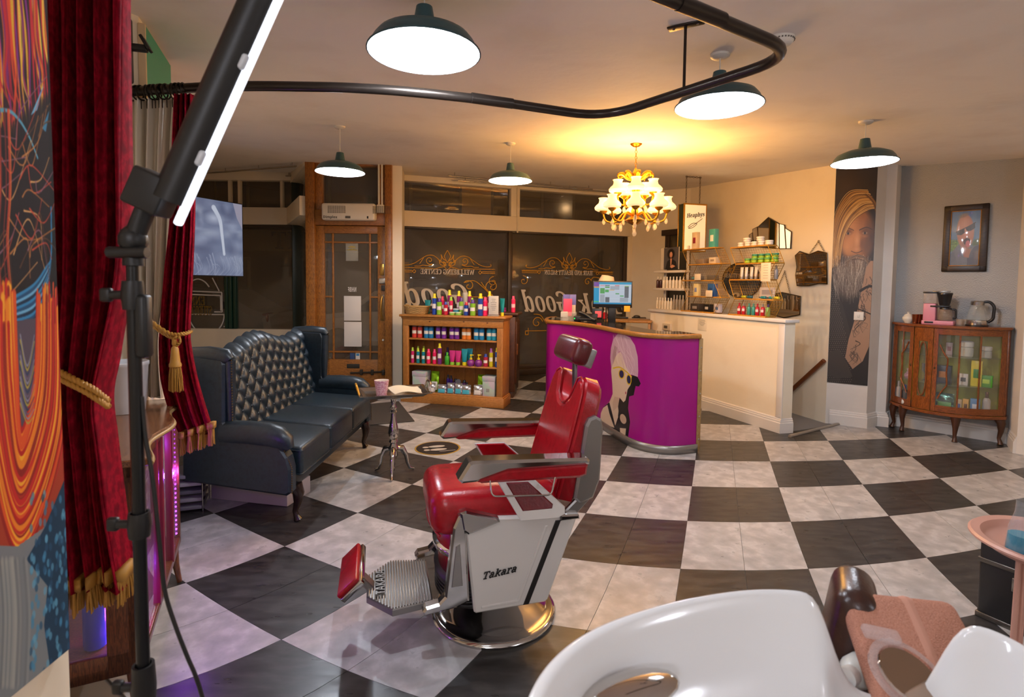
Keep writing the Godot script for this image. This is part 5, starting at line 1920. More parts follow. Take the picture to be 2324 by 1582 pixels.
# ---------------------------------------------------------------- light stand
func build_light_stand() -> void:
	var D := 0.85
	var base := on_d(300, 600, D)
	base.y = 0
	var black := col("0b0b0d", 0.45)
	var satin := col("101114", 0.3, 0.3)
	var t := thing("light_stand", "black tripod stand holding a long LED tube light by the curtains", "light stand", base)
	var at := func(u: float, v: float) -> Vector3: return on_d(u, v, D) - base
	var g := B.new()
	var y1: float = at.call(300, 690).y
	var y2: float = at.call(300, 575).y
	g.lathe([Vector2(0.0, 0.12), Vector2(0.0098, 0.12), Vector2(0.0098, y1), Vector2(0, y1)], 16)
	part(t, "lower_tube", g, satin)
	g = B.new()
	g.lathe([Vector2(0.0085, y1 - 0.05), Vector2(0.0085, y2 + 0.03), Vector2(0, y2 + 0.03)], 16)
	part(t, "upper_tube", g, satin)
	for q in [[670, 0.0145, 0.045], [1190, 0.015, 0.04], [1560, 0.016, 0.08]]:
		var y: float = at.call(300, q[0]).y
		g = B.new()
		g.lathe([Vector2(0.013, y - q[2] / 2), Vector2(q[1], y - q[2] / 2), Vector2(q[1] + 0.002, y), Vector2(q[1], y + q[2] / 2), Vector2(0.012, y + q[2] / 2)], 18)
		var c := part(t, "collar", g, black)
		g = B.new()
		g.tube([Vector3(-0.015, y, 0), Vector3(-0.034, y, 0.0)], 0.007, 8)
		g.rbox(Vector3(-0.042, y, 0), Vector3(0.018, 0.022, 0.012), 0.004)
		part(c, "knob", g, black)
	g = B.new()
	g.rbox(at.call(326, 740) - Vector3(0, 0, 0.0), Vector3(0.02, 0.1, 0.022), 0.006)
	part(t, "cable_clip", g, black)
	for k in 3:
		var an := 0.5 + k * TAU / 3
		var d := Vector3(cos(an), 0, sin(an))
		g = B.new()
		g.tube([Vector3(0, 0.55, 0) + d * 0.015, d * 0.2 + Vector3(0, 0.012, 0)], 0.009, 8)
		part(t, "leg", g, satin)
		g = B.new()
		g.tube([Vector3(0, 0.16, 0) + d * 0.014, d * 0.11 + Vector3(0, 0.28, 0)], 0.006, 6)
		part(t, "brace", g, satin)
	# head joint and bracket
	var j: Vector3 = at.call(302, 545)
	g = B.new()
	g.ball(j, Vector3(0.021, 0.024, 0.02), 14)
	g.tube([j + Vector3(0, -0.04, 0), j + Vector3(0, 0.0, 0)], 0.015, 12)
	g.tube([j + Vector3(-0.03, -0.02, 0.012), j + Vector3(0.03, -0.02, 0.012)], 0.009, 8)
	part(t, "ball_head", g, black)
	var bk: Vector3 = at.call(347, 437)
	var axis: Vector3 = (at.call(560, 0) - at.call(365, 440)).normalized()
	var side := Vector3(axis.y, -axis.x, 0)
	var bas := Basis(side, axis, Vector3(0, 0, 1))
	g = B.new()
	g.tube([j, bk + axis * -0.03], 0.015, 10)
	part(t, "neck", g, black)
	g = B.new()
	g.xf = Transform3D(bas, bk)
	g.rbox(Vector3.ZERO, Vector3(0.06, 0.06, 0.045), 0.005, 2)
	part(t, "bracket", g, black)
	# the tube
	var c0: Vector3 = at.call(388, 455)
	g = B.new()
	g.xf = Transform3D(bas, c0)
	g.tube([Vector3(0, 0, 0), Vector3(0, 0.62, 0)], 0.027, 20)
	var tube := part(t, "tube_housing", g, black)
	g = B.new()
	g.xf = Transform3D(bas, c0)
	var gm := glow("tube_light", hexc("eef3ff"), 2.2)
	g.rbox(Vector3(0.027, 0.29, 0.004), Vector3(0.011, 0.64, 0.014), 0.004)
	part(tube, "light_strip", g, gm)
	for k in 4:
		g = B.new()
		g.xf = Transform3D(bas, c0)
		g.rbox(Vector3(0.022, 0.08 + k * 0.16, 0.012), Vector3(0.012, 0.025, 0.012), 0.004)
		part(tube, "clip", g, col("c8ccd2", 0.3))
	var l := AreaLight3D.new()
	l.name = "light"
	l.area_size = Vector2(0.62, 0.02)
	l.light_color = hexc("eef3ff")
	l.light_energy = 0.7
	l.shadow_enabled = true
	l.area_range = 14.0
	l.area_attenuation = 2.0
	t.add_child(l, true)
	var lp := c0 + bas * Vector3(0.036, 0.29, 0.004)
	l.transform = Transform3D(Basis(axis, Vector3(0, 0, 1).cross(Vector3.ZERO) if false else Vector3(0, 0, -1), -side).orthonormalized(), lp)
	# power lead
	g = B.new()
	g.tube(dense([at.call(322, 900), at.call(330, 990), at.call(347, 1090), at.call(362, 1230), at.call(374, 1340), at.call(398, 1420), at.call(425, 1490), at.call(446, 1540), at.call(470, 1620)], 6), 0.0032, 6)
	part(t, "power_lead", g, black)

# ---------------------------------------------------------------- lit display cabinet on the left
func build_led_cabinet() -> void:
	var n := on_y(322, 1520, 0.205)
	var f := on_y(411, 1226, 0.205)
	n.y = 0
	f.y = 0
	var d := (f - n).normalized()
	var L := n.distance_to(f)
	var woodm := wood("cabinet_mahogany", "4a2413", "7a4424", 1, 0.3, 0.3)
	var topm := wood("cabinet_top", "5a3420", "8a5c3a", 0, 0.25, 0.5)
	var giltm := col("a98a5a", 0.4, 0.3)
	var t := thing("lit_display_cabinet", "glazed wooden display cabinet lit with purple LED strips under the curtain", "cabinet", n, atan2(-d.z, d.x))
	var dep := 0.4
	var g := B.new()
	# serpentine top
	var edge := []
	for k in 25:
		var q := k / 24.0
		edge.append(Vector2(q * (L + 0.03) - 0.015, 0.02 + 0.022 * cos(TAU * q * 2.0)))
	var poly := PackedVector2Array()
	for q in edge:
		poly.append(q)
	poly.append(Vector2(L + 0.015, -dep))
	poly.append(Vector2(-0.015, -dep))
	g.at(Transform3D(Basis(Vector3.RIGHT, PI / 2), Vector3(0, 0.892, 0)))
	g.prism(poly, 0.024, 0.004)
	part(t, "top_board", g, topm)
	g = B.new()
	var tp := []
	for q in edge:
		tp.append(Vector3(q.x, 0.876, q.y))
	g.tube(tp, 0.008, 6)
	part(t, "gilt_edge", g, giltm)
	var boxp := func(called: String, x0: float, x1: float, y0: float, y1: float, z0: float, z1: float, m: Material, b := 0.003) -> MeshInstance3D:
		var bb := B.new()
		bb.rbox(Vector3((x0 + x1) / 2, (y0 + y1) / 2, (z0 + z1) / 2), Vector3(x1 - x0, y1 - y0, z1 - z0), b)
		return part(t, called, bb, m)
	boxp.call("bottom_board", 0, L, 0.2, 0.235, -dep, 0.0, woodm)
	boxp.call("back_panel", 0, L, 0.2, 0.87, -dep, -dep + 0.012, col("a09c98", 0.15))
	boxp.call("shelf", 0.02, L - 0.02, 0.52, 0.528, -dep + 0.02, -0.02, pane("shelf_glass", Color(0.8, 0.9, 0.9), 0.15))
	boxp.call("top_rail", 0, L, 0.83, 0.87, -0.03, 0.0, woodm)
	for x in [0.0, L - 0.035]:
		boxp.call("corner_post", x, x + 0.035, 0.2, 0.87, -0.035, 0.0, woodm)
	for x in [L * 0.36, L * 0.47, L * 0.72]:
		boxp.call("glazing_stile", x, x + 0.03, 0.225, 0.86, -0.022, 0.004, col("7a1030", 0.35))
	# near end frame
	boxp.call("end_rail", 0, 0.02, 0.2, 0.275, -dep, 0.0, woodm)
	boxp.call("end_rail", 0, 0.02, 0.8, 0.87, -dep, 0.0, woodm)
	boxp.call("end_stile", 0, 0.02, 0.2, 0.87, -0.09, 0.0, woodm)
	boxp.call("end_stile", 0, 0.02, 0.2, 0.87, -dep, -dep + 0.06, woodm)
	boxp.call("gilt_bead", -0.004, 0.004, 0.23, 0.85, -0.006, 0.004, giltm)
	var gl := pane("cabinet_glass", Color(0.85, 0.9, 0.92), 0.04)
	boxp.call("front_glass", 0.035, L - 0.035, 0.235, 0.83, -0.012, -0.008, gl, 0.001)
	boxp.call("end_glass", 0.008, 0.012, 0.275, 0.8, -dep + 0.06, -0.09, gl, 0.001)
	for q in [[0.04, -0.03], [L - 0.03, -0.03], [0.04, -dep + 0.04], [L - 0.03, -dep + 0.04]]:
		g = B.new()
		var out := Vector3(signf(q[0] - L / 2) * 0.03, 0, 0.02 if q[1] > -0.2 else -0.01)
		g.tube([Vector3(q[0], 0.21, q[1]), Vector3(q[0], 0.1, q[1]) + out * 0.4, Vector3(q[0], 0.004, q[1]) + out], [0.022, 0.015, 0.011], 10)
		part(t, "leg", g, woodm)
	# LED strips: up the far post and along the floor of the cabinet
	var led := glow("led_purple", hexc("b04dff"), 14.0)
	var lb := B.new()
	lb.ball(Vector3.ZERO, Vector3(0.005, 0.005, 0.005), 6)
	var lm := lb.mesh()
	var strip := boxp.call("led_strip", L - 0.052, L - 0.04, 0.25, 0.82, -0.02, -0.016, col("d8d0e0", 0.5), 0.001) as MeshInstance3D
	for k in 26:
		part(strip, "led", lm, led, Vector3(L - 0.046, 0.26 + k * 0.0215, -0.013))
	var strip2 := boxp.call("led_strip", 0.05, L * 0.36, 0.238, 0.241, -0.06, -0.045, col("d8d0e0", 0.5), 0.001) as MeshInstance3D
	for k in 22:
		part(strip2, "led", lm, led, Vector3(0.055 + k * 0.014, 0.246, -0.052))
		part(strip2, "led", lm, glow("led_blue", hexc("6a4dff"), 12.0), Vector3(0.055 + k * 0.014, 0.3 + 0.02 * sin(k * 1.7), -0.07))
	for q in [Vector3(L - 0.046, 0.55, 0.012), Vector3(L * 0.2, 0.3, -0.05), Vector3(L * 0.6, 0.75, -0.06)]:
		omni(t, q, hexc("a040ff"), 0.08, 0.02, 6.0)
	# goods inside
	var inside := [["blue spray can inside the lit cabinet behind its end glass", 0.14, -0.15, 0.033, 0.2, "2036a0", "10204f"], ["amber tall bottle inside the lit cabinet behind its end glass", 0.22, -0.11, 0.018, 0.18, "b57a3a", "d0b080"], ["pink jar inside the lit cabinet", 0.34, -0.14, 0.03, 0.1, "b03a6a", "d8d0d0"], ["violet bottle inside the lit cabinet", 0.42, -0.2, 0.025, 0.17, "6a3aa0", "2a2030"], ["red tin inside the lit cabinet", 0.52, -0.12, 0.035, 0.09, "b02a2a", "c8c0b8"], ["white bottle inside the lit cabinet", 0.62, -0.18, 0.026, 0.16, "c8c0d0", "8a2a5a"]]
	for q in inside:
		var wp: Vector3 = t.transform * Vector3(q[1], 0.236, q[2])
		var o := thing("product_bottle", q[0], "bottle", wp)
		part(o, "body", can_body(q[3], q[4] * 0.8), col(q[5], 0.3))
		part(o, "cap", can_body(q[3] * 0.7, q[4] * 0.2), col(q[6], 0.4), Vector3(0, q[4] * 0.8, 0))
	var upper := [["magenta bottle on the glass shelf of the lit cabinet", 0.5, -0.1, 0.028, 0.17, "c02a8a", "e0d0e0"], ["clear lilac bottle on the glass shelf of the lit cabinet", 0.6, -0.14, 0.03, 0.19, "9a6ad0", "d8c8e8"]]
	for q in upper:
		var wp: Vector3 = t.transform * Vector3(q[1], 0.529, q[2])
		var o := thing("product_bottle", q[0], "bottle", wp)
		part(o, "body", can_body(q[3], q[4] * 0.8), col(q[5], 0.3))
		part(o, "cap", can_body(q[3] * 0.6, q[4] * 0.2), col(q[6], 0.4), Vector3(0, q[4] * 0.8, 0))
	# on top: white bin, bottles, remote
	var bp := on_y(287, 934, 0.893)
	var bin := thing("white_bin", "white plastic tapered bin standing on the cabinet behind the stand", "bin", bp)
	g = B.new()
	g.lathe([Vector2(0, 0.002), Vector2(0.066, 0.0), Vector2(0.068, 0.004), Vector2(0.072, 0.045), Vector2(0.074, 0.05), Vector2(0.082, 0.195), Vector2(0.086, 0.2), Vector2(0.086, 0.212), Vector2(0.081, 0.214), Vector2(0.078, 0.19), Vector2(0.066, 0.01), Vector2(0, 0.008)], 36)
	part(bin, "tub", g, col("d2d0d2", 0.35))
	for q in [[268, 904, "1b1a1c", 0.16, "black capped bottle behind the white bin"], [259, 902, "c8ccd0", 0.2, "slim white bottle behind the white bin"]]:
		var o := thing("small_bottle", q[4], "bottle", on_y(q[0], q[1], 0.893))
		part(o, "body", can_body(0.022 if q[2] == "1b1a1c" else 0.012, q[3]), col("b8bcc0", 0.3))
		part(o, "cap", can_body(0.024 if q[2] == "1b1a1c" else 0.01, 0.07), col(q[2], 0.4), Vector3(0, q[3], 0))
	var rp := on_y(358, 892, 0.9)
	var rem := thing("remote_control", "black remote control lying on the cabinet top", "remote", rp, 0.25)
	g = B.new()
	g.rbox(Vector3(0, 0.004, 0), Vector3(0.13, 0.018, 0.045), 0.006)
	part(rem, "body", g, col("26252a", 0.4))
	g = B.new()
	for i in 8:
		for k in 3:
			g.rbox(Vector3(-0.048 + i * 0.0125, 0.014, -0.012 + k * 0.012), Vector3(0.008, 0.004, 0.007), 0.001)
	part(rem, "buttons", g, col("8a888c", 0.5))

func can_body(r: float, h: float) -> ArrayMesh:
	var key := "can_%.3f_%.3f" % [r, h]
	if not cache.has(key):
		var g := B.new()
		var e := minf(r * 0.18, h * 0.2)
		g.lathe([Vector2(0, 0), Vector2(r - e, 0), Vector2(r, e), Vector2(r, h - e), Vector2(r - e, h), Vector2(0, h)], 18)
		cache[key] = g.mesh()
	return cache[key]

# ---------------------------------------------------------------- products
# kind: can, tube, pump, jar, box, pouch
func product(kind: String, p: Vector3, r: float, h: float, c: String, cap: String, label: String, group := "", turn := 0.0, print_c := "") -> Node3D:
	var names := {"can": ["spray_can", "can"], "tube": ["product_tube", "tube"], "pump": ["pump_bottle", "bottle"], "jar": ["product_jar", "jar"], "box": ["product_box", "box"], "pouch": ["product_pouch", "pouch"], "bottle": ["product_bottle", "bottle"]}
	var o := thing(names[kind][0], label, names[kind][1], p, turn, group)
	var m := col(c, 0.3)
	var cm := col(cap, 0.35)
	var key := "%s_%.3f_%.3f" % [kind, r, h]
	var g: B
	match kind:
		"can":
			part(o, "body", can_body(r, h * 0.78), m)
			if not cache.has(key):
				g = B.new()
				g.lathe([Vector2(r * 0.95, 0), Vector2(r * 0.7, h * 0.06), Vector2(r * 0.62, h * 0.08), Vector2(r * 0.6, h * 0.2), Vector2(r * 0.5, h * 0.22), Vector2(0, h * 0.22)], 14)
				cache[key] = g.mesh()
			part(o, "cap", cache[key], cm, Vector3(0, h * 0.78, 0))
		"bottle":
			if not cache.has(key):
				g = B.new()
				g.lathe([Vector2(0, 0), Vector2(r * 0.9, 0), Vector2(r, h * 0.03), Vector2(r, h * 0.62), Vector2(r * 0.8, h * 0.7), Vector2(r * 0.45, h * 0.75), Vector2(0, h * 0.75)], 14)
				cache[key] = g.mesh()
			part(o, "body", cache[key], m)
			part(o, "cap", can_body(r * 0.42, h * 0.26), cm, Vector3(0, h * 0.74, 0))
		"tube":
			if not cache.has(key):
				g = B.new()
				var rings := []
				for q in [[0.0, 0.6, 0.6], [0.12, 0.85, 0.75], [0.5, 1.0, 0.5], [0.85, 1.1, 0.18], [1.0, 1.15, 0.06]]:
					var ring := PackedVector3Array()
					for k in 14:
						var a := -TAU * k / 14
						ring.append(Vector3(cos(a) * r * q[1], h * (0.2 + 0.8 * q[0]), sin(a) * r * q[2]))
					rings.append(ring)
				g.loft(rings)
				cache[key] = g.mesh()
			part(o, "body", cache[key], m)
			part(o, "cap", can_body(r * 0.75, h * 0.21), cm)
		"pump":
			if not cache.has(key):
				g = B.new()
				g.lathe([Vector2(0, 0), Vector2(r * 0.7, 0), Vector2(r * 0.97, h * 0.15), Vector2(r, h * 0.28), Vector2(r * 0.85, h * 0.44), Vector2(r * 0.4, h * 0.56), Vector2(0, h * 0.56)], 16)
				cache[key] = g.mesh()
				g = B.new()
				g.lathe([Vector2(r * 0.38, h * 0.54), Vector2(r * 0.38, h * 0.68), Vector2(r * 0.14, h * 0.7), Vector2(r * 0.14, h * 0.86), Vector2(r * 0.3, h * 0.88), Vector2(r * 0.3, h * 0.98), Vector2(0, h)], 12)
				g.rbox(Vector3(r * 0.4, h * 0.94, 0), Vector3(r * 0.7, h * 0.07, r * 0.25), 0.002)
				cache[key + "c"] = g.mesh()
			part(o, "body", cache[key], m)
			part(o, "pump", cache[key + "c"], cm)
		"jar":
			part(o, "body", can_body(r, h * 0.6), m)
			part(o, "lid", can_body(r * 1.03, h * 0.4), cm, Vector3(0, h * 0.6, 0))
		"box":
			if not cache.has(key):
				cache[key] = B.new().rbox(Vector3(0, h / 2, 0), Vector3(r * 2, h, r * 1.2), 0.002).mesh()
			part(o, "carton", cache[key], m)
			if cap:
				part(o, "label_print", B.new().rbox(Vector3(0, h * 0.5, r * 0.6), Vector3(r * 1.1, h * 0.35, 0.001), 0.0003), cm)
		"pouch":
			if not cache.has(key):
				g = B.new()
				g.grid(func(u: float, v: float) -> Vector3: return Vector3((u - 0.5) * 2 * r, v * h, 0.016 * sin(PI * u) * sin(PI * minf(v * 1.1, 1.0)) + 0.003 * sin(v * 17.0 + u * 5.0)), 10, 12)
				g.grid(func(u: float, v: float) -> Vector3: return Vector3((0.5 - u) * 2 * r, v * h, -0.012 * sin(PI * u) * sin(PI * minf(v * 1.1, 1.0))), 6, 6)
				cache[key] = g.mesh()
			part(o, "foil_bag", cache[key], col(c, 0.2, 0.7))
			part(o, "paper_label", B.new().rbox(Vector3(0, h * 0.3, 0.017), Vector3(r * 1.5, h * 0.4, 0.001), 0.0003), cm)
			o.rotation.x = -0.12
	if print_c and kind in ["can", "bottle"]:
		var lk := "ring_%.3f_%.3f" % [r, h]
		if not cache.has(lk):
			g = B.new()
			g.lathe([Vector2(r * 1.012, h * 0.3), Vector2(r * 1.012, h * 0.52)], 8, PI * 0.7, -PI * 0.85)
			cache[lk] = g.mesh()
		part(o, "label_print", cache[lk], col(print_c, 0.4))
	return o

# ---------------------------------------------------------------- pine shelf unit
func build_bookcase() -> void:
	var a := on_y(914, 911)
	var b := on_y(1140, 927)
	var d := (b - a).normalized()
	var yaw := atan2(-d.z, d.x)
	var L := a.distance_to(b)
	var pine := wood("pine", "96602a", "b87d3c", 0, 0.4)
	var pine_v := wood("pine_upright", "945e29", "b57a3a", 1, 0.4)
	var t := thing("pine_bookcase", "open pine bookcase with moulded top and plinth, filled with hair products", "bookcase", a, yaw)
	var bp := func(called: String, x0: float, x1: float, y0: float, y1: float, z0: float, z1: float, m: Material, bev := 0.004) -> void:
		part(t, called, B.new().rbox(Vector3((x0 + x1) / 2, (y0 + y1) / 2, (z0 + z1) / 2), Vector3(x1 - x0, y1 - y0, z1 - z0), bev), m)
	var yv := func(v: float) -> float: return wl(1030, v, a, b).y
	var s1: float = yv.call(771)
	var s2: float = yv.call(830)
	var s3: float = yv.call(896)
	var top: float = yv.call(716)
	var dep := 0.3
	bp.call("plinth", -0.02, L + 0.02, 0.0, 0.11, -dep, 0.02, pine)
	bp.call("plinth_moulding", -0.012, L + 0.012, 0.108, 0.125, -dep, 0.012, pine)
	bp.call("bottom_board", 0.04, L - 0.04, s3 - 0.012, s3, -dep + 0.015, -0.012, pine)
	for s in [s1, s2]:
		bp.call("shelf", 0.04, L - 0.04, s - 0.02, s, -dep + 0.015, -0.012, pine)
	for x in [0.0, L - 0.075]:
		bp.call("front_post", x, x + 0.075, 0.1, top - 0.06, -0.03, 0.0, pine_v)
		for k in 3:
			bp.call("flute", x + 0.02 + k * 0.015, x + 0.026 + k * 0.015, 0.16, top - 0.16, -0.002, 0.003, pine_v, 0.001)
	for x in [0.0, L - 0.022]:
		bp.call("side_board", x, x + 0.022, 0.1, top - 0.03, -dep, -0.02, pine_v)
	bp.call("frieze", 0.0, L, top - 0.135, top - 0.04, -0.035, 0.004, pine)
	bp.call("cornice", -0.015, L + 0.015, top - 0.052, top - 0.03, -dep, 0.018, pine, 0.008)
	bp.call("top_board", -0.035, L + 0.035, top - 0.03, top, -dep - 0.01, 0.035, pine, 0.008)
	for k in 9:
		bp.call("back_plank", 0.02 + k * (L - 0.04) / 9, 0.018 + (k + 1) * (L - 0.04) / 9, 0.1, top - 0.03, -dep, -dep + 0.012, pine_v, 0.002)
	for q in [[0.28, 0.03], [0.62, 0.06], [0.85, 0.04]]:
		part(t, "knot", B.new().ball(Vector3(L * q[0], top - 0.09 + q[1] * 0.3, 0.004), Vector3(0.012, 0.008, 0.0015), 8), col("5a3214", 0.5))
	# px: zoomed column x -> place along the shelf
	var sx := func(x: float) -> float: return wl(890.0 + x / 5.273, 800, a, b).x
	var put := func(kind: String, x: float, y: float, z: float, r: float, h: float, c: String, cap: String, label: String, group := "", pr := "") -> Node3D:
		return product(kind, t.transform * Vector3(sx.call(x), y, z), r, h, c, cap, label, group, yaw, pr)
	# first shelf: twin packs of tall cans
	var row1 := [[240, "c03a30", "red"], [305, "c03a30", "red"], [383, "1f74a6", "blue"], [440, "1f74a6", "blue"], [525, "6a2a8e", "purple"], [595, "6a2a8e", "purple"], [690, "6a2a8e", "purple"], [750, "6a2a8e", "purple"], [840, "d0762a", "orange"], [893, "d0762a", "orange"], [985, "1f7db0", "blue"], [1050, "1f7db0", "blue"], [1140, "2a93ac", "teal"], [1200, "2a93ac", "teal"]]
	for q in row1:
		put.call("can", q[0], s1, -0.07, 0.031, 0.175, q[1], "8a8a8c", q[2] + " can in a twin pack on the bookcase's top shelf", "twin pack cans on the top shelf", "e0d8c8")
	# second shelf
	var g2 := "bottles on the bookcase's middle shelf"
	var row2 := [["can", 220, -0.06, 0.02, 0.19, "c02a6a", "a8c83a", "pink bottle with lime cap at the end of the middle shelf"], ["can", 252, -0.14, 0.02, 0.2, "8a2a6a", "a8c83a", "plum bottle with lime cap behind the pink one on the middle shelf"], ["can", 285, -0.06, 0.021, 0.185, "107a8a", "b8d030", "teal bottle with lime cap on the middle shelf"], ["can", 318, -0.15, 0.021, 0.2, "107a8a", "b8d030", "teal bottle with lime cap on the middle shelf"], ["can", 350, -0.06, 0.021, 0.185, "107a8a", "b8d030", "teal bottle with lime cap on the middle shelf"], ["can", 412, -0.06, 0.024, 0.18, "e0205a", "e83a70", "hot pink can on the middle shelf"], ["can", 485, -0.06, 0.024, 0.18, "e0205a", "e83a70", "hot pink can on the middle shelf"], ["can", 515, -0.16, 0.024, 0.185, "d01a54", "e83a70", "hot pink can behind the others on the middle shelf"], ["can", 550, -0.05, 0.025, 0.255, "6a2a78", "e0d020", "tall purple spray with yellow cap on the middle shelf"], ["bottle", 620, -0.12, 0.032, 0.2, "2a1a4a", "2a1a3a", "dark violet bottle on the middle shelf"], ["bottle", 640, -0.05, 0.03, 0.15, "3a9a2a", "58b83a", "leaf green rounded bottle on the middle shelf"], ["tube", 702, -0.05, 0.035, 0.175, "c02a7a", "8ac83a", "magenta tube standing on its green cap"], ["tube", 772, -0.05, 0.035, 0.175, "c02a7a", "8ac83a", "magenta tube standing on its green cap"], ["tube", 850, -0.05, 0.034, 0.2, "1a8a9a", "e0d020", "teal tube standing on its yellow cap"], ["tube", 890, -0.12, 0.034, 0.2, "1a8a9a", "e0d020", "teal tube standing on its yellow cap"], ["pump", 930, -0.04, 0.045, 0.14, "7a2a80", "e0c820", "round purple bottle with yellow pump"], ["pump", 1022, -0.04, 0.045, 0.145, "7a2a80", "e0c820", "round purple bottle with yellow pump"], ["can", 1105, -0.05, 0.027, 0.15, "a82440", "1f3f9a", "crimson bottle with blue cap on the middle shelf"], ["can", 1170, -0.05, 0.024, 0.22, "c8b820", "8a4a90", "yellow bottle with mauve cap on the middle shelf"], ["can", 1240, -0.05, 0.021, 0.23, "1f4fa0", "e0d020", "blue bottle with yellow cap beside the bookcase's right post"]]
	for q in row2:
		put.call(q[0], q[1], s2, q[2], q[3], q[4], q[5], q[6], q[7], g2, "e8e0d8" if q[0] == "can" else "")
	# bottom shelf: gift boxes, foil bags, sachets
	for q in [[312, 0.088, 0.255], [1150, 0.075, 0.24]]:
		var p: Vector3 = t.transform * Vector3(sx.call(q[0]), s3, -0.1)
		var gb := thing("gift_box", "pale marbled gift box " + ("on the bottom shelf by the bookcase's left post" if q[0] < 600 else "on the bottom shelf by the bookcase's right post"), "gift box", p, yaw)
		var mm := mat("marble_box", Color.WHITE, 0.5)
		mm.albedo_texture = noise_tex("marble_box_t", 0.012, [[0.0, "b8c8b0"], [0.4, "a8c0b4"], [0.55, "c0b0c0"], [1.0, "c8b8b8"]], 256, 4)
		tri_map(mm, Vector3(2, 2, 2))
		part(gb, "carton", B.new().rbox(Vector3(0, q[2] * 0.38, 0), Vector3(q[1] * 2, q[2] * 0.76, 0.15), 0.003), mm)
		part(gb, "lid", B.new().rbox(Vector3(0, q[2] * 0.87, 0), Vector3(q[1] * 2 + 0.008, q[2] * 0.24, 0.156), 0.003), mm)
		part(gb, "label_print", B.new().rbox(Vector3(-0.01, q[2] * 0.3, 0.0755), Vector3(0.04, 0.04, 0.001), 0.0003), col("8a8a84", 0.6))
	for q in [[470, -0.1, 0.05, 0.25, "8ac020", "lime foil pouch on the bookcase's bottom shelf"], [1040, -0.1, 0.05, 0.24, "8ac020", "lime foil pouch on the bookcase's bottom shelf"], [455, -0.04, 0.048, 0.12, "c8c6c4", "silver sachet before a lime pouch"], [1015, -0.04, 0.052, 0.125, "c8c6c4", "silver sachet before a lime pouch"], [585, -0.03, 0.056, 0.11, "b8b6b8", "silver sachet with blue foil lying against the others"], [690, -0.03, 0.045, 0.135, "b8b6b8", "silver sachet with blue foil lying against the others"], [785, -0.03, 0.045, 0.135, "b8b6b8", "silver sachet with blue foil lying against the others"], [878, -0.03, 0.056, 0.12, "b8b6b8", "silver sachet with blue foil lying against the others"]]:
		put.call("pouch", q[0], s3, q[1], q[2], q[3], q[4], "4ab0c8" if q[4] == "b8b6b8" else "d8d4d0", q[5], "foil pouches on the bottom shelf")
	for q in [[612, -0.16, 0.02, 0.21, "3a1a70"], [650, -0.16, 0.02, 0.2, "3a1a70"], [700, -0.18, 0.03, 0.16, "5a2a5a"], [805, -0.18, 0.028, 0.15, "6a3a6a"], [845, -0.16, 0.014, 0.13, "b8a898"]]:
		put.call("can", q[0], s3, q[1], q[2], q[3], q[4], "1a1020", "dark bottle behind the sachets on the bottom shelf", "dark bottles on the bottom shelf")
	part(thing("round_badge", "small round silver tin standing behind the sachets", "tin", t.transform * Vector3(sx.call(742), s3 + 0.13, -0.15), yaw), "tin", B.new().at(Transform3D(Basis(Vector3.RIGHT, PI / 2), Vector3.ZERO)).lathe([Vector2(0, 0.008), Vector2(0.032, 0.008), Vector2(0.034, 0), Vector2(0, 0)], 18), col("9a98a0", 0.3, 0.5))
	# on top of the bookcase
	var g3 := "bottles on top of the bookcase"
	var topr := [["tube", 345, -0.2, 0.035, 0.17, "0f7f84", "106a70", "teal tube standing behind the wicker basket"], ["can", 485, -0.05, 0.028, 0.255, "1f3f98", "e8d018", "tall blue spray with yellow cap beside the basket"], ["can", 526, -0.2, 0.024, 0.22, "d02050", "e03a60", "red can behind the blue spray"], ["can", 547, -0.04, 0.031, 0.2, "7fb02c", "4a2a80", "lime bottle with violet cap near the basket"], ["can", 618, -0.18, 0.026, 0.3, "8a1f6a", "ead81a", "tall magenta spray with yellow cap at the back"], ["can", 625, -0.04, 0.025, 0.16, "b82038", "1f3f9a", "short red bottle with blue cap"], ["can", 658, -0.12, 0.024, 0.22, "d0285c", "9ac838", "pink bottle with lime cap left of the glass tube"], ["can", 740, -0.16, 0.026, 0.29, "8a1f6a", "ead81a", "tall magenta spray with yellow cap at the back"], ["can", 785, -0.12, 0.03, 0.21, "8ab83a", "5a3a80", "lime bottle with violet cap behind the jars"], ["can", 870, -0.16, 0.026, 0.29, "8a1f6a", "ead81a", "tall magenta spray with yellow cap at the back"], ["can", 870, -0.04, 0.027, 0.16, "1f3f9a", "b82038", "short blue bottle with red foot"], ["can", 921, -0.1, 0.025, 0.21, "d0285c", "9ac838", "pink bottle with lime cap right of the glass tube"], ["can", 952, -0.03, 0.033, 0.19, "7fb02c", "4a2a80", "lime bottle with violet cap beside the blue spray on the right"], ["can", 1040, -0.04, 0.031, 0.265, "1f3f98", "e8d018", "tall blue spray with yellow cap beside the menu stand"], ["can", 1088, -0.07, 0.03, 0.22, "e02058", "e83a6a", "hot pink can beside the menu stand"], ["can", 1106, -0.18, 0.026, 0.29, "8a1f6a", "ead81a", "tall magenta spray with yellow cap at the back"], ["tube", 1285, -0.1, 0.026, 0.21, "12828a", "e0d020", "teal tube on a yellow cap right of the menu stand"], ["jar", 703, -0.04, 0.035, 0.04, "8ab84a", "c8d8b0", "small green jar on top of the bookcase"], ["jar", 775, -0.04, 0.035, 0.04, "8ab84a", "c8d8b0", "small green jar on top of the bookcase"], ["jar", 737, -0.07, 0.035, 0.045, "2a7a98", "b8c8d0", "small teal jar stacked behind the green jars"]]
	for q in topr:
		var y := top if q[7] != "small teal jar stacked behind the green jars" else top + 0.035
		put.call(q[0], q[1], y, q[2], q[3], q[4], q[5], q[6], q[7], g3, "e8dcd8" if q[0] == "can" else "")
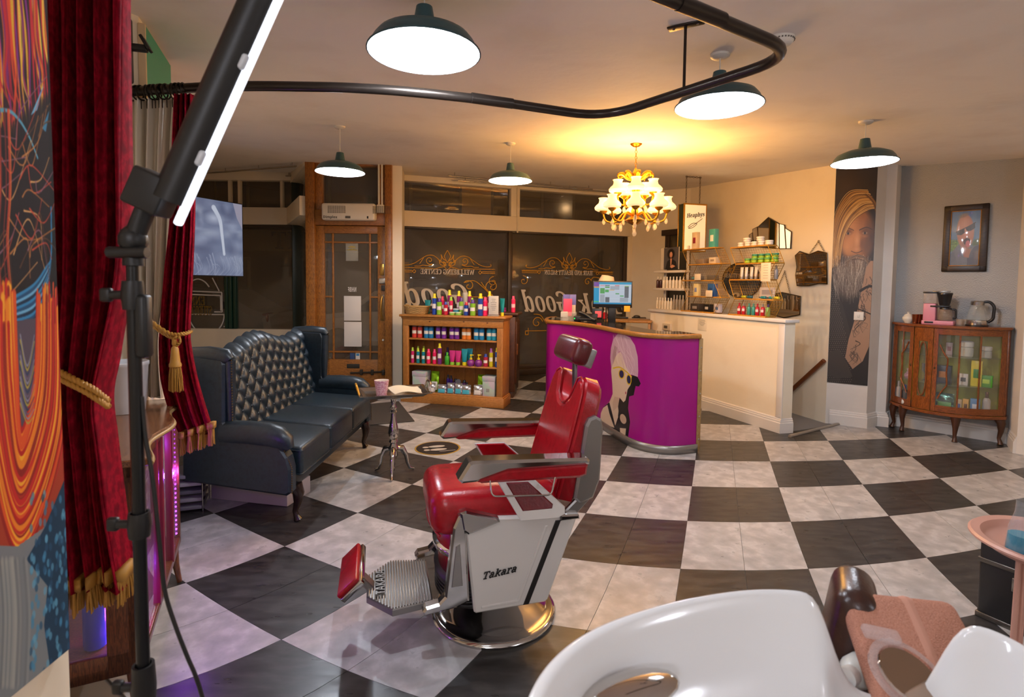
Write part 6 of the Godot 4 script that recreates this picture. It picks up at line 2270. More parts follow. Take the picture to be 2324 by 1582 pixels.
	var gt := thing("glass_tube", "tall clear acrylic tube standing among the sprays", "tube", t.transform * Vector3(sx.call(826), top, -0.13), yaw)
	part(gt, "tube", B.new().lathe([Vector2(0, 0.002), Vector2(0.033, 0), Vector2(0.033, 0.27), Vector2(0.03, 0.27), Vector2(0.03, 0.006), Vector2(0, 0.006)], 18), pane("acrylic", Color(0.85, 0.85, 0.82), 0.18))
	# wicker basket
	var bk := thing("wicker_basket", "shallow wicker basket on the left end of the bookcase", "basket", t.transform * Vector3(sx.call(255), top, -0.1), yaw)
	var wick := col("b08a52", 0.7)
	for r in 8:
		var k := r / 7.0
		var path := []
		var w0 := lerpf(0.12, 0.145, k)
		var d0 := lerpf(0.07, 0.085, k)
		for i in 48:
			var an := TAU * i / 48
			var bump := 0.004 * (1.0 if (i + r) % 2 == 0 else -1.0)
			var q := Vector2(signf(cos(an)) * pow(absf(cos(an)), 0.5) * (w0 + bump), signf(sin(an)) * pow(absf(sin(an)), 0.5) * (d0 + bump))
			path.append(Vector3(q.x, 0.008 + k * 0.085 + (0.012 if cos(an) < -0.9 else 0.0) * k, q.y))
		part(bk, "rim" if r == 7 else "weave", B.new().tube(path, 0.009 if r == 7 else 0.0075, 6, true), wick)
	part(bk, "base", B.new().rbox(Vector3(0, 0.006, 0), Vector3(0.22, 0.01, 0.12), 0.004), wick)
	part(bk, "liner", B.new().rbox(Vector3(0, 0.06, 0), Vector3(0.24, 0.06, 0.13), 0.02, 2), col("d8c8b0", 0.8))
	# acrylic menu stand
	var ms := thing("menu_stand", "clear acrylic stand with a printed notice on the bookcase", "menu stand", t.transform * Vector3(sx.call(1200), top, -0.03), yaw)
	part(ms, "holder", B.new().rbox(Vector3(0, 0.12, -0.004), Vector3(0.125, 0.24, 0.004), 0.001), pane("acrylic", Color.WHITE, 0.1))
	part(ms, "foot", B.new().rbox(Vector3(0, 0.008, 0.0), Vector3(0.13, 0.016, 0.07), 0.003), pane("acrylic", Color.WHITE, 0.1))
	part(ms, "notice", B.new().rbox(Vector3(0, 0.13, 0.0), Vector3(0.118, 0.215, 0.001), 0.0003), col("c9c2b8", 0.7))
	for k in 7:
		part(ms, "text_line", B.new().box(Vector3(0, 0.2 - k * 0.021, 0.0012), Vector3([0.05, 0.04, 0.07, 0.06, 0.07, 0.05, 0.04][k], 0.004, 0.0006)), col("5a554e", 0.7))
	# dark cabinet standing behind
	var ca := fp(925, 6.95)
	var cb := fp(1170, 6.75)
	var dd := (cb - ca).normalized()
	var cab := thing("dark_cabinet", "dark stained cabinet standing behind the pine bookcase", "cabinet", ca, atan2(-dd.z, dd.x))
	var cl := ca.distance_to(cb)
	var dk := wood("dark_oak", "3a1e0e", "5c3418", 1, 0.4)
	part(cab, "carcass", B.new().rbox(Vector3(cl / 2, 0.56, -0.2), Vector3(cl, 0.96, 0.36), 0.006), dk)
	part(cab, "top_board", B.new().rbox(Vector3(cl / 2, 1.07, -0.2), Vector3(cl + 0.08, 0.035, 0.42), 0.008), dk)
	part(cab, "plinth", B.new().rbox(Vector3(cl / 2, 0.04, -0.2), Vector3(cl - 0.04, 0.08, 0.32), 0.004), dk)
	part(cab, "door", B.new().rbox(Vector3(cl + 0.008, 0.58, -0.2), Vector3(0.02, 0.8, 0.3), 0.006), dk)
	part(cab, "pull", B.new().rbox(Vector3(cl + 0.022, 0.62, -0.08), Vector3(0.015, 0.14, 0.03), 0.006), wood("pull_wood", "6a3a1a", "8a5428", 1, 0.4))
	product("can", cab.transform * Vector3(cl - 0.04, 1.088, -0.1), 0.027, 0.21, "f02a62", "f04a78", "hot pink can standing alone on the dark cabinet", "", 0.0, "f8c8d0")
	product("jar", cab.transform * Vector3(cl - 0.17, 1.088, -0.15), 0.03, 0.06, "8a1f7a", "7a1a6a", "small purple jar on the dark cabinet behind the menu stand")

# ---------------------------------------------------------------- reception desk
func build_desk() -> void:
	var top := 1.035
	var pts := []
	for q in [[1262, 6.95], [1246, 6.75]]:
		var p := fp(q[0], q[1])
		pts.append(p)
	for q in [[1243, 727], [1275, 729.5], [1312, 733], [1355, 739], [1400, 748], [1440, 755], [1480, 759], [1530, 761], [1588, 760]]:
		var p := on_y(q[0], q[1], 1.03)
		p.y = 0
		pts.append(p)
	var path := dense(pts, 8)
	var n := path.size()
	var t := thing("reception_desk", "curved magenta reception desk with wooden edge and printed woman in yellow sunglasses", "desk")
	# print on the front
	var cum := [0.0]
	for i in range(1, n):
		cum.append(cum[i - 1] + path[i].distance_to(path[i - 1]))
	var total: float = cum[n - 1]
	var map := func(x: float, y: float) -> Vector2:
		var u := 1220.0 + x / 3.4386
		var v := 580.0 + y / 3.4386
		for i in range(16, n - 1):
			var a: Vector3 = path[i]
			var b: Vector3 = path[i + 1]
			var q := on_wall(u, v, a, b)
			var k := (q - a).dot((b - a).normalized())
			if k >= 0.0 and k <= a.distance_to(b):
				return Vector2((cum[i] + k) / total, 1.0 - (q.y - 0.07) / 0.93)
		return Vector2(0.5, 0.5)
	var go := func(a: Array) -> Array:
		var o := []
		for i in range(0, a.size(), 2):
			o.append(map.call(a[i], a[i + 1]))
		return o
	var p := Paint.new(1500, 460, hexc("9c0a78"))
	var r := RandomNumberGenerator.new()
	r.seed = 4
	p.poly(go.call([735, 935, 775, 940, 790, 965, 805, 1000, 790, 1022, 765, 1018, 750, 1090, 715, 1100, 706, 1190, 722, 1300, 705, 1425, 640, 1390, 560, 1330, 640, 1120, 700, 1060]), hexc("120d12"))
	p.poly(go.call([585, 780, 650, 750, 690, 860, 735, 945, 726, 1010, 702, 1048, 697, 1080, 686, 1130, 670, 1146, 640, 1108, 628, 1180, 636, 1240, 600, 1345, 488, 1302, 494, 1230, 512, 1188, 562, 1140, 586, 1080, 583, 1000, 574, 900]), hexc("dcbfa4"))
	p.poly(go.call([600, 1100, 640, 1110, 628, 1180, 590, 1215, 585, 1150]), hexc("c49e84"), 0.6)
	p.poly(go.call([628, 607, 592, 650, 573, 720, 567, 800, 576, 880, 602, 800, 640, 745, 655, 765, 690, 870, 722, 925, 783, 948, 786, 900, 782, 790, 760, 700, 722, 640, 680, 618]), hexc("c39aa4"))
	for k in 46:
		var x := r.randf_range(590, 690)
		p.stroke(go.call([x, r.randf_range(612, 650), x + r.randf_range(-10, 40), 720, x + r.randf_range(10, 80), 820, x + r.randf_range(50, 100), 930]), 1.6, 1.0, hexc(["e6cfd2", "d8b4bc", "b07c8a", "f0e2e0"][k % 4]), 0.55)
	p.poly(go.call([585, 780, 600, 700, 622, 720, 610, 790, 590, 850]), hexc("8a6a60"), 0.45)
	p.stroke(go.call([590, 880, 640, 872, 690, 905, 735, 945]), 6, 5, hexc("e0b414"))
	for q in [[655, 925, 24, 48], [712, 968, 21, 50]]:
		var c: Vector2 = map.call(q[0], q[1])
		var e: Vector2 = map.call(q[0] + q[2], q[1] + q[3])
		p.blob(c.x, c.y, e.x - c.x, e.y - c.y, hexc("e0b414"), 0.1, 1.0, -0.15)
		p.blob(c.x, c.y, (e.x - c.x) * 0.76, (e.y - c.y) * 0.8, hexc("1d2150"), 0.15, 1.0, -0.15)
	p.blob(map.call(688, 1072).x, map.call(688, 1072).y, 0.0035, 0.016, hexc("a81240"), 0.3)
	p.poly(go.call([495, 1200, 560, 1145, 580, 1220, 610, 1345, 640, 1380, 600, 1345, 560, 1230, 545, 1165]), hexc("16121a"))
	p.poly(go.call([636, 1180, 680, 1160, 700, 1200, 722, 1300, 705, 1425, 640, 1390, 628, 1250]), hexc("16121a"))
	var hole: Vector2 = map.call(667, 1275)
	var hr: Vector2 = map.call(694, 1328)
	p.blob(hole.x, hole.y, hr.x - hole.x, hr.y - hole.y, hexc("c9a78c"), 0.1)
	p.poly(go.call([642, 1345, 690, 1350, 685, 1410, 645, 1385]), hexc("d6b89c"))
	var desk_print := print_mat("desk_print", p.tex(), 0.28)
	var g := B.new()
	for i in n - 1:
		g.group = 3
		var a: Vector3 = path[i]
		var b: Vector3 = path[i + 1]
		g.quad(a + Vector3.UP * 0.07, b + Vector3.UP * 0.07, b + Vector3.UP * 1.0, a + Vector3.UP * 1.0, Vector2(cum[i] / total, 1), Vector2(cum[i + 1] / total, 1), Vector2(cum[i + 1] / total, 0), Vector2(cum[i] / total, 0))
	part(t, "front_panel", g, desk_print)
	# backing, kick strip, wooden edge and counter
	g = B.new()
	g.sweep(path, PackedVector2Array([Vector2(-0.003, 0.0), Vector2(0.018, 0.0), Vector2(0.018, 0.075), Vector2(-0.003, 0.075)]), 1.0, false, true, Vector3.UP, true)
	part(t, "kick_strip", g, col("8f8a84", 0.35, 0.7))
	g = B.new()
	g.sweep(path, PackedVector2Array([Vector2(-0.03, 0.07), Vector2(-0.004, 0.07), Vector2(-0.004, 1.0), Vector2(-0.03, 1.0)]), 1.0, false, true, Vector3.UP, true)
	part(t, "core", g, col("5a4a3c", 0.7))
	var oak := wood("desk_oak", "8a5620", "b5803a", 0, 0.35)
	g = B.new()
	g.sweep(path, PackedVector2Array([Vector2(-0.02, 0.998), Vector2(0.02, 0.998), Vector2(0.028, 1.006), Vector2(0.028, 1.03), Vector2(0.02, 1.038), Vector2(-0.02, 1.038)]), 1.0, false, true, Vector3.UP, true)
	part(t, "wooden_edge", g, oak)
	var outer := PackedVector2Array()
	for q in path:
		outer.append(Vector2(q.x, q.z))
	var back := []
	for i in range(n - 1, -1, -4):
		var a: Vector3 = path[maxi(0, i - 1)]
		var b: Vector3 = path[mini(n - 1, i + 1)]
		var nn := Vector3(b.z - a.z, 0, -(b.x - a.x)).normalized()
		if i > 18:
			outer.append(Vector2(path[i].x + nn.x * 0.3, path[i].z + nn.z * 0.3))
	g = B.new()
	g.at(Transform3D(Basis(Vector3.RIGHT, PI / 2), Vector3(0, 1.036, 0)))
	g.prism(outer, 0.03)
	part(t, "counter", g, col("2c2622", 0.08))
	# end board with screws
	var e: Vector3 = path[n - 1]
	g = B.new()
	g.rbox(e + Vector3(0.012, 0.51, -0.05), Vector3(0.035, 0.98, 0.12), 0.005)
	var eb := part(t, "end_board", g, wood("end_oak", "8a6a40", "b08c58", 1, 0.4))
	for k in 5:
		part(eb, "screw", B.new().ball(e + Vector3(0.015, 0.12 + k * 0.2, 0.011), Vector3(0.007, 0.007, 0.004), 8), col("b8b4ac", 0.3, 0.8))
	# lower staff desk behind
	var ws := thing("staff_desk", "light oak staff desk with drawers behind the reception counter", "desk", on_y(1425, 727, 0.98) * Vector3(1, 0, 1), -0.3)
	part(ws, "top", B.new().rbox(Vector3(0, 0.965, -0.2), Vector3(0.62, 0.03, 0.5), 0.006), oak)
	for x in [-0.28, 0.28]:
		part(ws, "side", B.new().rbox(Vector3(x, 0.475, -0.2), Vector3(0.03, 0.95, 0.46), 0.004), oak)
	part(ws, "shelf", B.new().rbox(Vector3(0, 0.82, -0.2), Vector3(0.55, 0.025, 0.46), 0.004), oak)
	# monitor
	var D := 6.3
	var c := on_d(1390, 668, D)
	var mon := thing("computer_monitor", "flat computer monitor showing a colourful booking calendar", "monitor", Vector3(c.x, 0.985, c.z), -0.12)
	var my := c.y - 0.985
	var S := Paint.new(300, 170, hexc("c9d4e2"))
	S.poly([Vector2(0, 0), Vector2(1, 0), Vector2(1, 0.1), Vector2(0, 0.1)], hexc("2f9fc8"))
	S.poly([Vector2(0, 0), Vector2(0.14, 0), Vector2(0.14, 0.2), Vector2(0, 0.2)], hexc("7a4fa8"))
	S.poly([Vector2(0, 0.2), Vector2(0.14, 0.2), Vector2(0.14, 0.26), Vector2(0, 0.26)], hexc("d8a060"))
	S.poly([Vector2(0, 0.26), Vector2(0.14, 0.26), Vector2(0.14, 1), Vector2(0, 1)], hexc("1f9fd0"))
	S.poly([Vector2(0, 0.93), Vector2(1, 0.93), Vector2(1, 1), Vector2(0, 1)], hexc("2a8fc0"))
	S.poly([Vector2(0, 0.87), Vector2(0.14, 0.87), Vector2(0.14, 0.92), Vector2(0, 0.92)], hexc("58c878"))
	for q in [[0.17, 0.27, 0.12, 0.25, "5aa85a"], [0.3, 0.2, 0.12, 0.06, "5aa85a"], [0.3, 0.34, 0.1, 0.12, "58b060"], [0.41, 0.34, 0.14, 0.03, "e0b060"], [0.44, 0.18, 0.24, 0.16, "aab2bc"], [0.82, 0.2, 0.11, 0.5, "6a6e74"], [0.58, 0.5, 0.1, 0.05, "58a868"], [0.7, 0.6, 0.1, 0.05, "58b068"], [0.31, 0.68, 0.11, 0.24, "6a6e74"], [0.17, 0.56, 0.12, 0.36, "a8b0ba"], [0.7, 0.7, 0.22, 0.2, "a8b0ba"], [0.17, 0.14, 0.12, 0.03, "d88a9a"], [0.3, 0.14, 0.12, 0.03, "2a2e32"], [0.56, 0.14, 0.12, 0.03, "d85a5a"], [0.82, 0.17, 0.11, 0.03, "8ab84a"]]:
		S.poly([Vector2(q[0], q[1]), Vector2(q[0] + q[2], q[1]), Vector2(q[0] + q[2], q[1] + q[3]), Vector2(q[0], q[1] + q[3])], hexc(q[4]))
	for k in 16:
		S.poly([Vector2(0.15, 0.2 + k * 0.045), Vector2(0.99, 0.2 + k * 0.045), Vector2(0.99, 0.204 + k * 0.045), Vector2(0.15, 0.204 + k * 0.045)], hexc("8a9ab0"), 0.35)
	var sm := mat("monitor_screen", Color.BLACK, 0.3)
	sm.emission_enabled = true
	sm.emission_texture = S.tex()
	sm.emission = Color.BLACK
	sm.emission_energy_multiplier = 1.0
	var w := 0.455
	var h := 0.29
	part(mon, "bezel", B.new().rbox(Vector3(0, my, -0.012), Vector3(w, h + 0.02, 0.024), 0.004), col("141416", 0.4))
	g = B.new()
	g.group = 0xFFFFFFFF
	g.quad(Vector3(-w / 2 + 0.012, my - h / 2 + 0.03, 0.0012), Vector3(w / 2 - 0.012, my - h / 2 + 0.03, 0.0012), Vector3(w / 2 - 0.012, my + h / 2 - 0.004, 0.0012), Vector3(-w / 2 + 0.012, my + h / 2 - 0.004, 0.0012))
	part(mon, "screen", g, sm)
	part(mon, "stand", B.new().rbox(Vector3(0, (my - 0.1) / 2, -0.03), Vector3(0.09, my - 0.08, 0.03), 0.008), col("161618", 0.4))
	part(mon, "foot", B.new().rbox(Vector3(0, 0.006, -0.02), Vector3(0.22, 0.012, 0.16), 0.004), col("161618", 0.4))
	single("sticky_note", B.new().rbox(Vector3.ZERO, Vector3(0.068, 0.068, 0.002), 0.0005), col("e8a828", 0.7), "yellow sticky note hanging from the monitor's lower edge", "note", on_d(1423, 701, D - 0.03), -0.12)
	# things on the counter
	var lh := thing("leaflet_holder", "clear acrylic leaflet holder with pink and blue leaflets on the counter", "leaflet holder", on_y(1291, 727, 1.037), 0.1)
	var ac := pane("acrylic", Color.WHITE, 0.1)
	part(lh, "holder", B.new().rbox(Vector3(0, 0.14, 0), Vector3(0.16, 0.28, 0.004), 0.001), ac)
	part(lh, "pocket", B.new().rbox(Vector3(0, 0.05, 0.045), Vector3(0.16, 0.1, 0.004), 0.001), ac)
	part(lh, "foot", B.new().rbox(Vector3(0, 0.004, 0.03), Vector3(0.17, 0.008, 0.11), 0.002), ac)
	for q in [[-0.02, 0.15, 0.02, 0.1, 0.2, "e0406a"], [-0.035, 0.24, 0.008, 0.075, 0.12, "5a5aa8"], [0.042, 0.24, 0.008, 0.075, 0.12, "6a6ab0"], [0.04, 0.18, 0.006, 0.07, 0.2, "c8b8a8"]]:
		part(lh, "leaflet", B.new().rbox(Vector3(q[0], q[1], q[2]), Vector3(q[3], q[4], 0.002), 0.0005), col(q[5], 0.5))
	var ch := thing("card_holder", "small clear business card holder in front of the leaflets", "card holder", on_y(1280, 728, 1.037), 0.1)
	part(ch, "holder", B.new().rbox(Vector3(0, 0.05, 0.02), Vector3(0.09, 0.1, 0.02), 0.003), ac)
	part(ch, "card", B.new().rbox(Vector3(0, 0.075, 0.008), Vector3(0.08, 0.06, 0.002), 0.0005), col("d8d4d0", 0.6))
	var ph := thing("desk_telephone", "black desk telephone with a handset on the counter", "telephone", on_y(1335, 729, 1.037), -0.25)
	var bk := col("17171a", 0.35)
	part(ph, "base", B.new().at(Transform3D(Basis(Vector3.RIGHT, 0.35), Vector3(0, 0.045, 0))).rbox(Vector3.ZERO, Vector3(0.2, 0.03, 0.16), 0.008, 2), bk)
	part(ph, "handset", B.new().tube(dense([Vector3(-0.1, 0.1, 0.02), Vector3(-0.05, 0.085, 0.03), Vector3(0.0, 0.06, 0.04), Vector3(0.05, 0.03, 0.06), Vector3(0.09, 0.02, 0.07)], 4), 0.02, 10), bk)
	part(ph, "wedge", B.new().rbox(Vector3(-0.12, 0.03, 0), Vector3(0.08, 0.06, 0.1), 0.01, 2), bk)
	part(ph, "status_light", B.new().ball(Vector3(-0.15, 0.03, 0.052), Vector3(0.007, 0.007, 0.004), 8), glow("green_led", hexc("20ff60"), 2.0))
	var cr := thing("memo_block", "black memo stand with a pink note beside the telephone", "memo", on_y(1355, 727, 1.037), -0.15)
	part(cr, "stand", B.new().rbox(Vector3(0, 0.075, -0.02), Vector3(0.12, 0.13, 0.02), 0.004), bk)
	part(cr, "note", B.new().rbox(Vector3(0.012, 0.07, -0.008), Vector3(0.075, 0.075, 0.003), 0.001), col("e05868", 0.7))
	single("keyboard", B.new().rbox(Vector3(0, 0.01, 0), Vector3(0.34, 0.018, 0.12), 0.004), bk, "black keyboard lying in front of the monitor", "keyboard", on_y(1398, 722, 0.982), -0.2)
	var ms := thing("mouse_mat", "dark mouse mat with wrist rest on the staff desk", "mouse mat", on_y(1450, 722, 0.982), -0.2)
	part(ms, "mat", B.new().rbox(Vector3(0, 0.005, 0), Vector3(0.2, 0.01, 0.16), 0.004), col("2a2420", 0.6))
	part(ms, "mouse", B.new().ball(Vector3(-0.03, 0.02, 0.01), Vector3(0.05, 0.024, 0.03), 12), col("2a2622", 0.4))
	var hat := thing("lamp_shade_hat", "cream paper cap shade showing above the monitor", "shade", on_d(1377, 632, 6.7), 0.2)
	part(hat, "cap", B.new().at(Transform3D(Basis(Vector3(0, 0, 1), -0.2), Vector3(0, -0.04, 0))).lathe([Vector2(0.1, -0.03), Vector2(0.1, 0.0), Vector2(0.075, 0.07), Vector2(0, 0.08)], 18), col("e0cdb0", 0.8))
	part(hat, "stem", B.new().tube([Vector3(0, -0.05, 0), Vector3(0, 0.985 - hat.position.y, 0)], 0.008, 8), col("2a2622", 0.4))
	product("can", on_y(1373, 724, 0.982), 0.03, 0.12, "c02028", "d0c0b0", "red and cream tin behind the memo stand")

# ---------------------------------------------------------------- shelves on the half wall, mirrors, sign
func gold_shelf(label: String, u0: float, u1: float, shift: float, vs: Array, y0: float) -> Node3D:
	var a: Vector3 = P.hl
	var b: Vector3 = P.hr
	var d := (b - a).normalized()
	var vm: float = vs[vs.size() - 1]
	var s0 := wl(u0, vm, a, b).x
	var s1 := wl(u1, vm, a, b).x
	var sh := wl(u0 + shift, vm, a, b).x - s0
	var w := s1 - s0
	var yb := wl(u0, vm, a, b).y
	var t := thing("wire_shelf_unit", label, "shelf", a + d * s0 + Vector3.UP * y0, atan2(-d.z, d.x))
	var gold := col("b08428", 0.35, 0.6)
	var board := wood("shelf_gold_wood", "a06c22", "c8933a", 0, 0.4)
	var dz := -0.13
	var ys := []
	for v in vs:
		ys.append(wl(u0, v, a, b).y - yb)
	for k in vs.size():
		var x: float = sh if k % 2 == 1 else 0.0
		part(t, "board", B.new().rbox(Vector3(x + w / 2, ys[k] + 0.006, dz / 2), Vector3(w, 0.014, -dz), 0.003), board)
	for k in vs.size() - 1:
		var x0: float = sh if k % 2 == 1 else 0.0
		var x1: float = sh if k % 2 == 0 else 0.0
		for e in [[0.0, 0.0], [w, 0.0], [0.0, dz], [w, dz]]:
			part(t, "rod", B.new().tube([Vector3(x0 + e[0], ys[k], e[1]), Vector3(x1 + e[0], ys[k + 1], e[1])], 0.0035, 6), gold)
		for side in 3:
			var g := B.new()
			for i in range(1, 7):
				var q := i / 7.0
				var y: float = lerpf(ys[k], ys[k + 1], q)
				var x: float = lerpf(x0, x1, q)
				if side < 2:
					g.tube([Vector3(x + side * w, y, 0), Vector3(x + side * w, y, dz)], 0.0012, 4)
					if i < 6:
						g.tube([Vector3(x0 + side * w, ys[k], dz * i / 6.0), Vector3(x1 + side * w, ys[k + 1], dz * i / 6.0)], 0.0012, 4)
				else:
					g.tube([Vector3(x, y, dz), Vector3(x + w, y, dz)], 0.0012, 4)
			if side == 2:
				for i in range(1, 16):
					g.tube([Vector3(x0 + w * i / 16.0, ys[k], dz), Vector3(x1 + w * i / 16.0, ys[k + 1], dz)], 0.0012, 4)
			part(t, "wire_mesh", g, gold)
	t.set_meta("ys", ys)
	return t

func build_half_wall_goods() -> void:
	var a: Vector3 = P.hl
	var b: Vector3 = P.hr
	var d := (b - a).normalized()
	var yaw := atan2(-d.z, d.x)
	var cap_y := 1.1335
	var t1 := gold_shelf("gold wire zigzag shelf unit stacked with boxes on the half wall", 1545, 1618, 14, [572, 606, 641, 676, 709], cap_y)
	var t2 := gold_shelf("gold wire zigzag shelf unit with jars and red bottles on the half wall", 1652, 1737, 14, [567, 604, 639, 681, 717], cap_y)
	var place := func(t: Node3D, u: float, k: int, z := -0.05) -> Vector3:
		var ys: Array = t.get_meta("ys")
		var s := wl(u, 640, a, b).x - (t.position - a).dot(d)
		return t.transform * Vector3(s, ys[k] + 0.0135, z)
	var g1 := "boxes on the gold shelf unit"
	for q in [[1569, 0, 0.042, 0.2, "d8c0a0", "8a2a3a", "cream and burgundy carton on top of the gold shelves"], [1609, 0, 0.048, 0.21, "4aa0a0", "d8e0d8", "tall teal carton on top of the gold shelves"], [1585, 1, 0.07, 0.06, "7a6a5a", "", "long grey carton on the gold unit's first tier"], [1612, 1, 0.055, 0.07, "c8b8a0", "8a7a6a", "white carton on the gold unit's first tier"], [1574, 2, 0.075, 0.05, "6a6258", "4a90a0", "grey carton with teal mark on the second tier"], [1610, 2, 0.06, 0.055, "5a544c", "", "dark grey carton on the second tier"], [1575, 3, 0.04, 0.15, "d8c890", "8a90b0", "yellow and white carton on the third tier"], [1610, 3, 0.05, 0.15, "2f5a98", "203a6a", "blue carton on the third tier"], [1577, 4, 0.075, 0.09, "3a322c", "8a8078", "dark printed carton on the lowest tier"], [1602, 4, 0.05, 0.09, "1d1b1a", "b0a8a0", "black carton with white mark on the lowest tier"], [1624, 4, 0.04, 0.1, "b8b0b8", "3a6aa0", "white and blue carton on the lowest tier"]]:
		product("box", place.call(t1, q[0], q[1]), q[2], q[3], q[4], q[5], q[6], g1, yaw)
	for q in [[1586, 2, "small white price card hanging from the gold unit's second board"], [1613, 3, "folded white card on the gold unit's third tier"]]:
		single("price_card", B.new().rbox(Vector3(0, 0.035, 0.07), Vector3(0.11, 0.075, 0.002), 0.0005), col("d8c8b0", 0.7), q[2], "card", place.call(t1, q[0], q[1]), yaw)
	var g2 := "goods on the second gold shelf unit"
	for q in [[1672, 0], [1687, 0], [1702, 0], [1717, 0], [1734, 0]]:
		product("jar", place.call(t2, q[0], q[1]), 0.038, 0.045, "d8cfc4", "e4dcd2", "white jar standing on top of the gold shelves", g2, yaw)
	for q in [[1684, 0], [1714, 0]]:
		var p: Vector3 = place.call(t2, q[0], 0)
		product("jar", p + Vector3(0, 0.046, 0), 0.038, 0.045, "d8cfc4", "e4dcd2", "white jar stacked on two others above the gold shelves", g2, yaw)
	for k in 5:
		product("jar", place.call(t2, 1690 + k * 15, 1, -0.035), 0.033, 0.05, "9ab82a", "5a9a4a", "lime green jar in the front row of the gold shelf", g2, yaw)
	for k in 4:
		var p: Vector3 = place.call(t2, 1698 + k * 15, 1, -0.085)
		product("jar", p + Vector3(0, 0.045, 0), 0.033, 0.05, "8ab02a", "3f8a6a", "lime green jar stacked in the back row", g2, yaw)
		product("jar", p, 0.033, 0.045, "9ab82a", "5a9a4a", "lime green jar under the back row", g2, yaw)
	for q in [1675, 1685, 1697, 1707]:
		product("tube", place.call(t2, q, 2), 0.02, 0.13, "d8d0c8", "8a8888", "white tube standing on a silver cap", g2, yaw)
	product("bottle", place.call(t2, 1719, 2), 0.02, 0.13, "9a958e", "6a6662", "grey bottle beside the white tubes", g2, yaw)
	product("bottle", place.call(t2, 1752, 2), 0.02, 0.14, "7a7a80", "6a6662", "slate bottle behind the white price list", g2, yaw)
	var pl := thing("price_list", "white price list hanging on the second gold shelf unit", "price list", place.call(t2, 1739, 2, 0.012), yaw)
	part(pl, "sheet", B.new().rbox(Vector3(0, 0.07, 0), Vector3(0.125, 0.19, 0.002), 0.0005), col("e0d2bc", 0.7))
	for k in 6:
		part(pl, "text_line", B.new().box(Vector3(0, 0.14 - k * 0.026, 0.0015), Vector3(0.06, 0.004, 0.0006)), col("a09080", 0.7))
	for q in [[1687, "a8a82a", "olive"], [1700, "2a5a6a", "slate blue"], [1731, "1f7a84", "dark teal"], [1750, "2a8a90", "turquoise"], [1761, "c8b830", "yellow"]]:
		var o := product("bottle", place.call(t2, q[0], 3) + Vector3(0, 0.016, 0), 0.014, 0.09, q[1], "2a3a4a", q[2] + " small tube lying on its side on the third tier", g2, yaw)
		o.rotation.z = PI / 2
	var nc := thing("notice_card", "clear framed notice card on the third tier of the gold shelves", "card", place.call(t2, 1727, 3, -0.09), yaw)
	part(nc, "card", B.new().rbox(Vector3(0, 0.06, 0), Vector3(0.2, 0.12, 0.002), 0.0005), col("b8b0b0", 0.6))
	part(nc, "text_block", B.new().box(Vector3(0, 0.07, 0.0015), Vector3(0.14, 0.05, 0.0006)), col("8a8488", 0.7))
	for q in [[1672, "b01a28", "b02030"], [1682, "b01a28", "8a8a8c"], [1694, "3a8a80", "5a9a90"], [1704, "3a8a80", "5a9a90"], [1713, "b01a28", "b02030"], [1725, "b01a28", "8a8a8c"], [1737, "7aa858", "4a3a80"]]:
		var nm: String = {"b01a28": "red bottle with a white mark on the lowest tier", "3a8a80": "teal metal bottle on the lowest tier", "7aa858": "green bottle with violet cap on the lowest tier"}[q[1]]
		product("bottle", place.call(t2, q[0], 4), 0.021, 0.125, q[1], q[2], nm, g2, yaw, "e0d0d0" if q[1] == "b01a28" else "")
	# white rack with shampoo bottles
	var s0 := wl(1481, 700, a, b).x
	var s1 := wl(1543, 700, a, b).x
	var rk := thing("white_rack", "white metal rack of shampoo bottles at the end of the half wall", "rack", a + d * s0 + Vector3.UP * cap_y, yaw)
	var w := s1 - s0
	var yy := func(v: float) -> float: return wl(1512, v, a, b).y - cap_y
	var white := col("cfc4b4", 0.4)
	for v in [654.0, 614.0]:
		part(rk, "shelf", B.new().rbox(Vector3(w / 2, yy.call(v) - 0.015, -0.07), Vector3(w, 0.03, 0.14), 0.004), white)
	for x in [0.1, w - 0.02]:
		part(rk, "post", B.new().rbox(Vector3(x, yy.call(560) / 2, -0.12), Vector3(0.035, yy.call(560), 0.02), 0.003), white)
	part(rk, "foot_board", B.new().rbox(Vector3(w / 2, 0.004, -0.07), Vector3(w, 0.008, 0.15), 0.002), white)
	var card := Paint.new(120, 150, hexc("4a4648"))
	card.blob(0.48, 0.3, 0.28, 0.26, hexc("17110f"), 0.25)
	card.blob(0.49, 0.33, 0.11, 0.15, hexc("c08868"), 0.2)
	card.poly([Vector2(0.1, 1), Vector2(0.25, 0.62), Vector2(0.42, 0.54), Vector2(0.6, 0.54), Vector2(0.82, 0.64), Vector2(0.95, 1)], hexc("1a1718"))
	card.poly([Vector2(0.44, 0.5), Vector2(0.56, 0.5), Vector2(0.52, 0.85), Vector2(0.46, 0.85)], hexc("b88060"))
	card.poly([Vector2(0.42, 0.88), Vector2(0.6, 0.78), Vector2(0.8, 0.86), Vector2(0.55, 0.95)], hexc("c08868"))
	card.blob(0.49, 0.4, 0.04, 0.016, hexc("8a2a2a"), 0.3)
	var c0 := wl(1506, 612, a, b)
	var c1 := wl(1541, 560, a, b)
	var pc := thing("display_card", "printed display card of a dark haired woman on the white rack", "card", a + d * ((c0.x + c1.x) / 2) + Vector3.UP * (c0.y + c1.y) / 2, yaw)
	part(pc, "backing", B.new().rbox(Vector3(-0.03, 0, -0.004), Vector3(c1.x - c0.x + 0.07, c1.y - c0.y, 0.006), 0.001), col("d0c4b0", 0.6))
	var g := B.new()
	g.group = 0xFFFFFFFF
	var hw := (c1.x - c0.x) / 2
	var hh := (c1.y - c0.y) / 2
	g.quad(Vector3(-hw, -hh, 0), Vector3(hw, -hh, 0), Vector3(hw, hh, 0), Vector3(-hw, hh, 0))
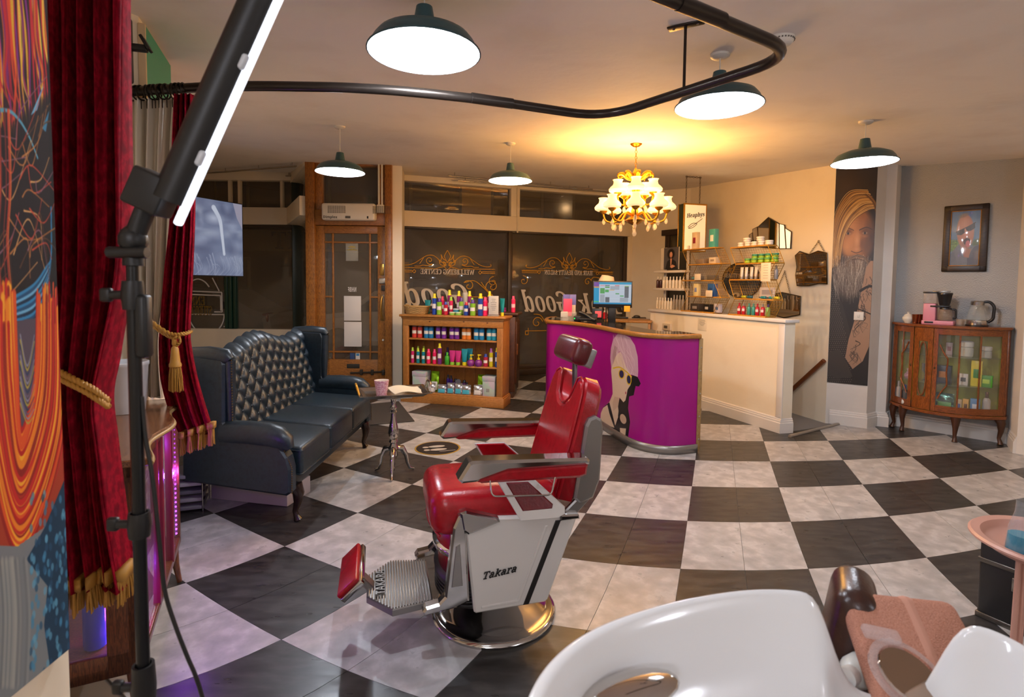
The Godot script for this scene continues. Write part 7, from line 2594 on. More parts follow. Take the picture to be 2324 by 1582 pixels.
	part(pc, "picture", g, print_mat("card_print", card.tex()))
	var gg := "shampoo bottles on the white rack"
	for k in 9:
		var dark := k < 2
		product("bottle", rk.transform * Vector3(0.02 + k * (w - 0.04) / 8.0, yy.call(654.0), -0.06), 0.02, 0.15, "3a1a18" if dark else "d8ccb8", "cabca8" if dark else "e0d6c4", "dark brown bottle with pale cap on the rack's upper shelf" if dark else "cream bottle on the rack's upper shelf", gg, yaw)
	for k in 10:
		var tall := k > 5
		product("bottle", rk.transform * Vector3(0.02 + k * (w - 0.04) / 9.0, 0.0085, -0.06), 0.019, 0.19 if tall else 0.15, "8a7f72" if tall else "d4c8b4", "a89c8c" if tall else "ded4c2", "tall silver grey can on the rack's lower shelf" if tall else "cream bottle on the rack's lower shelf", gg, yaw)
	# notice and thermostat on the half wall
	var nt := wl(1594, 736, a, b)
	var no := thing("wall_notice", "white printed notice stuck on the half wall below the gold shelves", "notice", a + d * nt.x + Vector3.UP * nt.y, yaw)
	part(no, "sheet", B.new().rbox(Vector3(0, 0, 0.003), Vector3(0.15, 0.15, 0.002), 0.0005), col("e0d4be", 0.7))
	for k in 6:
		part(no, "text_line", B.new().box(Vector3(0, 0.05 - k * 0.013, 0.0045), Vector3([0.1, 0.11, 0.09, 0.11, 0.08, 0.05][k], 0.004, 0.0006)), col("7a7060", 0.7))
	nt = wl(1516, 742, a, b)
	var th := thing("thermostat", "white wall thermostat on the half wall behind the counter", "thermostat", a + d * nt.x + Vector3.UP * nt.y, yaw)
	part(th, "casing", B.new().rbox(Vector3(0, 0, 0.015), Vector3(0.17, 0.09, 0.03), 0.006, 2), col("d8ccb8", 0.4))
	part(th, "display", B.new().rbox(Vector3(-0.01, 0, 0.031), Vector3(0.07, 0.035, 0.002), 0.0005), col("5a5850", 0.3))
	# mirrors on the stair wall
	a = P.side
	b = P.pl
	d = (b - a).normalized()
	var mir := mat("mirror", hexc("d8d4cc"), 0.03, 1.0)
	var edge := col("4a3a24", 0.3, 0.7)
	var mk := func(called: String, label: String, polys: Array) -> Node3D:
		var t := thing(called, label, "mirror", a, atan2(-d.z, d.x))
		for pl2 in polys:
			var o := PackedVector2Array()
			for i in range(0, pl2.size(), 2):
				o.append(wl(pl2[i], pl2[i + 1], a, b))
			part(t, "glass", B.new().pos(0, 0, 0.012).prism(o, 0.01, 0.004), mir)
			var rim := []
			for q in o:
				rim.append(Vector3(q.x, q.y, 0.018))
			part(t, "rim", B.new().tube(rim, 0.007, 6, true), edge)
		return t
	var z6 := func(l: Array) -> Array:
		var o := []
		for i in range(0, l.size(), 2):
			o.append(1320.0 + l[i] / 3.679)
			o.append(330.0 + l[i + 1] / 3.679)
		return o
	mk.call("fan_mirror", "art deco fan shaped wall mirror of five tall panes", [z6.call([1485, 680, 1570, 603, 1660, 655, 1660, 862, 1492, 850]), z6.call([1665, 655, 1705, 665, 1718, 862, 1665, 862]), z6.call([1712, 690, 1762, 722, 1755, 862, 1722, 862]), z6.call([1440, 700, 1478, 680, 1488, 848, 1448, 846]), z6.call([1410, 748, 1438, 728, 1446, 844, 1416, 838])])
	var circ := []
	for k in 20:
		circ.append(1686.0 + 44.0 * cos(TAU * k / 20))
		circ.append(636.0 + 40.0 * sin(TAU * k / 20))
	mk.call("round_mirror", "round wall mirror partly hidden behind the gold shelves", [circ])
	var m3: Node3D = mk.call("shaped_mirror", "small wavy edged wall mirror hanging on a chain beside the poster", [[1808, 580, 1818, 571, 1840, 578, 1860, 570, 1879, 574, 1880, 645, 1862, 643, 1840, 648, 1812, 648, 1809, 625, 1812, 605]])
	var m4: Node3D = mk.call("hexagon_mirror", "long hexagonal wall mirror hanging on a chain by the stairs", [[1743, 671, 1778, 664, 1820, 673, 1818, 714, 1782, 721, 1746, 711]])
	for q in [[m3, 1842, 574, 1861, 548, 1876, 575], [m4, 1762, 668, 1784, 617, 1797, 669]]:
		var pts := []
		for i in range(1, 7, 2):
			var l := wl(q[i], q[i + 1], a, b)
			pts.append(Vector3(l.x, l.y, 0.02))
		var gch := B.new()
		for e in 2:
			chain(gch, pts[e], pts[e + 1], 0.014)
		part(q[0], "chain", gch, col("6a5a40", 0.35, 0.7))
	# lit hanging sign
	var sp := on_d(1577, 517, 6.9)
	var sg := thing("hanging_sign", "illuminated hanging sign box with script lettering on chains", "sign", sp, 0.28)
	part(sg, "case", B.new().rbox(Vector3(0, 0, -0.06), Vector3(0.33, 0.6, 0.12), 0.005), col("2a3a30", 0.4))
	part(sg, "gold_frame", B.new().rbox(Vector3(0, 0, -0.004), Vector3(0.34, 0.61, 0.015), 0.004), col("b8862a", 0.35, 0.5))
	part(sg, "gold_frame", B.new().rbox(Vector3(0, 0, -0.12), Vector3(0.34, 0.61, 0.015), 0.004), col("b8862a", 0.35, 0.5))
	part(sg, "lit_face", B.new().rbox(Vector3(0, 0, 0.005), Vector3(0.3, 0.57, 0.008), 0.002), glow("sign_face", hexc("ffe9be"), 0.55))
	var tx := part(sg, "lettering", text_mesh("Heaphys", 0.06, 0.003, "Droid Serif", 700, true), col("2a2420", 0.6), Vector3(0, 0.16, 0.012))
	tx.basis = Basis(Vector3(0, 0, 1), 0.12) * Basis(Vector3(1, 0, 0), Vector3(0.3, 1.2, 0), Vector3(0, 0, 1))
	part(sg, "flourish", line_art([[Vector2(-0.11, 0.0), Vector2(-0.05, 0.05), Vector2(0.02, 0.05), Vector2(-0.04, 0.0), Vector2(-0.1, -0.01), Vector2(0.0, 0.05), Vector2(0.1, 0.12)]], 0.004), col("2a2420", 0.6), Vector3(0, 0, 0.012))
	var cg := B.new()
	var ty := ceil_y(sp) - sp.y
	for x in [-0.1, 0.1]:
		chain(cg, Vector3(x, 0.3, -0.06), Vector3(x, ty, -0.06), 0.016)
	chain(cg, Vector3(-0.1, ty - 0.01, -0.06), Vector3(0.1, ty - 0.01, -0.06), 0.016)
	part(sg, "chain", cg, col("5a4a36", 0.35, 0.7))
	var al := AreaLight3D.new()
	al.name = "light"
	al.area_size = Vector2(0.3, 0.57)
	al.light_color = hexc("ffe6b8")
	al.light_energy = 0.12
	al.shadow_enabled = true
	sg.add_child(al, true)
	al.position = Vector3(0, 0, 0.03)
	al.rotation.y = PI

func chain(g: B, p: Vector3, q: Vector3, s: float) -> void:
	var n := int(p.distance_to(q) / (s * 1.5))
	var dir := (q - p).normalized()
	var side := dir.cross(Vector3(0, 0, 1)).normalized()
	if side.length() < 0.5:
		side = Vector3.RIGHT
	var other := dir.cross(side)
	for i in n + 1:
		var c := p.lerp(q, float(i) / maxi(1, n))
		var e := side if i % 2 == 0 else other
		var ring := []
		for k in 8:
			ring.append(c + dir * cos(TAU * k / 8) * s + e * sin(TAU * k / 8) * s * 0.55)
		g.tube(ring, s * 0.16, 4, true)

# ---------------------------------------------------------------- poster, framed photo
func wall_print(t: Node3D, called: String, a: Vector3, b: Vector3, s0: float, s1: float, y0: float, y1: float, z: float, m: Material) -> void:
	var g := B.new()
	g.group = 0xFFFFFFFF
	g.quad(Vector3(s0, y0, z), Vector3(s1, y0, z), Vector3(s1, y1, z), Vector3(s0, y1, z))
	part(t, called, g, m)

func build_poster() -> void:
	var a: Vector3 = P.pl
	var b: Vector3 = P.pr
	var d := (b - a).normalized()
	var L := a.distance_to(b)
	var y0 := wl(1930, 872, a, b).y
	var y1 := ceil_y(a) - 0.005
	var p := Paint.new(210, 1040, hexc("1c1613"))
	var go := func(l: Array) -> Array:
		var o := []
		for i in range(0, l.size(), 2):
			var q := wl(l[i], l[i + 1], a, b)
			o.append(Vector2((q.x - 0.004) / (L - 0.008), (y1 - q.y) / (y1 - y0)))
		return o
	var r := RandomNumberGenerator.new()
	r.seed = 31
	p.blob(0.3, 0.1, 0.9, 0.16, hexc("4a382a"), 1.0, 0.7)
	# shirt
	p.poly(go.call([1870, 640, 1892, 650, 1912, 690, 1932, 760, 1930, 820, 1900, 875, 1866, 875]), hexc("2a2420"))
	for k in 900:
		var u := r.randf_range(1868, 1932)
		var v := r.randf_range(650, 862)
		var c: Array = go.call([1866 + fmod(k * 4.6, 66.0), 655 + floorf(k * 4.6 / 66.0) * 4.6])
		var edge := 1895.0 + (655 + floorf(k * 4.6 / 66.0) * 4.6 - 650.0) * 0.22
		if 1866 + fmod(k * 4.6, 66.0) < edge:
			p.blob(c[0].x, c[0].y, 0.011, 0.0022, hexc("8d8276"), 0.4, 0.75)
	# face, hair and beard of the printed portrait
	var bl := func(u: float, v: float, ru: float, rv: float, c: String, soft := 1.0, al := 1.0, rot := 0.0) -> void:
		var q: Vector2 = go.call([u, v])[0]
		p.blob(q.x, q.y, ru / 95.0, rv / 505.0, hexc(c), soft, al, rot)
	bl.call(1946, 535, 44, 72, "8a5a32", 0.25)
	bl.call(1934, 535, 34, 64, "b57c48", 0.9, 0.9)
	bl.call(1928, 505, 24, 26, "c48d54", 1.0, 0.8)
	bl.call(1922, 560, 20, 26, "c08850", 1.0, 0.7)
	bl.call(1978, 540, 22, 70, "3a2212", 1.0, 0.9)
	bl.call(1966, 560, 16, 30, "5c3a20", 1.0, 0.7)
	for q in [[1925, 530], [1963, 529]]:
		bl.call(q[0], q[1] - 4, 15, 11, "553318", 1.0, 0.9)
		bl.call(q[0], q[1] + 7, 11, 5, "a06e40", 1.0, 0.6)
		bl.call(q[0], q[1], 7, 3.2, "b39c7e", 0.6, 0.9)
		bl.call(q[0], q[1], 3.4, 3.4, "1d120a", 0.4)
	p.stroke(go.call([1908, 523, 1922, 517, 1938, 523]), 5, 3, hexc("4a2c14"), 0.85)
	p.stroke(go.call([1951, 522, 1966, 516, 1980, 521]), 5, 3, hexc("33200f"), 0.85)
	bl.call(1945, 546, 8, 26, "c99460", 1.0, 0.8)
	bl.call(1956, 552, 6, 22, "5c381c", 1.0, 0.7)
	bl.call(1944, 566, 12, 8, "b98050", 0.9, 0.9)
	p.stroke(go.call([1932, 570, 1944, 574, 1957, 569]), 3, 3, hexc("3a2110"), 0.9)
	for k in 4:
		p.stroke(go.call([1918, 490 + k * 6, 1942, 488 + k * 6, 1968, 493 + k * 6]), 1.4, 1.0, hexc("8a5c34"), 0.5)
	for k in 190:
		var q := r.randf()
		var e := r.randf_range(-7, 7)
		p.stroke(go.call([lerpf(1968, 1990, q), 436 + 34 * q + e, lerpf(1932, 1966, q) + e, 440 + 34 * q + e, lerpf(1903, 1934, q) + e, 476 + 26 * q, lerpf(1890, 1914, q) + e * 0.6, 530 + 10 * q, lerpf(1886, 1906, q) + e * 0.5, 580 + r.randf_range(0, 30)]), 2.6, 1.2, hexc(["c89c54", "a87c3e", "6a4822", "e0bc78", "8a642f", "4c3318"][k % 6]), 0.75)
	for k in 60:
		var e := r.randf_range(-6, 6)
		p.stroke(go.call([1966 + e, 440, 1985 + e * 0.6, 462, 1991 + e * 0.5, 500, 1988 + e * 0.5, 545]), 2.2, 1.2, hexc(["6a4a26", "4a3018", "8a663a"][k % 3]), 0.7)
	bl.call(1928, 632, 44, 56, "554a42", 0.35)
	bl.call(1940, 600, 38, 22, "5c4a3a", 0.7, 0.9)
	for k in 420:
		var u := r.randf_range(1890, 1976)
		var v := r.randf_range(578, 650)
		p.stroke(go.call([u, v, u + r.randf_range(-3, 3), v + 14, u + r.randf_range(-5, 3) + (1932 - u) * 0.16, v + r.randf_range(22, 44)]), 1.3, 0.8, hexc(["b8aea2", "958a7e", "d2c9bc", "4c433c", "6d6054", "3c342e"][k % 6]), 0.6)
	for k in 60:
		var sd := -1.0 if k % 2 == 0 else 1.0
		p.stroke(go.call([1947, 577 + r.randf() * 6, 1947 + sd * 14, 582 + r.randf() * 5, 1947 + sd * r.randf_range(22, 30), 592 + r.randf() * 16]), 1.6, 1.0, hexc(["6a5340", "8a7860", "453426"][k % 3]), 0.7)
	p.stroke(go.call([1934, 590, 1947, 588, 1960, 591]), 3, 2, hexc("2c1812"), 0.9)
	# tattooed hand and arm
	p.poly(go.call([1966, 606, 1976, 592, 1988, 592, 1992, 612, 1990, 660, 1984, 720, 1975, 780, 1958, 820, 1935, 838, 1918, 812, 1926, 770, 1944, 712, 1956, 655]), hexc("93755f"))
	for k in 46:
		var q := r.randf()
		var u := lerpf(1976, 1930, q) + r.randf_range(-12, 12)
		var v := lerpf(610, 820, q)
		p.stroke(go.call([u, v, u + r.randf_range(-10, 10), v + r.randf_range(4, 14), u + r.randf_range(-14, 10), v + r.randf_range(14, 26)]), r.randf_range(2, 6), 1.5, hexc(["3f352e", "55463c", "2d2622", "6f5c4e"][k % 4]), 0.75)
	p.stroke(go.call([1953, 660, 1972, 650, 1990, 652]), 13, 11, hexc("17120f"))
	p.stroke(go.call([1940, 700, 1958, 705, 1982, 716]), 5, 5, hexc("17120f"))
	p.poly(go.call([1868, 820, 1880, 800, 1905, 792, 1925, 830, 1935, 855, 1900, 860, 1868, 845]), hexc("37302b"))
	var t := thing("portrait_poster", "tall photo poster of a bearded long haired man with tattooed arm", "poster", a, atan2(-d.z, d.x))
	part(t, "panel", B.new().rbox(Vector3(L / 2, (y0 + y1) / 2, 0.004), Vector3(L - 0.004, y1 - y0, 0.008), 0.001), col("1a1614", 0.6))
	wall_print(t, "picture", a, b, 0.004, L - 0.004, y0 + 0.002, y1 - 0.002, 0.0086, print_mat("poster_print", p.tex(), 0.45))
	var sw := wl(1949, 717, a, b)
	var so := thing("light_switch", "white light switch plate mounted over the poster", "switch", a + d * sw.x + Vector3.UP * sw.y, atan2(-d.z, d.x))
	part(so, "plate", B.new().rbox(Vector3(0, 0, 0.014), Vector3(0.086, 0.086, 0.01), 0.003), col("d8d4cc", 0.35))
	part(so, "rocker", B.new().rbox(Vector3(0, 0, 0.021), Vector3(0.022, 0.03, 0.006), 0.002), col("d0ccc4", 0.35))
	# framed photograph on the grey wall
	a = P.gl
	b = P.gr
	d = (b - a).normalized()
	var c0 := wl(2137, 617, a, b)
	var c1 := wl(2248, 461, a, b)
	var f := Paint.new(200, 290, hexc("4f7ba6"))
	f.blob(0.5, 0.0, 1.0, 0.35, hexc("2f5f98"), 1.0, 0.8)
	f.blob(0.05, 0.63, 0.35, 0.13, hexc("4f7a2a"), 0.4)
	f.blob(0.95, 0.6, 0.25, 0.1, hexc("3f5a2a"), 0.4)
	for k in 120:
		f.blob(r.randf() * 0.35, r.randf_range(0.53, 0.7), 0.02, 0.012, hexc(["6a9a35", "3a5a1c", "8ab048"][k % 3]), 0.5, 0.7)
	f.poly([Vector2(0, 0.8), Vector2(0.3, 0.6), Vector2(0.7, 0.66), Vector2(1, 0.62), Vector2(1, 1), Vector2(0, 1)], hexc("5d6574"))
	f.poly([Vector2(0.6, 0.85), Vector2(0.82, 0.66), Vector2(1, 0.62), Vector2(1, 1), Vector2(0.62, 1)], hexc("2a3a58"))
	f.poly([Vector2(0.35, 0.66), Vector2(0.72, 0.7), Vector2(0.66, 0.86), Vector2(0.5, 0.84)], hexc("9a6650"))
	f.blob(0.5, 0.38, 0.31, 0.34, hexc("b27a60"), 0.12, 1.0, -0.12)
	f.blob(0.42, 0.22, 0.25, 0.16, hexc("c89878"), 0.8, 0.7)
	f.blob(0.52, 0.62, 0.2, 0.08, hexc("8a5a4a"), 0.7, 0.7)
	f.poly([Vector2(0.2, 0.38), Vector2(0.46, 0.32), Vector2(0.48, 0.4), Vector2(0.36, 0.44), Vector2(0.22, 0.43)], hexc("15171c"))
	f.poly([Vector2(0.5, 0.31), Vector2(0.8, 0.22), Vector2(0.82, 0.32), Vector2(0.68, 0.37), Vector2(0.54, 0.37)], hexc("15171c"))
	f.stroke([Vector2(0.18, 0.38), Vector2(0.5, 0.31), Vector2(0.83, 0.22)], 4, 4, hexc("101114"))
	f.poly([Vector2(0.48, 0.36), Vector2(0.56, 0.36), Vector2(0.6, 0.46), Vector2(0.48, 0.47)], hexc("bb7c62"))
	f.blob(0.57, 0.56, 0.13, 0.07, hexc("3a1a1a"), 0.2)
	f.blob(0.6, 0.6, 0.085, 0.07, hexc("c06a70"), 0.25)
	f.blob(0.42, 0.08, 0.24, 0.05, hexc("7a6a5c"), 0.6, 0.8, -0.2)
	var t2 := thing("framed_photo", "framed photo of a laughing man in sunglasses on grey wall", "picture", a + d * ((c0.x + c1.x) / 2) + Vector3.UP * (c0.y + c1.y) / 2, atan2(-d.z, d.x))
	var w := c1.x - c0.x
	var h := c1.y - c0.y
	var fm := wood("frame_wood", "1d120a", "3a2816", 0, 0.4)
	for e in [[0, h / 2 - 0.03, w, 0.06], [0, -h / 2 + 0.03, w, 0.06], [-w / 2 + 0.03, 0, 0.06, h], [w / 2 - 0.03, 0, 0.06, h]]:
		part(t2, "moulding", B.new().rbox(Vector3(e[0], e[1], 0.018), Vector3(e[2], e[3], 0.032), 0.009, 2), fm)
	var iw := w / 2 - 0.058
	var ih := h / 2 - 0.058
	for e in [[0, ih, iw * 2, 0.008], [0, -ih, iw * 2, 0.008], [-iw, 0, 0.008, ih * 2], [iw, 0, 0.008, ih * 2]]:
		part(t2, "gilt_slip", B.new().rbox(Vector3(e[0], e[1], 0.026), Vector3(e[2], e[3], 0.012), 0.002), col("9a6a24", 0.35, 0.5))
	wall_print(t2, "picture", a, b, -iw, iw, -ih, ih, 0.02, print_mat("photo_print", f.tex(), 0.3))
	part(t2, "glazing", B.new().rbox(Vector3(0, 0, 0.023), Vector3(iw * 2, ih * 2, 0.002), 0.0005), pane("photo_glass", Color(0.9, 0.9, 0.92), 0.03, 0.05))

# ---------------------------------------------------------------- bow-fronted display cabinet and coffee things
func build_bow_cabinet() -> void:
	var a: Vector3 = P.gl
	var b: Vector3 = P.gr
	var d := (b - a).normalized()
	var nrm := Vector3(-d.z, 0, d.x)
	var s := wl(2152, 850, a, b).x
	var yaw := atan2(-d.z, d.x)
	var t := thing("bow_front_cabinet", "walnut bow-fronted glazed display cabinet on cabriole legs by grey wall", "cabinet", a + d * s + nrm * 0.04, yaw)
	var W := 0.445
	var bow := func(x: float) -> float: return 0.06 + 0.27 * (1.0 - pow(absf(x) / W, 2.2))
	var wal := wood("walnut", "5e2c0c", "96521c", 0, 0.28, 0.4)
	var wal_v := wood("walnut_up", "5e2c0c", "9a561e", 1, 0.28, 0.4)
	var strip := func(parent: Node3D, called: String, x0: float, x1: float, y0: float, y1: float, out: float, th: float, m: Material) -> MeshInstance3D:
		var rings := []
		var n := maxi(2, int(absf(x1 - x0) / 0.03))
		for i in n + 1:
			var x := lerpf(x0, x1, float(i) / n)
			var z: float = bow.call(x) + out
			rings.append(PackedVector3Array([Vector3(x, y0, z), Vector3(x, y1, z), Vector3(x, y1, z - th), Vector3(x, y0, z - th)]))
		rings.reverse()
		return part(parent, called, B.new().loft(rings, false, true, false), m)
	var board := func(called: String, y: float, th: float, over: float, m: Material) -> void:
		var o := PackedVector2Array()
		for i in 25:
			var x := lerpf(-W - over, W + over, i / 24.0)
			o.append(Vector2(x, bow.call(x * W / (W + over)) + over))
		o.append(Vector2(W + over, -0.03))
		o.append(Vector2(-W - over, -0.03))
		part(t, called, B.new().at(Transform3D(Basis(Vector3.RIGHT, PI / 2), Vector3(0, y + th, 0))).prism(o, th, 0.004), m)
	var H := 1.1
	board.call("top_board", H - 0.024, 0.024, 0.018, wal)
	board.call("bottom_board", 0.24, 0.03, 0.012, wal)
	var gsh := pane("cabinet_shelf_glass", Color(0.75, 0.85, 0.7), 0.12)
	for y in [0.53, 0.8]:
		board.call("glass_shelf", y, 0.006, -0.02, gsh)
	part(t, "back_panel", B.new().rbox(Vector3(0, 0.66, -0.02), Vector3(W * 2, 0.84, 0.012), 0.002), col("a8a630", 0.6))
	for e in [-1.0, 1.0]:
		part(t, "side_glass", B.new().rbox(Vector3(e * (W - 0.004), 0.67, 0.02), Vector3(0.004, 0.8, 0.08), 0.001), pane("cabinet_glass", Color.WHITE, 0.04))
		part(t, "side_post", B.new().rbox(Vector3(e * (W - 0.008), 0.67, 0.055), Vector3(0.022, 0.84, 0.022), 0.004), wal_v)
		part(t, "side_post", B.new().rbox(Vector3(e * (W - 0.008), 0.67, -0.015), Vector3(0.022, 0.84, 0.022), 0.004), wal_v)
	# doors
	var cg := pane("cabinet_glass", Color.WHITE, 0.04)
	for q in [[-W + 0.01, -0.235], [-0.065, W - 0.01]]:
		var dn := Node3D.new()
		dn.name = "door"
		t.add_child(dn, true)
		strip.call(dn, "rail", q[0], q[1], 0.275, 0.335, 0.0, 0.02, wal)
		strip.call(dn, "rail", q[0], q[1], H - 0.085, H - 0.026, 0.0, 0.02, wal)
		strip.call(dn, "stile", q[0], q[0] + 0.035, 0.275, H - 0.03, 0.002, 0.022, wal_v)
		strip.call(dn, "stile", q[1] - 0.035, q[1], 0.275, H - 0.03, 0.002, 0.022, wal_v)
		strip.call(dn, "pane", q[0] + 0.03, q[1] - 0.03, 0.33, H - 0.08, -0.008, 0.003, cg)
		var bars := [q[0] + 0.1] if q[0] < -0.3 else [0.13, 0.27]
		for x in bars:
			strip.call(dn, "glazing_bar", x - 0.006, x + 0.006, 0.33, H - 0.08, 0.002, 0.014, wal_v)
		# curved astragal
		var cx: float = q[1] - 0.045 if q[0] < -0.3 else q[0] + 0.05
		var sg := -1.0 if q[0] < -0.3 else 1.0
		var path := []
		for k in 25:
			var v := k / 24.0
			var prof: float = 0.09 * sin(PI * v) * (1.0 - 0.35 * absf(cos(PI * v * 2.0)))
			var x := cx + sg * prof
			path.append(Vector3(x, lerpf(0.4, 0.92, v), bow.call(x) + 0.002))
		part(dn, "astragal", B.new().tube(path, 0.007, 6), wal_v)
		part(dn, "key_plate", B.new().ball(Vector3(q[1] - 0.016 if q[0] < -0.3 else q[0] + 0.016, 0.69, bow.call(q[1] - 0.016 if q[0] < -0.3 else q[0] + 0.016) + 0.004), Vector3(0.007, 0.014, 0.004), 8), col("5a4426", 0.4, 0.7))
	# centre panel with a glazed keyhole slot
	strip.call(t, "centre_panel", -0.228, -0.185, 0.275, H - 0.026, 0.0, 0.02, wal_v)
	strip.call(t, "centre_panel", -0.112, -0.07, 0.275, H - 0.026, 0.0, 0.02, wal_v)
	strip.call(t, "centre_panel", -0.185, -0.112, 0.275, 0.4, 0.0, 0.02, wal_v)
	strip.call(t, "centre_panel", -0.185, -0.112, 0.94, H - 0.026, 0.0, 0.02, wal_v)
	strip.call(t, "slot_pane", -0.185, -0.112, 0.4, 0.94, -0.008, 0.003, cg)
	var sl := []
	for k in 40:
		var an := TAU * k / 40
		var x := -0.1485 + cos(an) * (0.032 + (0.004 if sin(an) < 0 else 0.0))
		sl.append(Vector3(x, 0.67 + signf(sin(an)) * pow(absf(sin(an)), 0.6) * 0.262, bow.call(x) + 0.003))
	part(t, "slot_bead", B.new().tube(sl, 0.006, 6, true), wal_v)
	# legs
	var legw := col("43220e", 0.3)
	for q in [[-W + 0.05, 0.08, -1.0], [W - 0.04, 0.06, 1.0], [-W + 0.14, bow.call(-W + 0.14) - 0.03, -0.3], [0.12, bow.call(0.12) - 0.035, 0.3]]:
		var dx: float = q[2] * 0.02
		part(t, "leg", B.new().tube([Vector3(q[0], 0.25, q[1]), Vector3(q[0] + dx, 0.2, q[1] + 0.015), Vector3(q[0] + dx, 0.13, q[1] + 0.012), Vector3(q[0] + dx * 0.4, 0.06, q[1] + 0.004), Vector3(q[0] + dx, 0.022, q[1] + 0.012), Vector3(q[0] + dx, 0.003, q[1] + 0.016)], [0.045, 0.035, 0.022, 0.015, 0.019, 0.024], 12), legw)
	# contents
	var inn := func(kind: String, x: float, y: float, z: float, r: float, h: float, c: String, cap: String, label: String) -> void:
		product(kind, t.transform * Vector3(x, y, z), r, h, c, cap, label, "goods in the bow-front cabinet", yaw)
	for q in [["jar", 0.16, 0.807, 0.16, 0.05, 0.15, "b8bcb4", "c8c8c0", "large clear sweet jar on the cabinet's upper shelf"], ["jar", 0.3, 0.807, 0.13, 0.038, 0.11, "a8aca4", "c0c0b8", "smaller sweet jar on the cabinet's upper shelf"], ["box", -0.3, 0.807, 0.1, 0.06, 0.12, "5a5648", "8a8470", "grey carton on the cabinet's upper shelf"], ["box", 0.02, 0.807, 0.1, 0.025, 0.12, "c8a8a0", "b06a6a", "pink sachet packet on the cabinet's upper shelf"], ["box", 0.0, 0.537, 0.18, 0.06, 0.17, "3a3a44", "c8762a", "dark carton with orange label on the middle shelf"], ["box", 0.15, 0.537, 0.18, 0.035, 0.11, "d0ccc4", "5a5a5a", "white perfume carton on the middle shelf"], ["box", 0.24, 0.537, 0.15, 0.04, 0.24, "d8c828", "3a8a3a", "tall yellow and green tea carton on the middle shelf"], ["box", 0.31, 0.537, 0.14, 0.045, 0.11, "4a9a28", "b8d84a", "green tea carton on the middle shelf"], ["pump", -0.3, 0.537, 0.12, 0.03, 0.1, "c890a0", "d8a8b4", "pink goblet on the cabinet's middle shelf"], ["bottle", -0.38, 0.271, 0.08, 0.022, 0.22, "d0ccc8", "c8c4c0", "white bottle on the cabinet's floor behind the left door"], ["bottle", -0.31, 0.271, 0.15, 0.033, 0.2, "2a1a14", "1f4aa0", "coffee bottle with blue lid on the cabinet's floor"], ["pouch", 0.02, 0.271, 0.2, 0.07, 0.17, "4a6a5a", "6aa83a", "green foil bag on the cabinet's floor"], ["box", 0.13, 0.271, 0.2, 0.022, 0.13, "c8b890", "3a4a90", "slim beige carton on the cabinet's floor"], ["box", 0.18, 0.271, 0.2, 0.022, 0.14, "d0a048", "5a3a1a", "orange patterned carton on the cabinet's floor"], ["box", 0.245, 0.271, 0.18, 0.034, 0.15, "6a9ac8", "d8e0e8", "blue and white milk carton on the cabinet's floor"], ["bottle", 0.32, 0.271, 0.14, 0.03, 0.22, "b8b0a8", "5a3a2a", "tall syrup bottle on the cabinet's floor"]]:
		inn.call(q[0], q[1], q[2], q[3], q[4], q[5], q[6], q[7], q[8])
	var roll := thing("paper_roll", "white paper roll lying on the cabinet's floor", "roll", t.transform * Vector3(-0.27, 0.3, 0.19), yaw)
	part(roll, "roll", B.new().at(Transform3D(Basis(Vector3(0, 0, 1), PI / 2), Vector3.ZERO)).lathe([Vector2(0.01, -0.05), Vector2(0.028, -0.05), Vector2(0.028, 0.05), Vector2(0.01, 0.05)], 16), col("d8d4cc", 0.8))
	var tr := thing("stemmed_goblet", "ornate silver stemmed glass behind the cabinet's central slot", "goblet", t.transform * Vector3(-0.148, 0.537, 0.16), yaw)
	part(tr, "stem", B.new().lathe([Vector2(0.03, 0), Vector2(0.008, 0.02), Vector2(0.006, 0.07), Vector2(0.03, 0.1), Vector2(0.034, 0.17)], 14), col("c8c4bc", 0.15, 0.9))
	# coffee things on top
	var px := func(u: float, z: float) -> Vector3: return t.transform * Vector3(wl(u, 735, a, b).x - s, H + 0.0005, z)
	var pink := col("d08a9c", 0.35)
	var bk := col("17171a", 0.3)
	var cm := thing("coffee_maker", "pink and black filter coffee machine with glass jug on the cabinet", "coffee maker", px.call(2134, 0.14), yaw)
	part(cm, "base", B.new().rbox(Vector3(0.02, 0.02, 0.03), Vector3(0.25, 0.04, 0.13), 0.008, 2), pink)
	part(cm, "control_panel", B.new().rbox(Vector3(-0.045, 0.022, 0.096), Vector3(0.07, 0.018, 0.004), 0.001), bk)
	part(cm, "tower", B.new().rbox(Vector3(-0.05, 0.12, 0.02), Vector3(0.1, 0.17, 0.1), 0.01, 2), pink)
	part(cm, "water_tank", B.new().rbox(Vector3(-0.05, 0.255, 0.02), Vector3(0.105, 0.1, 0.1), 0.006), pane("tank", Color(0.75, 0.72, 0.7), 0.35))
	part(cm, "tank_lid", B.new().rbox(Vector3(-0.05, 0.312, 0.02), Vector3(0.112, 0.016, 0.105), 0.004), bk)
	part(cm, "arm", B.new().rbox(Vector3(0.03, 0.322, 0.02), Vector3(0.14, 0.012, 0.03), 0.004), col("9a9894", 0.2, 0.9))
	part(cm, "filter_basket", B.new().lathe([Vector2(0, 0.19), Vector2(0.04, 0.19), Vector2(0.045, 0.21), Vector2(0.058, 0.29), Vector2(0.062, 0.295), Vector2(0.06, 0.31), Vector2(0, 0.312)], 20), bk, Vector3(0.06, 0, 0.03))
	part(cm, "basket_shelf", B.new().rbox(Vector3(0.03, 0.178, 0.03), Vector3(0.15, 0.018, 0.09), 0.006), bk)
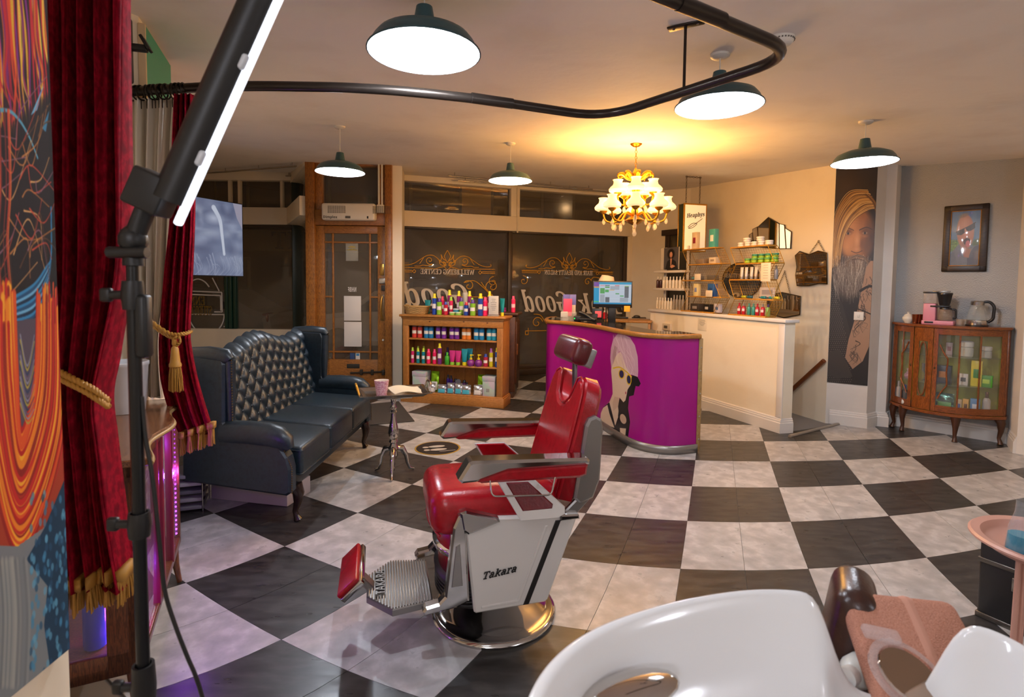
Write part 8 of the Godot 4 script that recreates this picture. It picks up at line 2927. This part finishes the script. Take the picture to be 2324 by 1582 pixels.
	part(cm, "jug", B.new().lathe([Vector2(0, 0.045), Vector2(0.05, 0.045), Vector2(0.058, 0.06), Vector2(0.056, 0.11), Vector2(0.045, 0.15), Vector2(0.042, 0.155)], 20), pane("jug_glass", Color(0.7, 0.6, 0.5), 0.2), Vector3(0.07, 0, 0.03))
	part(cm, "jug_handle", B.new().tube(round_path([Vector3(0.11, 0.155, 0.03), Vector3(0.15, 0.15, 0.03), Vector3(0.15, 0.07, 0.03), Vector3(0.128, 0.065, 0.03)], 0.02, 4), 0.009, 8), bk)
	part(cm, "jug_lid", B.new().lathe([Vector2(0, 0.17), Vector2(0.046, 0.166), Vector2(0.048, 0.152)], 18), bk, Vector3(0.07, 0, 0.03))
	var kt := thing("glass_kettle", "glass electric kettle with black handle and steel band on the cabinet", "kettle", px.call(2222, 0.1), yaw)
	part(kt, "steel_band", B.new().lathe([Vector2(0, 0.0), Vector2(0.075, 0.0), Vector2(0.08, 0.012), Vector2(0.078, 0.055)], 26), col("b8b4b0", 0.2, 0.95))
	part(kt, "jug", B.new().lathe([Vector2(0.077, 0.055), Vector2(0.074, 0.1), Vector2(0.056, 0.18), Vector2(0.05, 0.2)], 26), pane("kettle_glass", Color(0.8, 0.85, 0.85), 0.15))
	part(kt, "collar", B.new().lathe([Vector2(0.051, 0.198), Vector2(0.053, 0.23), Vector2(0.046, 0.238), Vector2(0, 0.24)], 26), col("a8a4a0", 0.25, 0.9))
	part(kt, "handle", B.new().tube(round_path([Vector3(0.03, 0.225, 0), Vector3(0.085, 0.235, 0), Vector3(0.12, 0.19, 0), Vector3(0.115, 0.07, 0), Vector3(0.078, 0.04, 0)], 0.04, 5), 0.013, 8), bk)
	part(kt, "base", B.new().lathe([Vector2(0.085, -0.001), Vector2(0.086, 0.012), Vector2(0, 0.012)], 22), bk)
	var tp := thing("sugar_bowl", "small white china sugar bowl with lid at the cabinet's left end", "bowl", px.call(2070, 0.13), yaw)
	part(tp, "bowl", B.new().lathe([Vector2(0, 0), Vector2(0.03, 0), Vector2(0.033, 0.008), Vector2(0.05, 0.035), Vector2(0.05, 0.055), Vector2(0.036, 0.075)], 22), col("d8d2c4", 0.25))
	part(tp, "lid", B.new().lathe([Vector2(0.04, 0.073), Vector2(0.03, 0.086), Vector2(0.012, 0.092), Vector2(0.008, 0.098), Vector2(0.014, 0.108), Vector2(0, 0.114)], 18), col("d8d2c4", 0.25))
	for k in 3:
		var cp := thing("copper_cup", "copper cup standing between the sugar bowl and the coffee machine", "cup", px.call(2087 + k * 6, 0.16 - k * 0.04), yaw, "copper cups on the cabinet")
		part(cp, "cup", B.new().lathe([Vector2(0, 0), Vector2(0.022, 0), Vector2(0.028, 0.09), Vector2(0.025, 0.09), Vector2(0.02, 0.004), Vector2(0, 0.004)], 18), col("8a4a2a", 0.25, 0.9))
	for k in 2:
		var gp := thing("glass_cup", "small glass cup beside the kettle", "cup", px.call(2186 + k * 10, 0.14 - k * 0.05), yaw, "glass cups on the cabinet")
		part(gp, "cup", B.new().lathe([Vector2(0, 0.003), Vector2(0.03, 0), Vector2(0.033, 0.06), Vector2(0.03, 0.06), Vector2(0.028, 0.006), Vector2(0, 0.006)], 16), pane("cup_glass", Color(0.8, 0.7, 0.6), 0.2))
		part(gp, "handle", B.new().tube([Vector3(0.03, 0.05, 0), Vector3(0.05, 0.05, 0), Vector3(0.05, 0.02, 0), Vector3(0.03, 0.015, 0)], 0.003, 6), pane("cup_glass", Color(0.8, 0.7, 0.6), 0.2))

# ---------------------------------------------------------------- wash basin in the foreground
func build_basin() -> void:
	var c := Vector3(0.44, 0, -0.5)
	var white := mat("basin_ceramic", hexc("dcdcdc"), 0.12)
	var t := thing("wash_basin", "large white ceramic shampoo basin with neck recess in the foreground", "basin", c)
	var edge := [[1185, 1582], [1240, 1500], [1330, 1430], [1450, 1386], [1600, 1350], [1750, 1333], [1830, 1337], [1885, 1350], [2140, 1404], [2200, 1400], [2250, 1415], [2324, 1452], [2420, 1540]]
	# rim radius over the angle, from the far edge seen, closed behind by an oval
	var ang := []
	var rad := []
	for e in edge:
		var q := on_y(e[0], e[1], 0.95) - c
		ang.append(atan2(-q.z, q.x))
		rad.append(Vector2(q.x, q.z).length())
	var an_notch := atan2(-(on_y(2000, 1390, 0.93) - c).z, (on_y(2000, 1390, 0.93) - c).x)
	var radius := func(an: float) -> float:
		for i in ang.size() - 1:
			if an <= ang[i] and an >= ang[i + 1]:
				return lerpf(rad[i], rad[i + 1], (ang[i] - an) / (ang[i] - ang[i + 1]))
		var k := cos(an)
		return lerpf(rad[ang.size() - 1] if k > 0 else rad[0], 0.34, clampf(absf(sin(an)) * (1.0 if sin(an) < 0 else 0.2), 0.0, 1.0))
	# smooth the measured radii
	var N := 240
	var rs := []
	for i in N:
		var an := wrapf(TAU * i / N, -PI, PI)
		rs.append(radius.call(an))
	for pass_n in 30:
		var o := rs.duplicate()
		for i in N:
			o[i] = (rs[(i + N - 1) % N] + 2 * rs[i] + rs[(i + 1) % N]) / 4.0
		rs = o
	var prof := [[0.5, 0.62, 0.0], [0.8, 0.72, 0.0], [0.95, 0.84, 0.3], [1.0, 0.91, 0.8], [1.005, 0.935, 1.0], [0.995, 0.948, 1.0], [0.975, 0.952, 1.0], [0.955, 0.945, 1.0], [0.93, 0.92, 1.0], [0.88, 0.87, 0.9], [0.8, 0.82, 0.55], [0.65, 0.775, 0.15], [0.4, 0.75, 0.0], [0.08, 0.74, 0.0]]
	var rings := []
	for p in prof:
		var ring := PackedVector3Array()
		for i in N:
			var an := TAU * i / N
			var dn := absf(wrapf(an - an_notch, -PI, PI))
			var notch := exp(-pow(dn / 0.215, 4.0))
			var r: float = rs[i] * p[0]
			ring.append(Vector3(cos(an) * r, p[1] - 0.15 * notch * p[2], -sin(an) * r))
		rings.append(ring)
	rings.reverse()
	part(t, "bowl", B.new().loft(rings), white)
	part(t, "pedestal", B.new().lathe([Vector2(0.16, 0.0), Vector2(0.17, 0.02), Vector2(0.13, 0.1), Vector2(0.12, 0.5), Vector2(0.2, 0.66), Vector2(0, 0.66)], 30), white)
	var chr := col("c8c4c0", 0.06, 1.0)
	var dp := on_y(1428, 1572, 0.9) - c
	part(t, "overflow_cover", B.new().at(Transform3D(Basis(Vector3.UP, 0.35) * Basis(Vector3(0, 0, 1), 0.05), dp)).ball(Vector3.ZERO, Vector3(0.078, 0.012, 0.036), 20), chr)
	# brown head rest of the wash chair beyond the basin
	var hp := on_y(1938, 1322, 0.9)
	var hr := thing("wash_chair", "dark brown leather shampoo chair back showing behind the basin", "chair", Vector3(hp.x, 0, hp.z), -0.5)
	var br := leather("brown_leather", "24120d", "3a1d14", 0.3)
	part(hr, "head_rest", B.new().at(Transform3D(Basis(Vector3(0, 0, 1), -0.15), Vector3(-0.005, 0.83, 0.0))).rbox(Vector3.ZERO, Vector3(0.075, 0.16, 0.15), 0.035, 4), br)
	part(hr, "side_wing", B.new().rbox(Vector3(0.055, 0.79, -0.02), Vector3(0.05, 0.1, 0.08), 0.02, 3), br)
	part(hr, "back", B.new().rbox(Vector3(0.12, 0.55, 0.0), Vector3(0.3, 0.45, 0.12), 0.05, 3), br)
	part(hr, "seat", B.new().rbox(Vector3(0.12, 0.32, -0.25), Vector3(0.45, 0.14, 0.5), 0.05, 3), br)
	part(hr, "base", B.new().rbox(Vector3(0.12, 0.125, -0.2), Vector3(0.32, 0.25, 0.36), 0.02), col("17171a", 0.5))
	# towel
	var tw := mat("towel_cloth", Color.WHITE, 0.9)
	tw.albedo_texture = noise_tex("towel_t", 0.12, [[0.0, "a06a54"], [0.5, "b87f68"], [1.0, "c48f78"]], 256, 3)
	tw.normal_enabled = true
	tw.normal_texture = noise_tex("towel_n", 0.2, [], 256, 2, FastNoiseLite.TYPE_SIMPLEX_SMOOTH, true, 6.0)
	tri_map(tw, Vector3(8, 8, 8))
	var tp := on_y(2035, 1400, 0.865)
	var to := thing("folded_towel", "folded terracotta pink towel lying over the neck of the wash chair", "towel", tp, -0.18)
	var tilt := Basis(Vector3.RIGHT, 0.55)
	part(to, "fold", B.new().at(Transform3D(tilt, Vector3(0.0, -0.028, 0.07))).rbox(Vector3.ZERO, Vector3(0.185, 0.045, 0.2), 0.02, 3), tw)
	part(to, "fold", B.new().at(Transform3D(tilt, Vector3(0.02, -0.055, 0.05))).rbox(Vector3.ZERO, Vector3(0.19, 0.03, 0.19), 0.014, 3), tw)
	part(to, "woven_band", B.new().at(Transform3D(tilt, Vector3(0.012, -0.027, 0.07))).rbox(Vector3.ZERO, Vector3(0.04, 0.047, 0.203), 0.02, 3), col("b98570", 0.8))
	# bottle and hand mirror resting on the basin's neck
	var bp := on_y(1935, 1530, 0.80)
	var bt := thing("white_bottle", "white flip-top bottle lying by the basin's neck recess", "bottle", bp, 0.65)
	part(bt, "body", B.new().at(Transform3D(Basis(Vector3(0, 0, 1), -PI / 2 - 0.2), Vector3.ZERO)).lathe([Vector2(0, 0.1), Vector2(0.022, 0.1), Vector2(0.026, 0.09), Vector2(0.026, 0.015), Vector2(0.018, 0.0), Vector2(0.014, -0.004)], 18), col("c8cac4", 0.3))
	part(bt, "cap", B.new().at(Transform3D(Basis(Vector3(0, 0, 1), -PI / 2 - 0.2), Vector3.ZERO)).lathe([Vector2(0.015, 0.0), Vector2(0.016, -0.03), Vector2(0.0, -0.031)], 18), col("d4d4d0", 0.3))
	var mp := on_y(2062, 1535, 0.845)
	var hm := thing("hand_mirror", "round hand mirror with clear acrylic rim and handle on the basin", "mirror", mp, 0.3)
	var tb := Basis(Vector3.RIGHT, 0.45)
	part(hm, "mirror_glass", B.new().at(Transform3D(tb, Vector3.ZERO)).lathe([Vector2(0, 0.004), Vector2(0.042, 0.004), Vector2(0.044, 0), Vector2(0, -0.002)], 30), col("b09a88", 0.03, 1.0))
	part(hm, "acrylic_rim", B.new().at(Transform3D(tb, Vector3.ZERO)).lathe([Vector2(0.044, -0.006), Vector2(0.056, -0.005), Vector2(0.057, 0.004), Vector2(0.045, 0.006)], 30), pane("acrylic_rim", Color(0.9, 0.85, 0.85), 0.2))
	part(hm, "handle", B.new().at(Transform3D(tb * Basis(Vector3.UP, -0.4), Vector3.ZERO)).rbox(Vector3(-0.015, 0.004, -0.062), Vector3(0.06, 0.014, 0.022), 0.005), pane("acrylic_rim", Color.WHITE, 0.2))

	# pink tray table at the right edge
	var pp := on_y(2399, 1240, 0.62)
	var pt := thing("tray_table", "round dusty pink metal tray table at the right edge", "table", Vector3(pp.x, 0, pp.z))
	var pink := col("c39383", 0.4)
	part(pt, "tray", B.new().pos(0, 0.6, 0).lathe([Vector2(0, 0.0), Vector2(0.17, 0.0), Vector2(0.18, 0.006), Vector2(0.19, 0.026), Vector2(0.215, 0.03), Vector2(0.222, 0.024), Vector2(0.222, 0.018), Vector2(0.19, 0.014), Vector2(0.178, -0.008), Vector2(0, -0.008)], 48), pink)
	for k in 3:
		var an := PI + 0.25 + k * TAU / 3
		var q := Vector3(cos(an) * 0.165, 0, -sin(an) * 0.165)
		part(pt, "leg", B.new().tube([q + Vector3.UP * 0.6, q * 1.05 + Vector3.UP * 0.004], 0.008, 8), pink)
		part(pt, "leg", B.new().tube([q * 0.95 + Vector3(0.012, 0.6, 0), q * 1.0 + Vector3(0.012, 0.004, 0)], 0.006, 8), pink)
	var bb := thing("blue_bottle", "clear bottle of bright blue liquid on the pink tray", "bottle", on_y(2318, 1262, 0.602))
	part(bb, "glass", B.new().lathe([Vector2(0, 0), Vector2(0.04, 0.0), Vector2(0.044, 0.01), Vector2(0.036, 0.09), Vector2(0.022, 0.14), Vector2(0.02, 0.18)], 24), pane("bottle_glass", Color(0.8, 0.9, 0.95), 0.1))
	part(bb, "liquid", B.new().lathe([Vector2(0, 0.004), Vector2(0.037, 0.004), Vector2(0.041, 0.012), Vector2(0.036, 0.07), Vector2(0, 0.07)], 24), col("0f7d9c", 0.1))
	# dark case below the tray
	var fc := on_y(2316, 1445)
	var fl := thing("tool_case", "black metal edged tool case standing under the pink tray table", "case", Vector3(fc.x + 0.1, 0, fc.z - 0.12), 0.5)
	part(fl, "shell", B.new().rbox(Vector3(0, 0.2, 0), Vector3(0.26, 0.36, 0.2), 0.01), col("221f1e", 0.4))
	part(fl, "lid_band", B.new().rbox(Vector3(0, 0.26, 0), Vector3(0.268, 0.02, 0.208), 0.003), col("6a645c", 0.3, 0.7))
	part(fl, "catch", B.new().rbox(Vector3(-0.13, 0.2, 0.03), Vector3(0.012, 0.06, 0.03), 0.003), col("9a948c", 0.25, 0.9))
	part(fl, "base_band", B.new().rbox(Vector3(0, 0.012, 0), Vector3(0.268, 0.024, 0.208), 0.003), col("6a645c", 0.3, 0.7))

# ---------------------------------------------------------------- chandelier, television, small fittings
func build_chandelier() -> void:
	var c := on_d(1440, 505, 5.0)
	var t := thing("chandelier", "gilt chandelier with frosted glass shades and hanging crystal drops", "chandelier", c)
	var gilt := col("b07c22", 0.25, 0.85)
	var shade_m := glow("shade_glass", hexc("ffdca0"), 1.2)
	var crystal := pane("crystal", Color(0.9, 0.85, 0.75), 0.25, 0.02)
	var top := ceil_y(c) - c.y
	var g := B.new()
	chain(g, Vector3(0, 0.48, 0), Vector3(0, top - 0.02, 0), 0.016)
	part(t, "chain", g, gilt)
	part(t, "ceiling_rose", B.new().lathe([Vector2(0, top - 0.03), Vector2(0.03, top - 0.025), Vector2(0.05, top - 0.01), Vector2(0.055, top)], 20), gilt)
	part(t, "stem", B.new().lathe([Vector2(0.0, -0.06), Vector2(0.012, -0.05), Vector2(0.008, -0.03), Vector2(0.05, -0.01), Vector2(0.09, 0.02), Vector2(0.06, 0.04), Vector2(0.025, 0.06), Vector2(0.035, 0.1), Vector2(0.02, 0.15), Vector2(0.03, 0.2), Vector2(0.05, 0.22), Vector2(0.02, 0.26), Vector2(0.014, 0.34), Vector2(0.03, 0.38), Vector2(0.02, 0.42), Vector2(0.03, 0.45), Vector2(0.01, 0.49), Vector2(0, 0.5)], 20), gilt)
	for k in 8:
		var an := TAU * k / 8
		g = B.new()
		var dv := Vector3(cos(an), 0, sin(an))
		g.tube(dense([Vector3(0, 0.38, 0), dv * 0.06 + Vector3(0, 0.4, 0), dv * 0.12 + Vector3(0, 0.44, 0), dv * 0.16 + Vector3(0, 0.43, 0), dv * 0.15 + Vector3(0, 0.4, 0)], 4), [0.006, 0.008, 0.01, 0.012, 0.016, 0.02, 0.022, 0.022, 0.02, 0.018, 0.016, 0.014, 0.012, 0.01, 0.008, 0.006, 0.004], 6)
		part(t, "leaf_scroll", g, gilt)
	var sb := B.new()
	sb.lathe([Vector2(0.03, 0.02), Vector2(0.055, 0.012), Vector2(0.078, 0.025), Vector2(0.082, 0.045), Vector2(0.068, 0.065), Vector2(0.045, 0.085), Vector2(0.038, 0.11), Vector2(0.042, 0.128), Vector2(0.048, 0.132)], 20)
	var sm := sb.mesh()
	var db := B.new()
	db.at(Transform3D(Basis.from_scale(Vector3(1, 1, 0.5)), Vector3.ZERO))
	db.lathe([Vector2(0, -0.06), Vector2(0.01, -0.052), Vector2(0.017, -0.035), Vector2(0.012, -0.015), Vector2(0.003, 0.0), Vector2(0, 0.002)], 6)
	var dm := db.mesh()
	for tier in [[8, 0.285, 0.095, 0.0, 0.3], [5, 0.165, 0.25, 0.3, 0.3]]:
		for k in tier[0]:
			var an: float = TAU * k / tier[0] + tier[3] + 0.2
			var dv := Vector3(cos(an), 0, sin(an))
			var r: float = tier[1]
			var y: float = tier[2]
			var arm := part(t, "arm", B.new().tube(dense([Vector3(0, y - 0.03, 0) + dv * 0.03, dv * r * 0.35 + Vector3(0, y - 0.01, 0), dv * r * 0.6 + Vector3(0, y - 0.09, 0), dv * r * 0.9 + Vector3(0, y - 0.08, 0), dv * r + Vector3(0, y - 0.02, 0), dv * r + Vector3(0, y, 0)], 5), 0.0085, 8), gilt)
			part(arm, "cup", B.new().lathe([Vector2(0.0, -0.02), Vector2(0.012, -0.015), Vector2(0.034, 0.004), Vector2(0.036, 0.018), Vector2(0.03, 0.02)], 14), gilt, dv * r + Vector3(0, y, 0))
			part(arm, "shade", sm, shade_m, dv * r + Vector3(0, y, 0))
			omni(t, dv * r + Vector3(0, y + 0.075, 0), hexc("ffbb62"), tier[4], 0.03, 14.0)
			part(arm, "crystal_drop", dm, crystal, dv * r * 0.98 + Vector3(0, y - 0.055 - 0.03 * (k % 2), 0))
			part(arm, "crystal_drop", dm, crystal, dv * r * 0.62 + Vector3(0, y - 0.11, 0))
			if k % 2 == 0:
				part(arm, "crystal_drop", dm, crystal, dv * r * 0.35 + Vector3(0, y - 0.06, 0))
	part(t, "bottom_drop", B.new().lathe([Vector2(0, -0.13), Vector2(0.014, -0.12), Vector2(0.022, -0.1), Vector2(0.012, -0.075), Vector2(0, -0.06)], 8), crystal)

func build_fittings() -> void:
	# television
	var p1 := on_d(553, 546, 6.2)
	var p0 := on_d(440, 538, 5.62)
	var d := (p1 - p0)
	d.y = 0
	d = d.normalized()
	var t := thing("television", "wall mounted television showing a pale misty waterfall beyond the curtain", "television", Vector3(p1.x, p1.y, p1.z), atan2(-d.z, d.x))
	var S := Paint.new(320, 200, hexc("7d89a8"))
	var r := RandomNumberGenerator.new()
	r.seed = 8
	for k in 130:
		S.blob(r.randf(), r.randf(), r.randf_range(0.03, 0.14), r.randf_range(0.03, 0.16), hexc(["98a3c0", "5f6b8c", "b2bcd6", "6a7494", "c0c8da", "566080"][k % 6]), 0.9, 0.45)
	S.poly([Vector2(0.9, 0.0), Vector2(1, 0), Vector2(1, 0.35), Vector2(0.94, 0.2)], hexc("a8a4b8"))
	S.stroke([Vector2(0.7, 0.1), Vector2(0.76, 0.25), Vector2(0.78, 0.45), Vector2(0.8, 0.72)], 14, 8, hexc("d6def0"), 0.9)
	S.blob(0.7, 0.24, 0.12, 0.1, hexc("ccd4ea"), 0.9, 0.8)
	for k in 50:
		var x := r.randf()
		S.stroke([Vector2(x, r.randf_range(0.7, 0.85)), Vector2(x + 0.03, 0.9), Vector2(x + r.randf_range(-0.05, 0.05), 1.0)], 2, 1, hexc("a9b2cc"), 0.5)
	var m := mat("tv_screen", Color.BLACK, 0.3)
	m.emission_enabled = true
	m.emission_texture = S.tex()
	m.emission = Color.BLACK
	m.emission_energy_multiplier = 0.9
	var w := 1.25
	var h := 0.81
	part(t, "casing", B.new().rbox(Vector3(-w / 2, 0, -0.025), Vector3(w, h + 0.02, 0.04), 0.005), col("17171b", 0.4))
	var g := B.new()
	g.group = 0xFFFFFFFF
	g.quad(Vector3(-w + 0.012, -h / 2, -0.004), Vector3(-0.012, -h / 2, -0.004), Vector3(-0.012, h / 2, -0.004), Vector3(-w + 0.012, h / 2, -0.004))
	part(t, "screen", g, m)
	part(t, "wall_bracket", B.new().tube([Vector3(-w / 2, 0, -0.04), Vector3(-w / 2 + 0.1, 0, -0.25), Vector3(-w / 2 - 0.1, 0, -0.5)], 0.02, 8), col("17171b", 0.4))
	# green board high on the left wall, speaker bracket
	var a: Vector3 = P.l0
	var b: Vector3 = P.l1
	var wd := (b - a).normalized()
	var gb := thing("green_board", "green painted board with cream brush marks fixed high on the wall", "board", a, atan2(-wd.z, wd.x))
	var L := a.distance_to(b)
	var y1 := ceil_y(a) - 0.03
	part(gb, "board", B.new().at(Transform3D(Basis(), Vector3.ZERO)).pos(0, 0, 0.004).prism(pv([0.01, 1.9, L - 0.01, 1.9, L - 0.01, ceil_y(b) - 0.03, 0.01, y1]), 0.02, 0.002), col("3d9a7c", 0.5))
	for k in 7:
		part(gb, "brush_mark", B.new().rbox(Vector3(0.22 + k * 0.035, 2.22 + 0.05 * sin(k * 1.3), 0.0255), Vector3(0.034, 0.24 - 0.02 * absf(k - 3), 0.002), 0.001), col("b8c49a", 0.7))
	part(gb, "edge_strip", B.new().rbox(Vector3(-0.002, (1.9 + y1) / 2, 0.012), Vector3(0.016, y1 - 1.9, 0.03), 0.003), col("d8c09a", 0.5))
	var sp := thing("speaker_bracket", "black loudspeaker on a wall bracket above the curtain rail", "speaker", on_d(282, 105, 2.2), 0.3)
	part(sp, "cabinet", B.new().rbox(Vector3(-0.01, 0.0, 0), Vector3(0.05, 0.26, 0.12), 0.012, 2), col("141416", 0.5))
	part(sp, "bracket_arm", B.new().rbox(Vector3(0.045, 0.0, 0), Vector3(0.07, 0.025, 0.03), 0.004), col("1a1a1c", 0.4))
	part(sp, "bracket_plate", B.new().at(Transform3D(Basis(Vector3(0, 0, 1), 0.5), Vector3(0.075, 0.02, 0))).rbox(Vector3.ZERO, Vector3(0.012, 0.06, 0.05), 0.003), col("1a1a1c", 0.4))
	# smoke alarm
	var sa := thing("smoke_alarm", "round white smoke alarm on the ceiling by the rail's corner", "smoke alarm", on_ceiling(1773, 85))
	part(sa, "casing", B.new().lathe([Vector2(0, -0.035), Vector2(0.04, -0.034), Vector2(0.05, -0.024), Vector2(0.056, -0.008), Vector2(0.056, 0.001)], 26), col("e0dad0", 0.5))
	g = B.new()
	for k in 26:
		g.box(Vector3(cos(TAU * k / 26) * 0.053, -0.016, sin(TAU * k / 26) * 0.053), Vector3(0.006, 0.005, 0.006))
	part(sa, "vents", g, col("6a645c", 0.7))
	# door mat
	var mt := mat("mat_pile", Color.WHITE, 0.95)
	mt.albedo_texture = noise_tex("mat_t", 0.2, [[0.0, "2a2622"], [0.5, "38332e"], [1.0, "4a443c"]], 256, 2)
	tri_map(mt, Vector3(3, 3, 3), true)
	var poly := PackedVector2Array()
	for q in [[905, 912], [941, 957], [838, 966], [770, 925]]:
		var f := on_y(q[0], q[1])
		poly.append(Vector2(f.x, f.z))
	single("door_mat", B.new().at(Transform3D(Basis(Vector3.RIGHT, PI / 2), Vector3(0, 0.01, 0))).prism(poly, 0.009, 0.002), mt, "dark brown entrance mat lying before the wooden door", "mat")
	# distancing sticker on the floor
	var fc := on_y(993, 1017)
	var fs := thing("floor_sticker", "round black floor sticker with gold ring and white shoe prints", "sticker", fc + Vector3(0, 0.0005, 0), 0.3)
	part(fs, "disc", B.new().lathe([Vector2(0.19, 0.0), Vector2(0.19, 0.0012), Vector2(0, 0.0012)], 40), col("211f1e", 0.4))
	part(fs, "gold_ring", B.new().lathe([Vector2(0.2, 0.0), Vector2(0.2, 0.0016), Vector2(0.186, 0.0016)], 40), col("a8842a", 0.4))
	for s in [-1.0, 1.0]:
		part(fs, "shoe_print", B.new().ball(Vector3(0.0, 0.0016, s * 0.045), Vector3(0.075, 0.0008, 0.03), 16), col("b8b0a4", 0.5))
		part(fs, "heel_print", B.new().ball(Vector3(-0.1, 0.0016, s * 0.04), Vector3(0.028, 0.0008, 0.024), 12), col("b8b0a4", 0.5))
	part(fs, "stripe", B.new().box(Vector3(0.07, 0.0018, 0.1), Vector3(0.14, 0.0006, 0.008)), col("b8b0a4", 0.5))
	# things on the bay window board
	var sb := on_d(600, 757, 7.6)
	var cush := thing("pink_cushion", "bright pink cushion showing above the sofa back", "cushion", on_d(580, 770, 5.3), 0.3)
	part(cush, "pad", B.new().ball(Vector3(0, 0, 0), Vector3(0.16, 0.07, 0.08), 16), col("c4106a", 0.7))
	part(cush, "stand", B.new().tube([Vector3(0, -0.05, 0), Vector3(0, -cush.position.y, 0)], 0.02, 8), col("2a2622", 0.5))
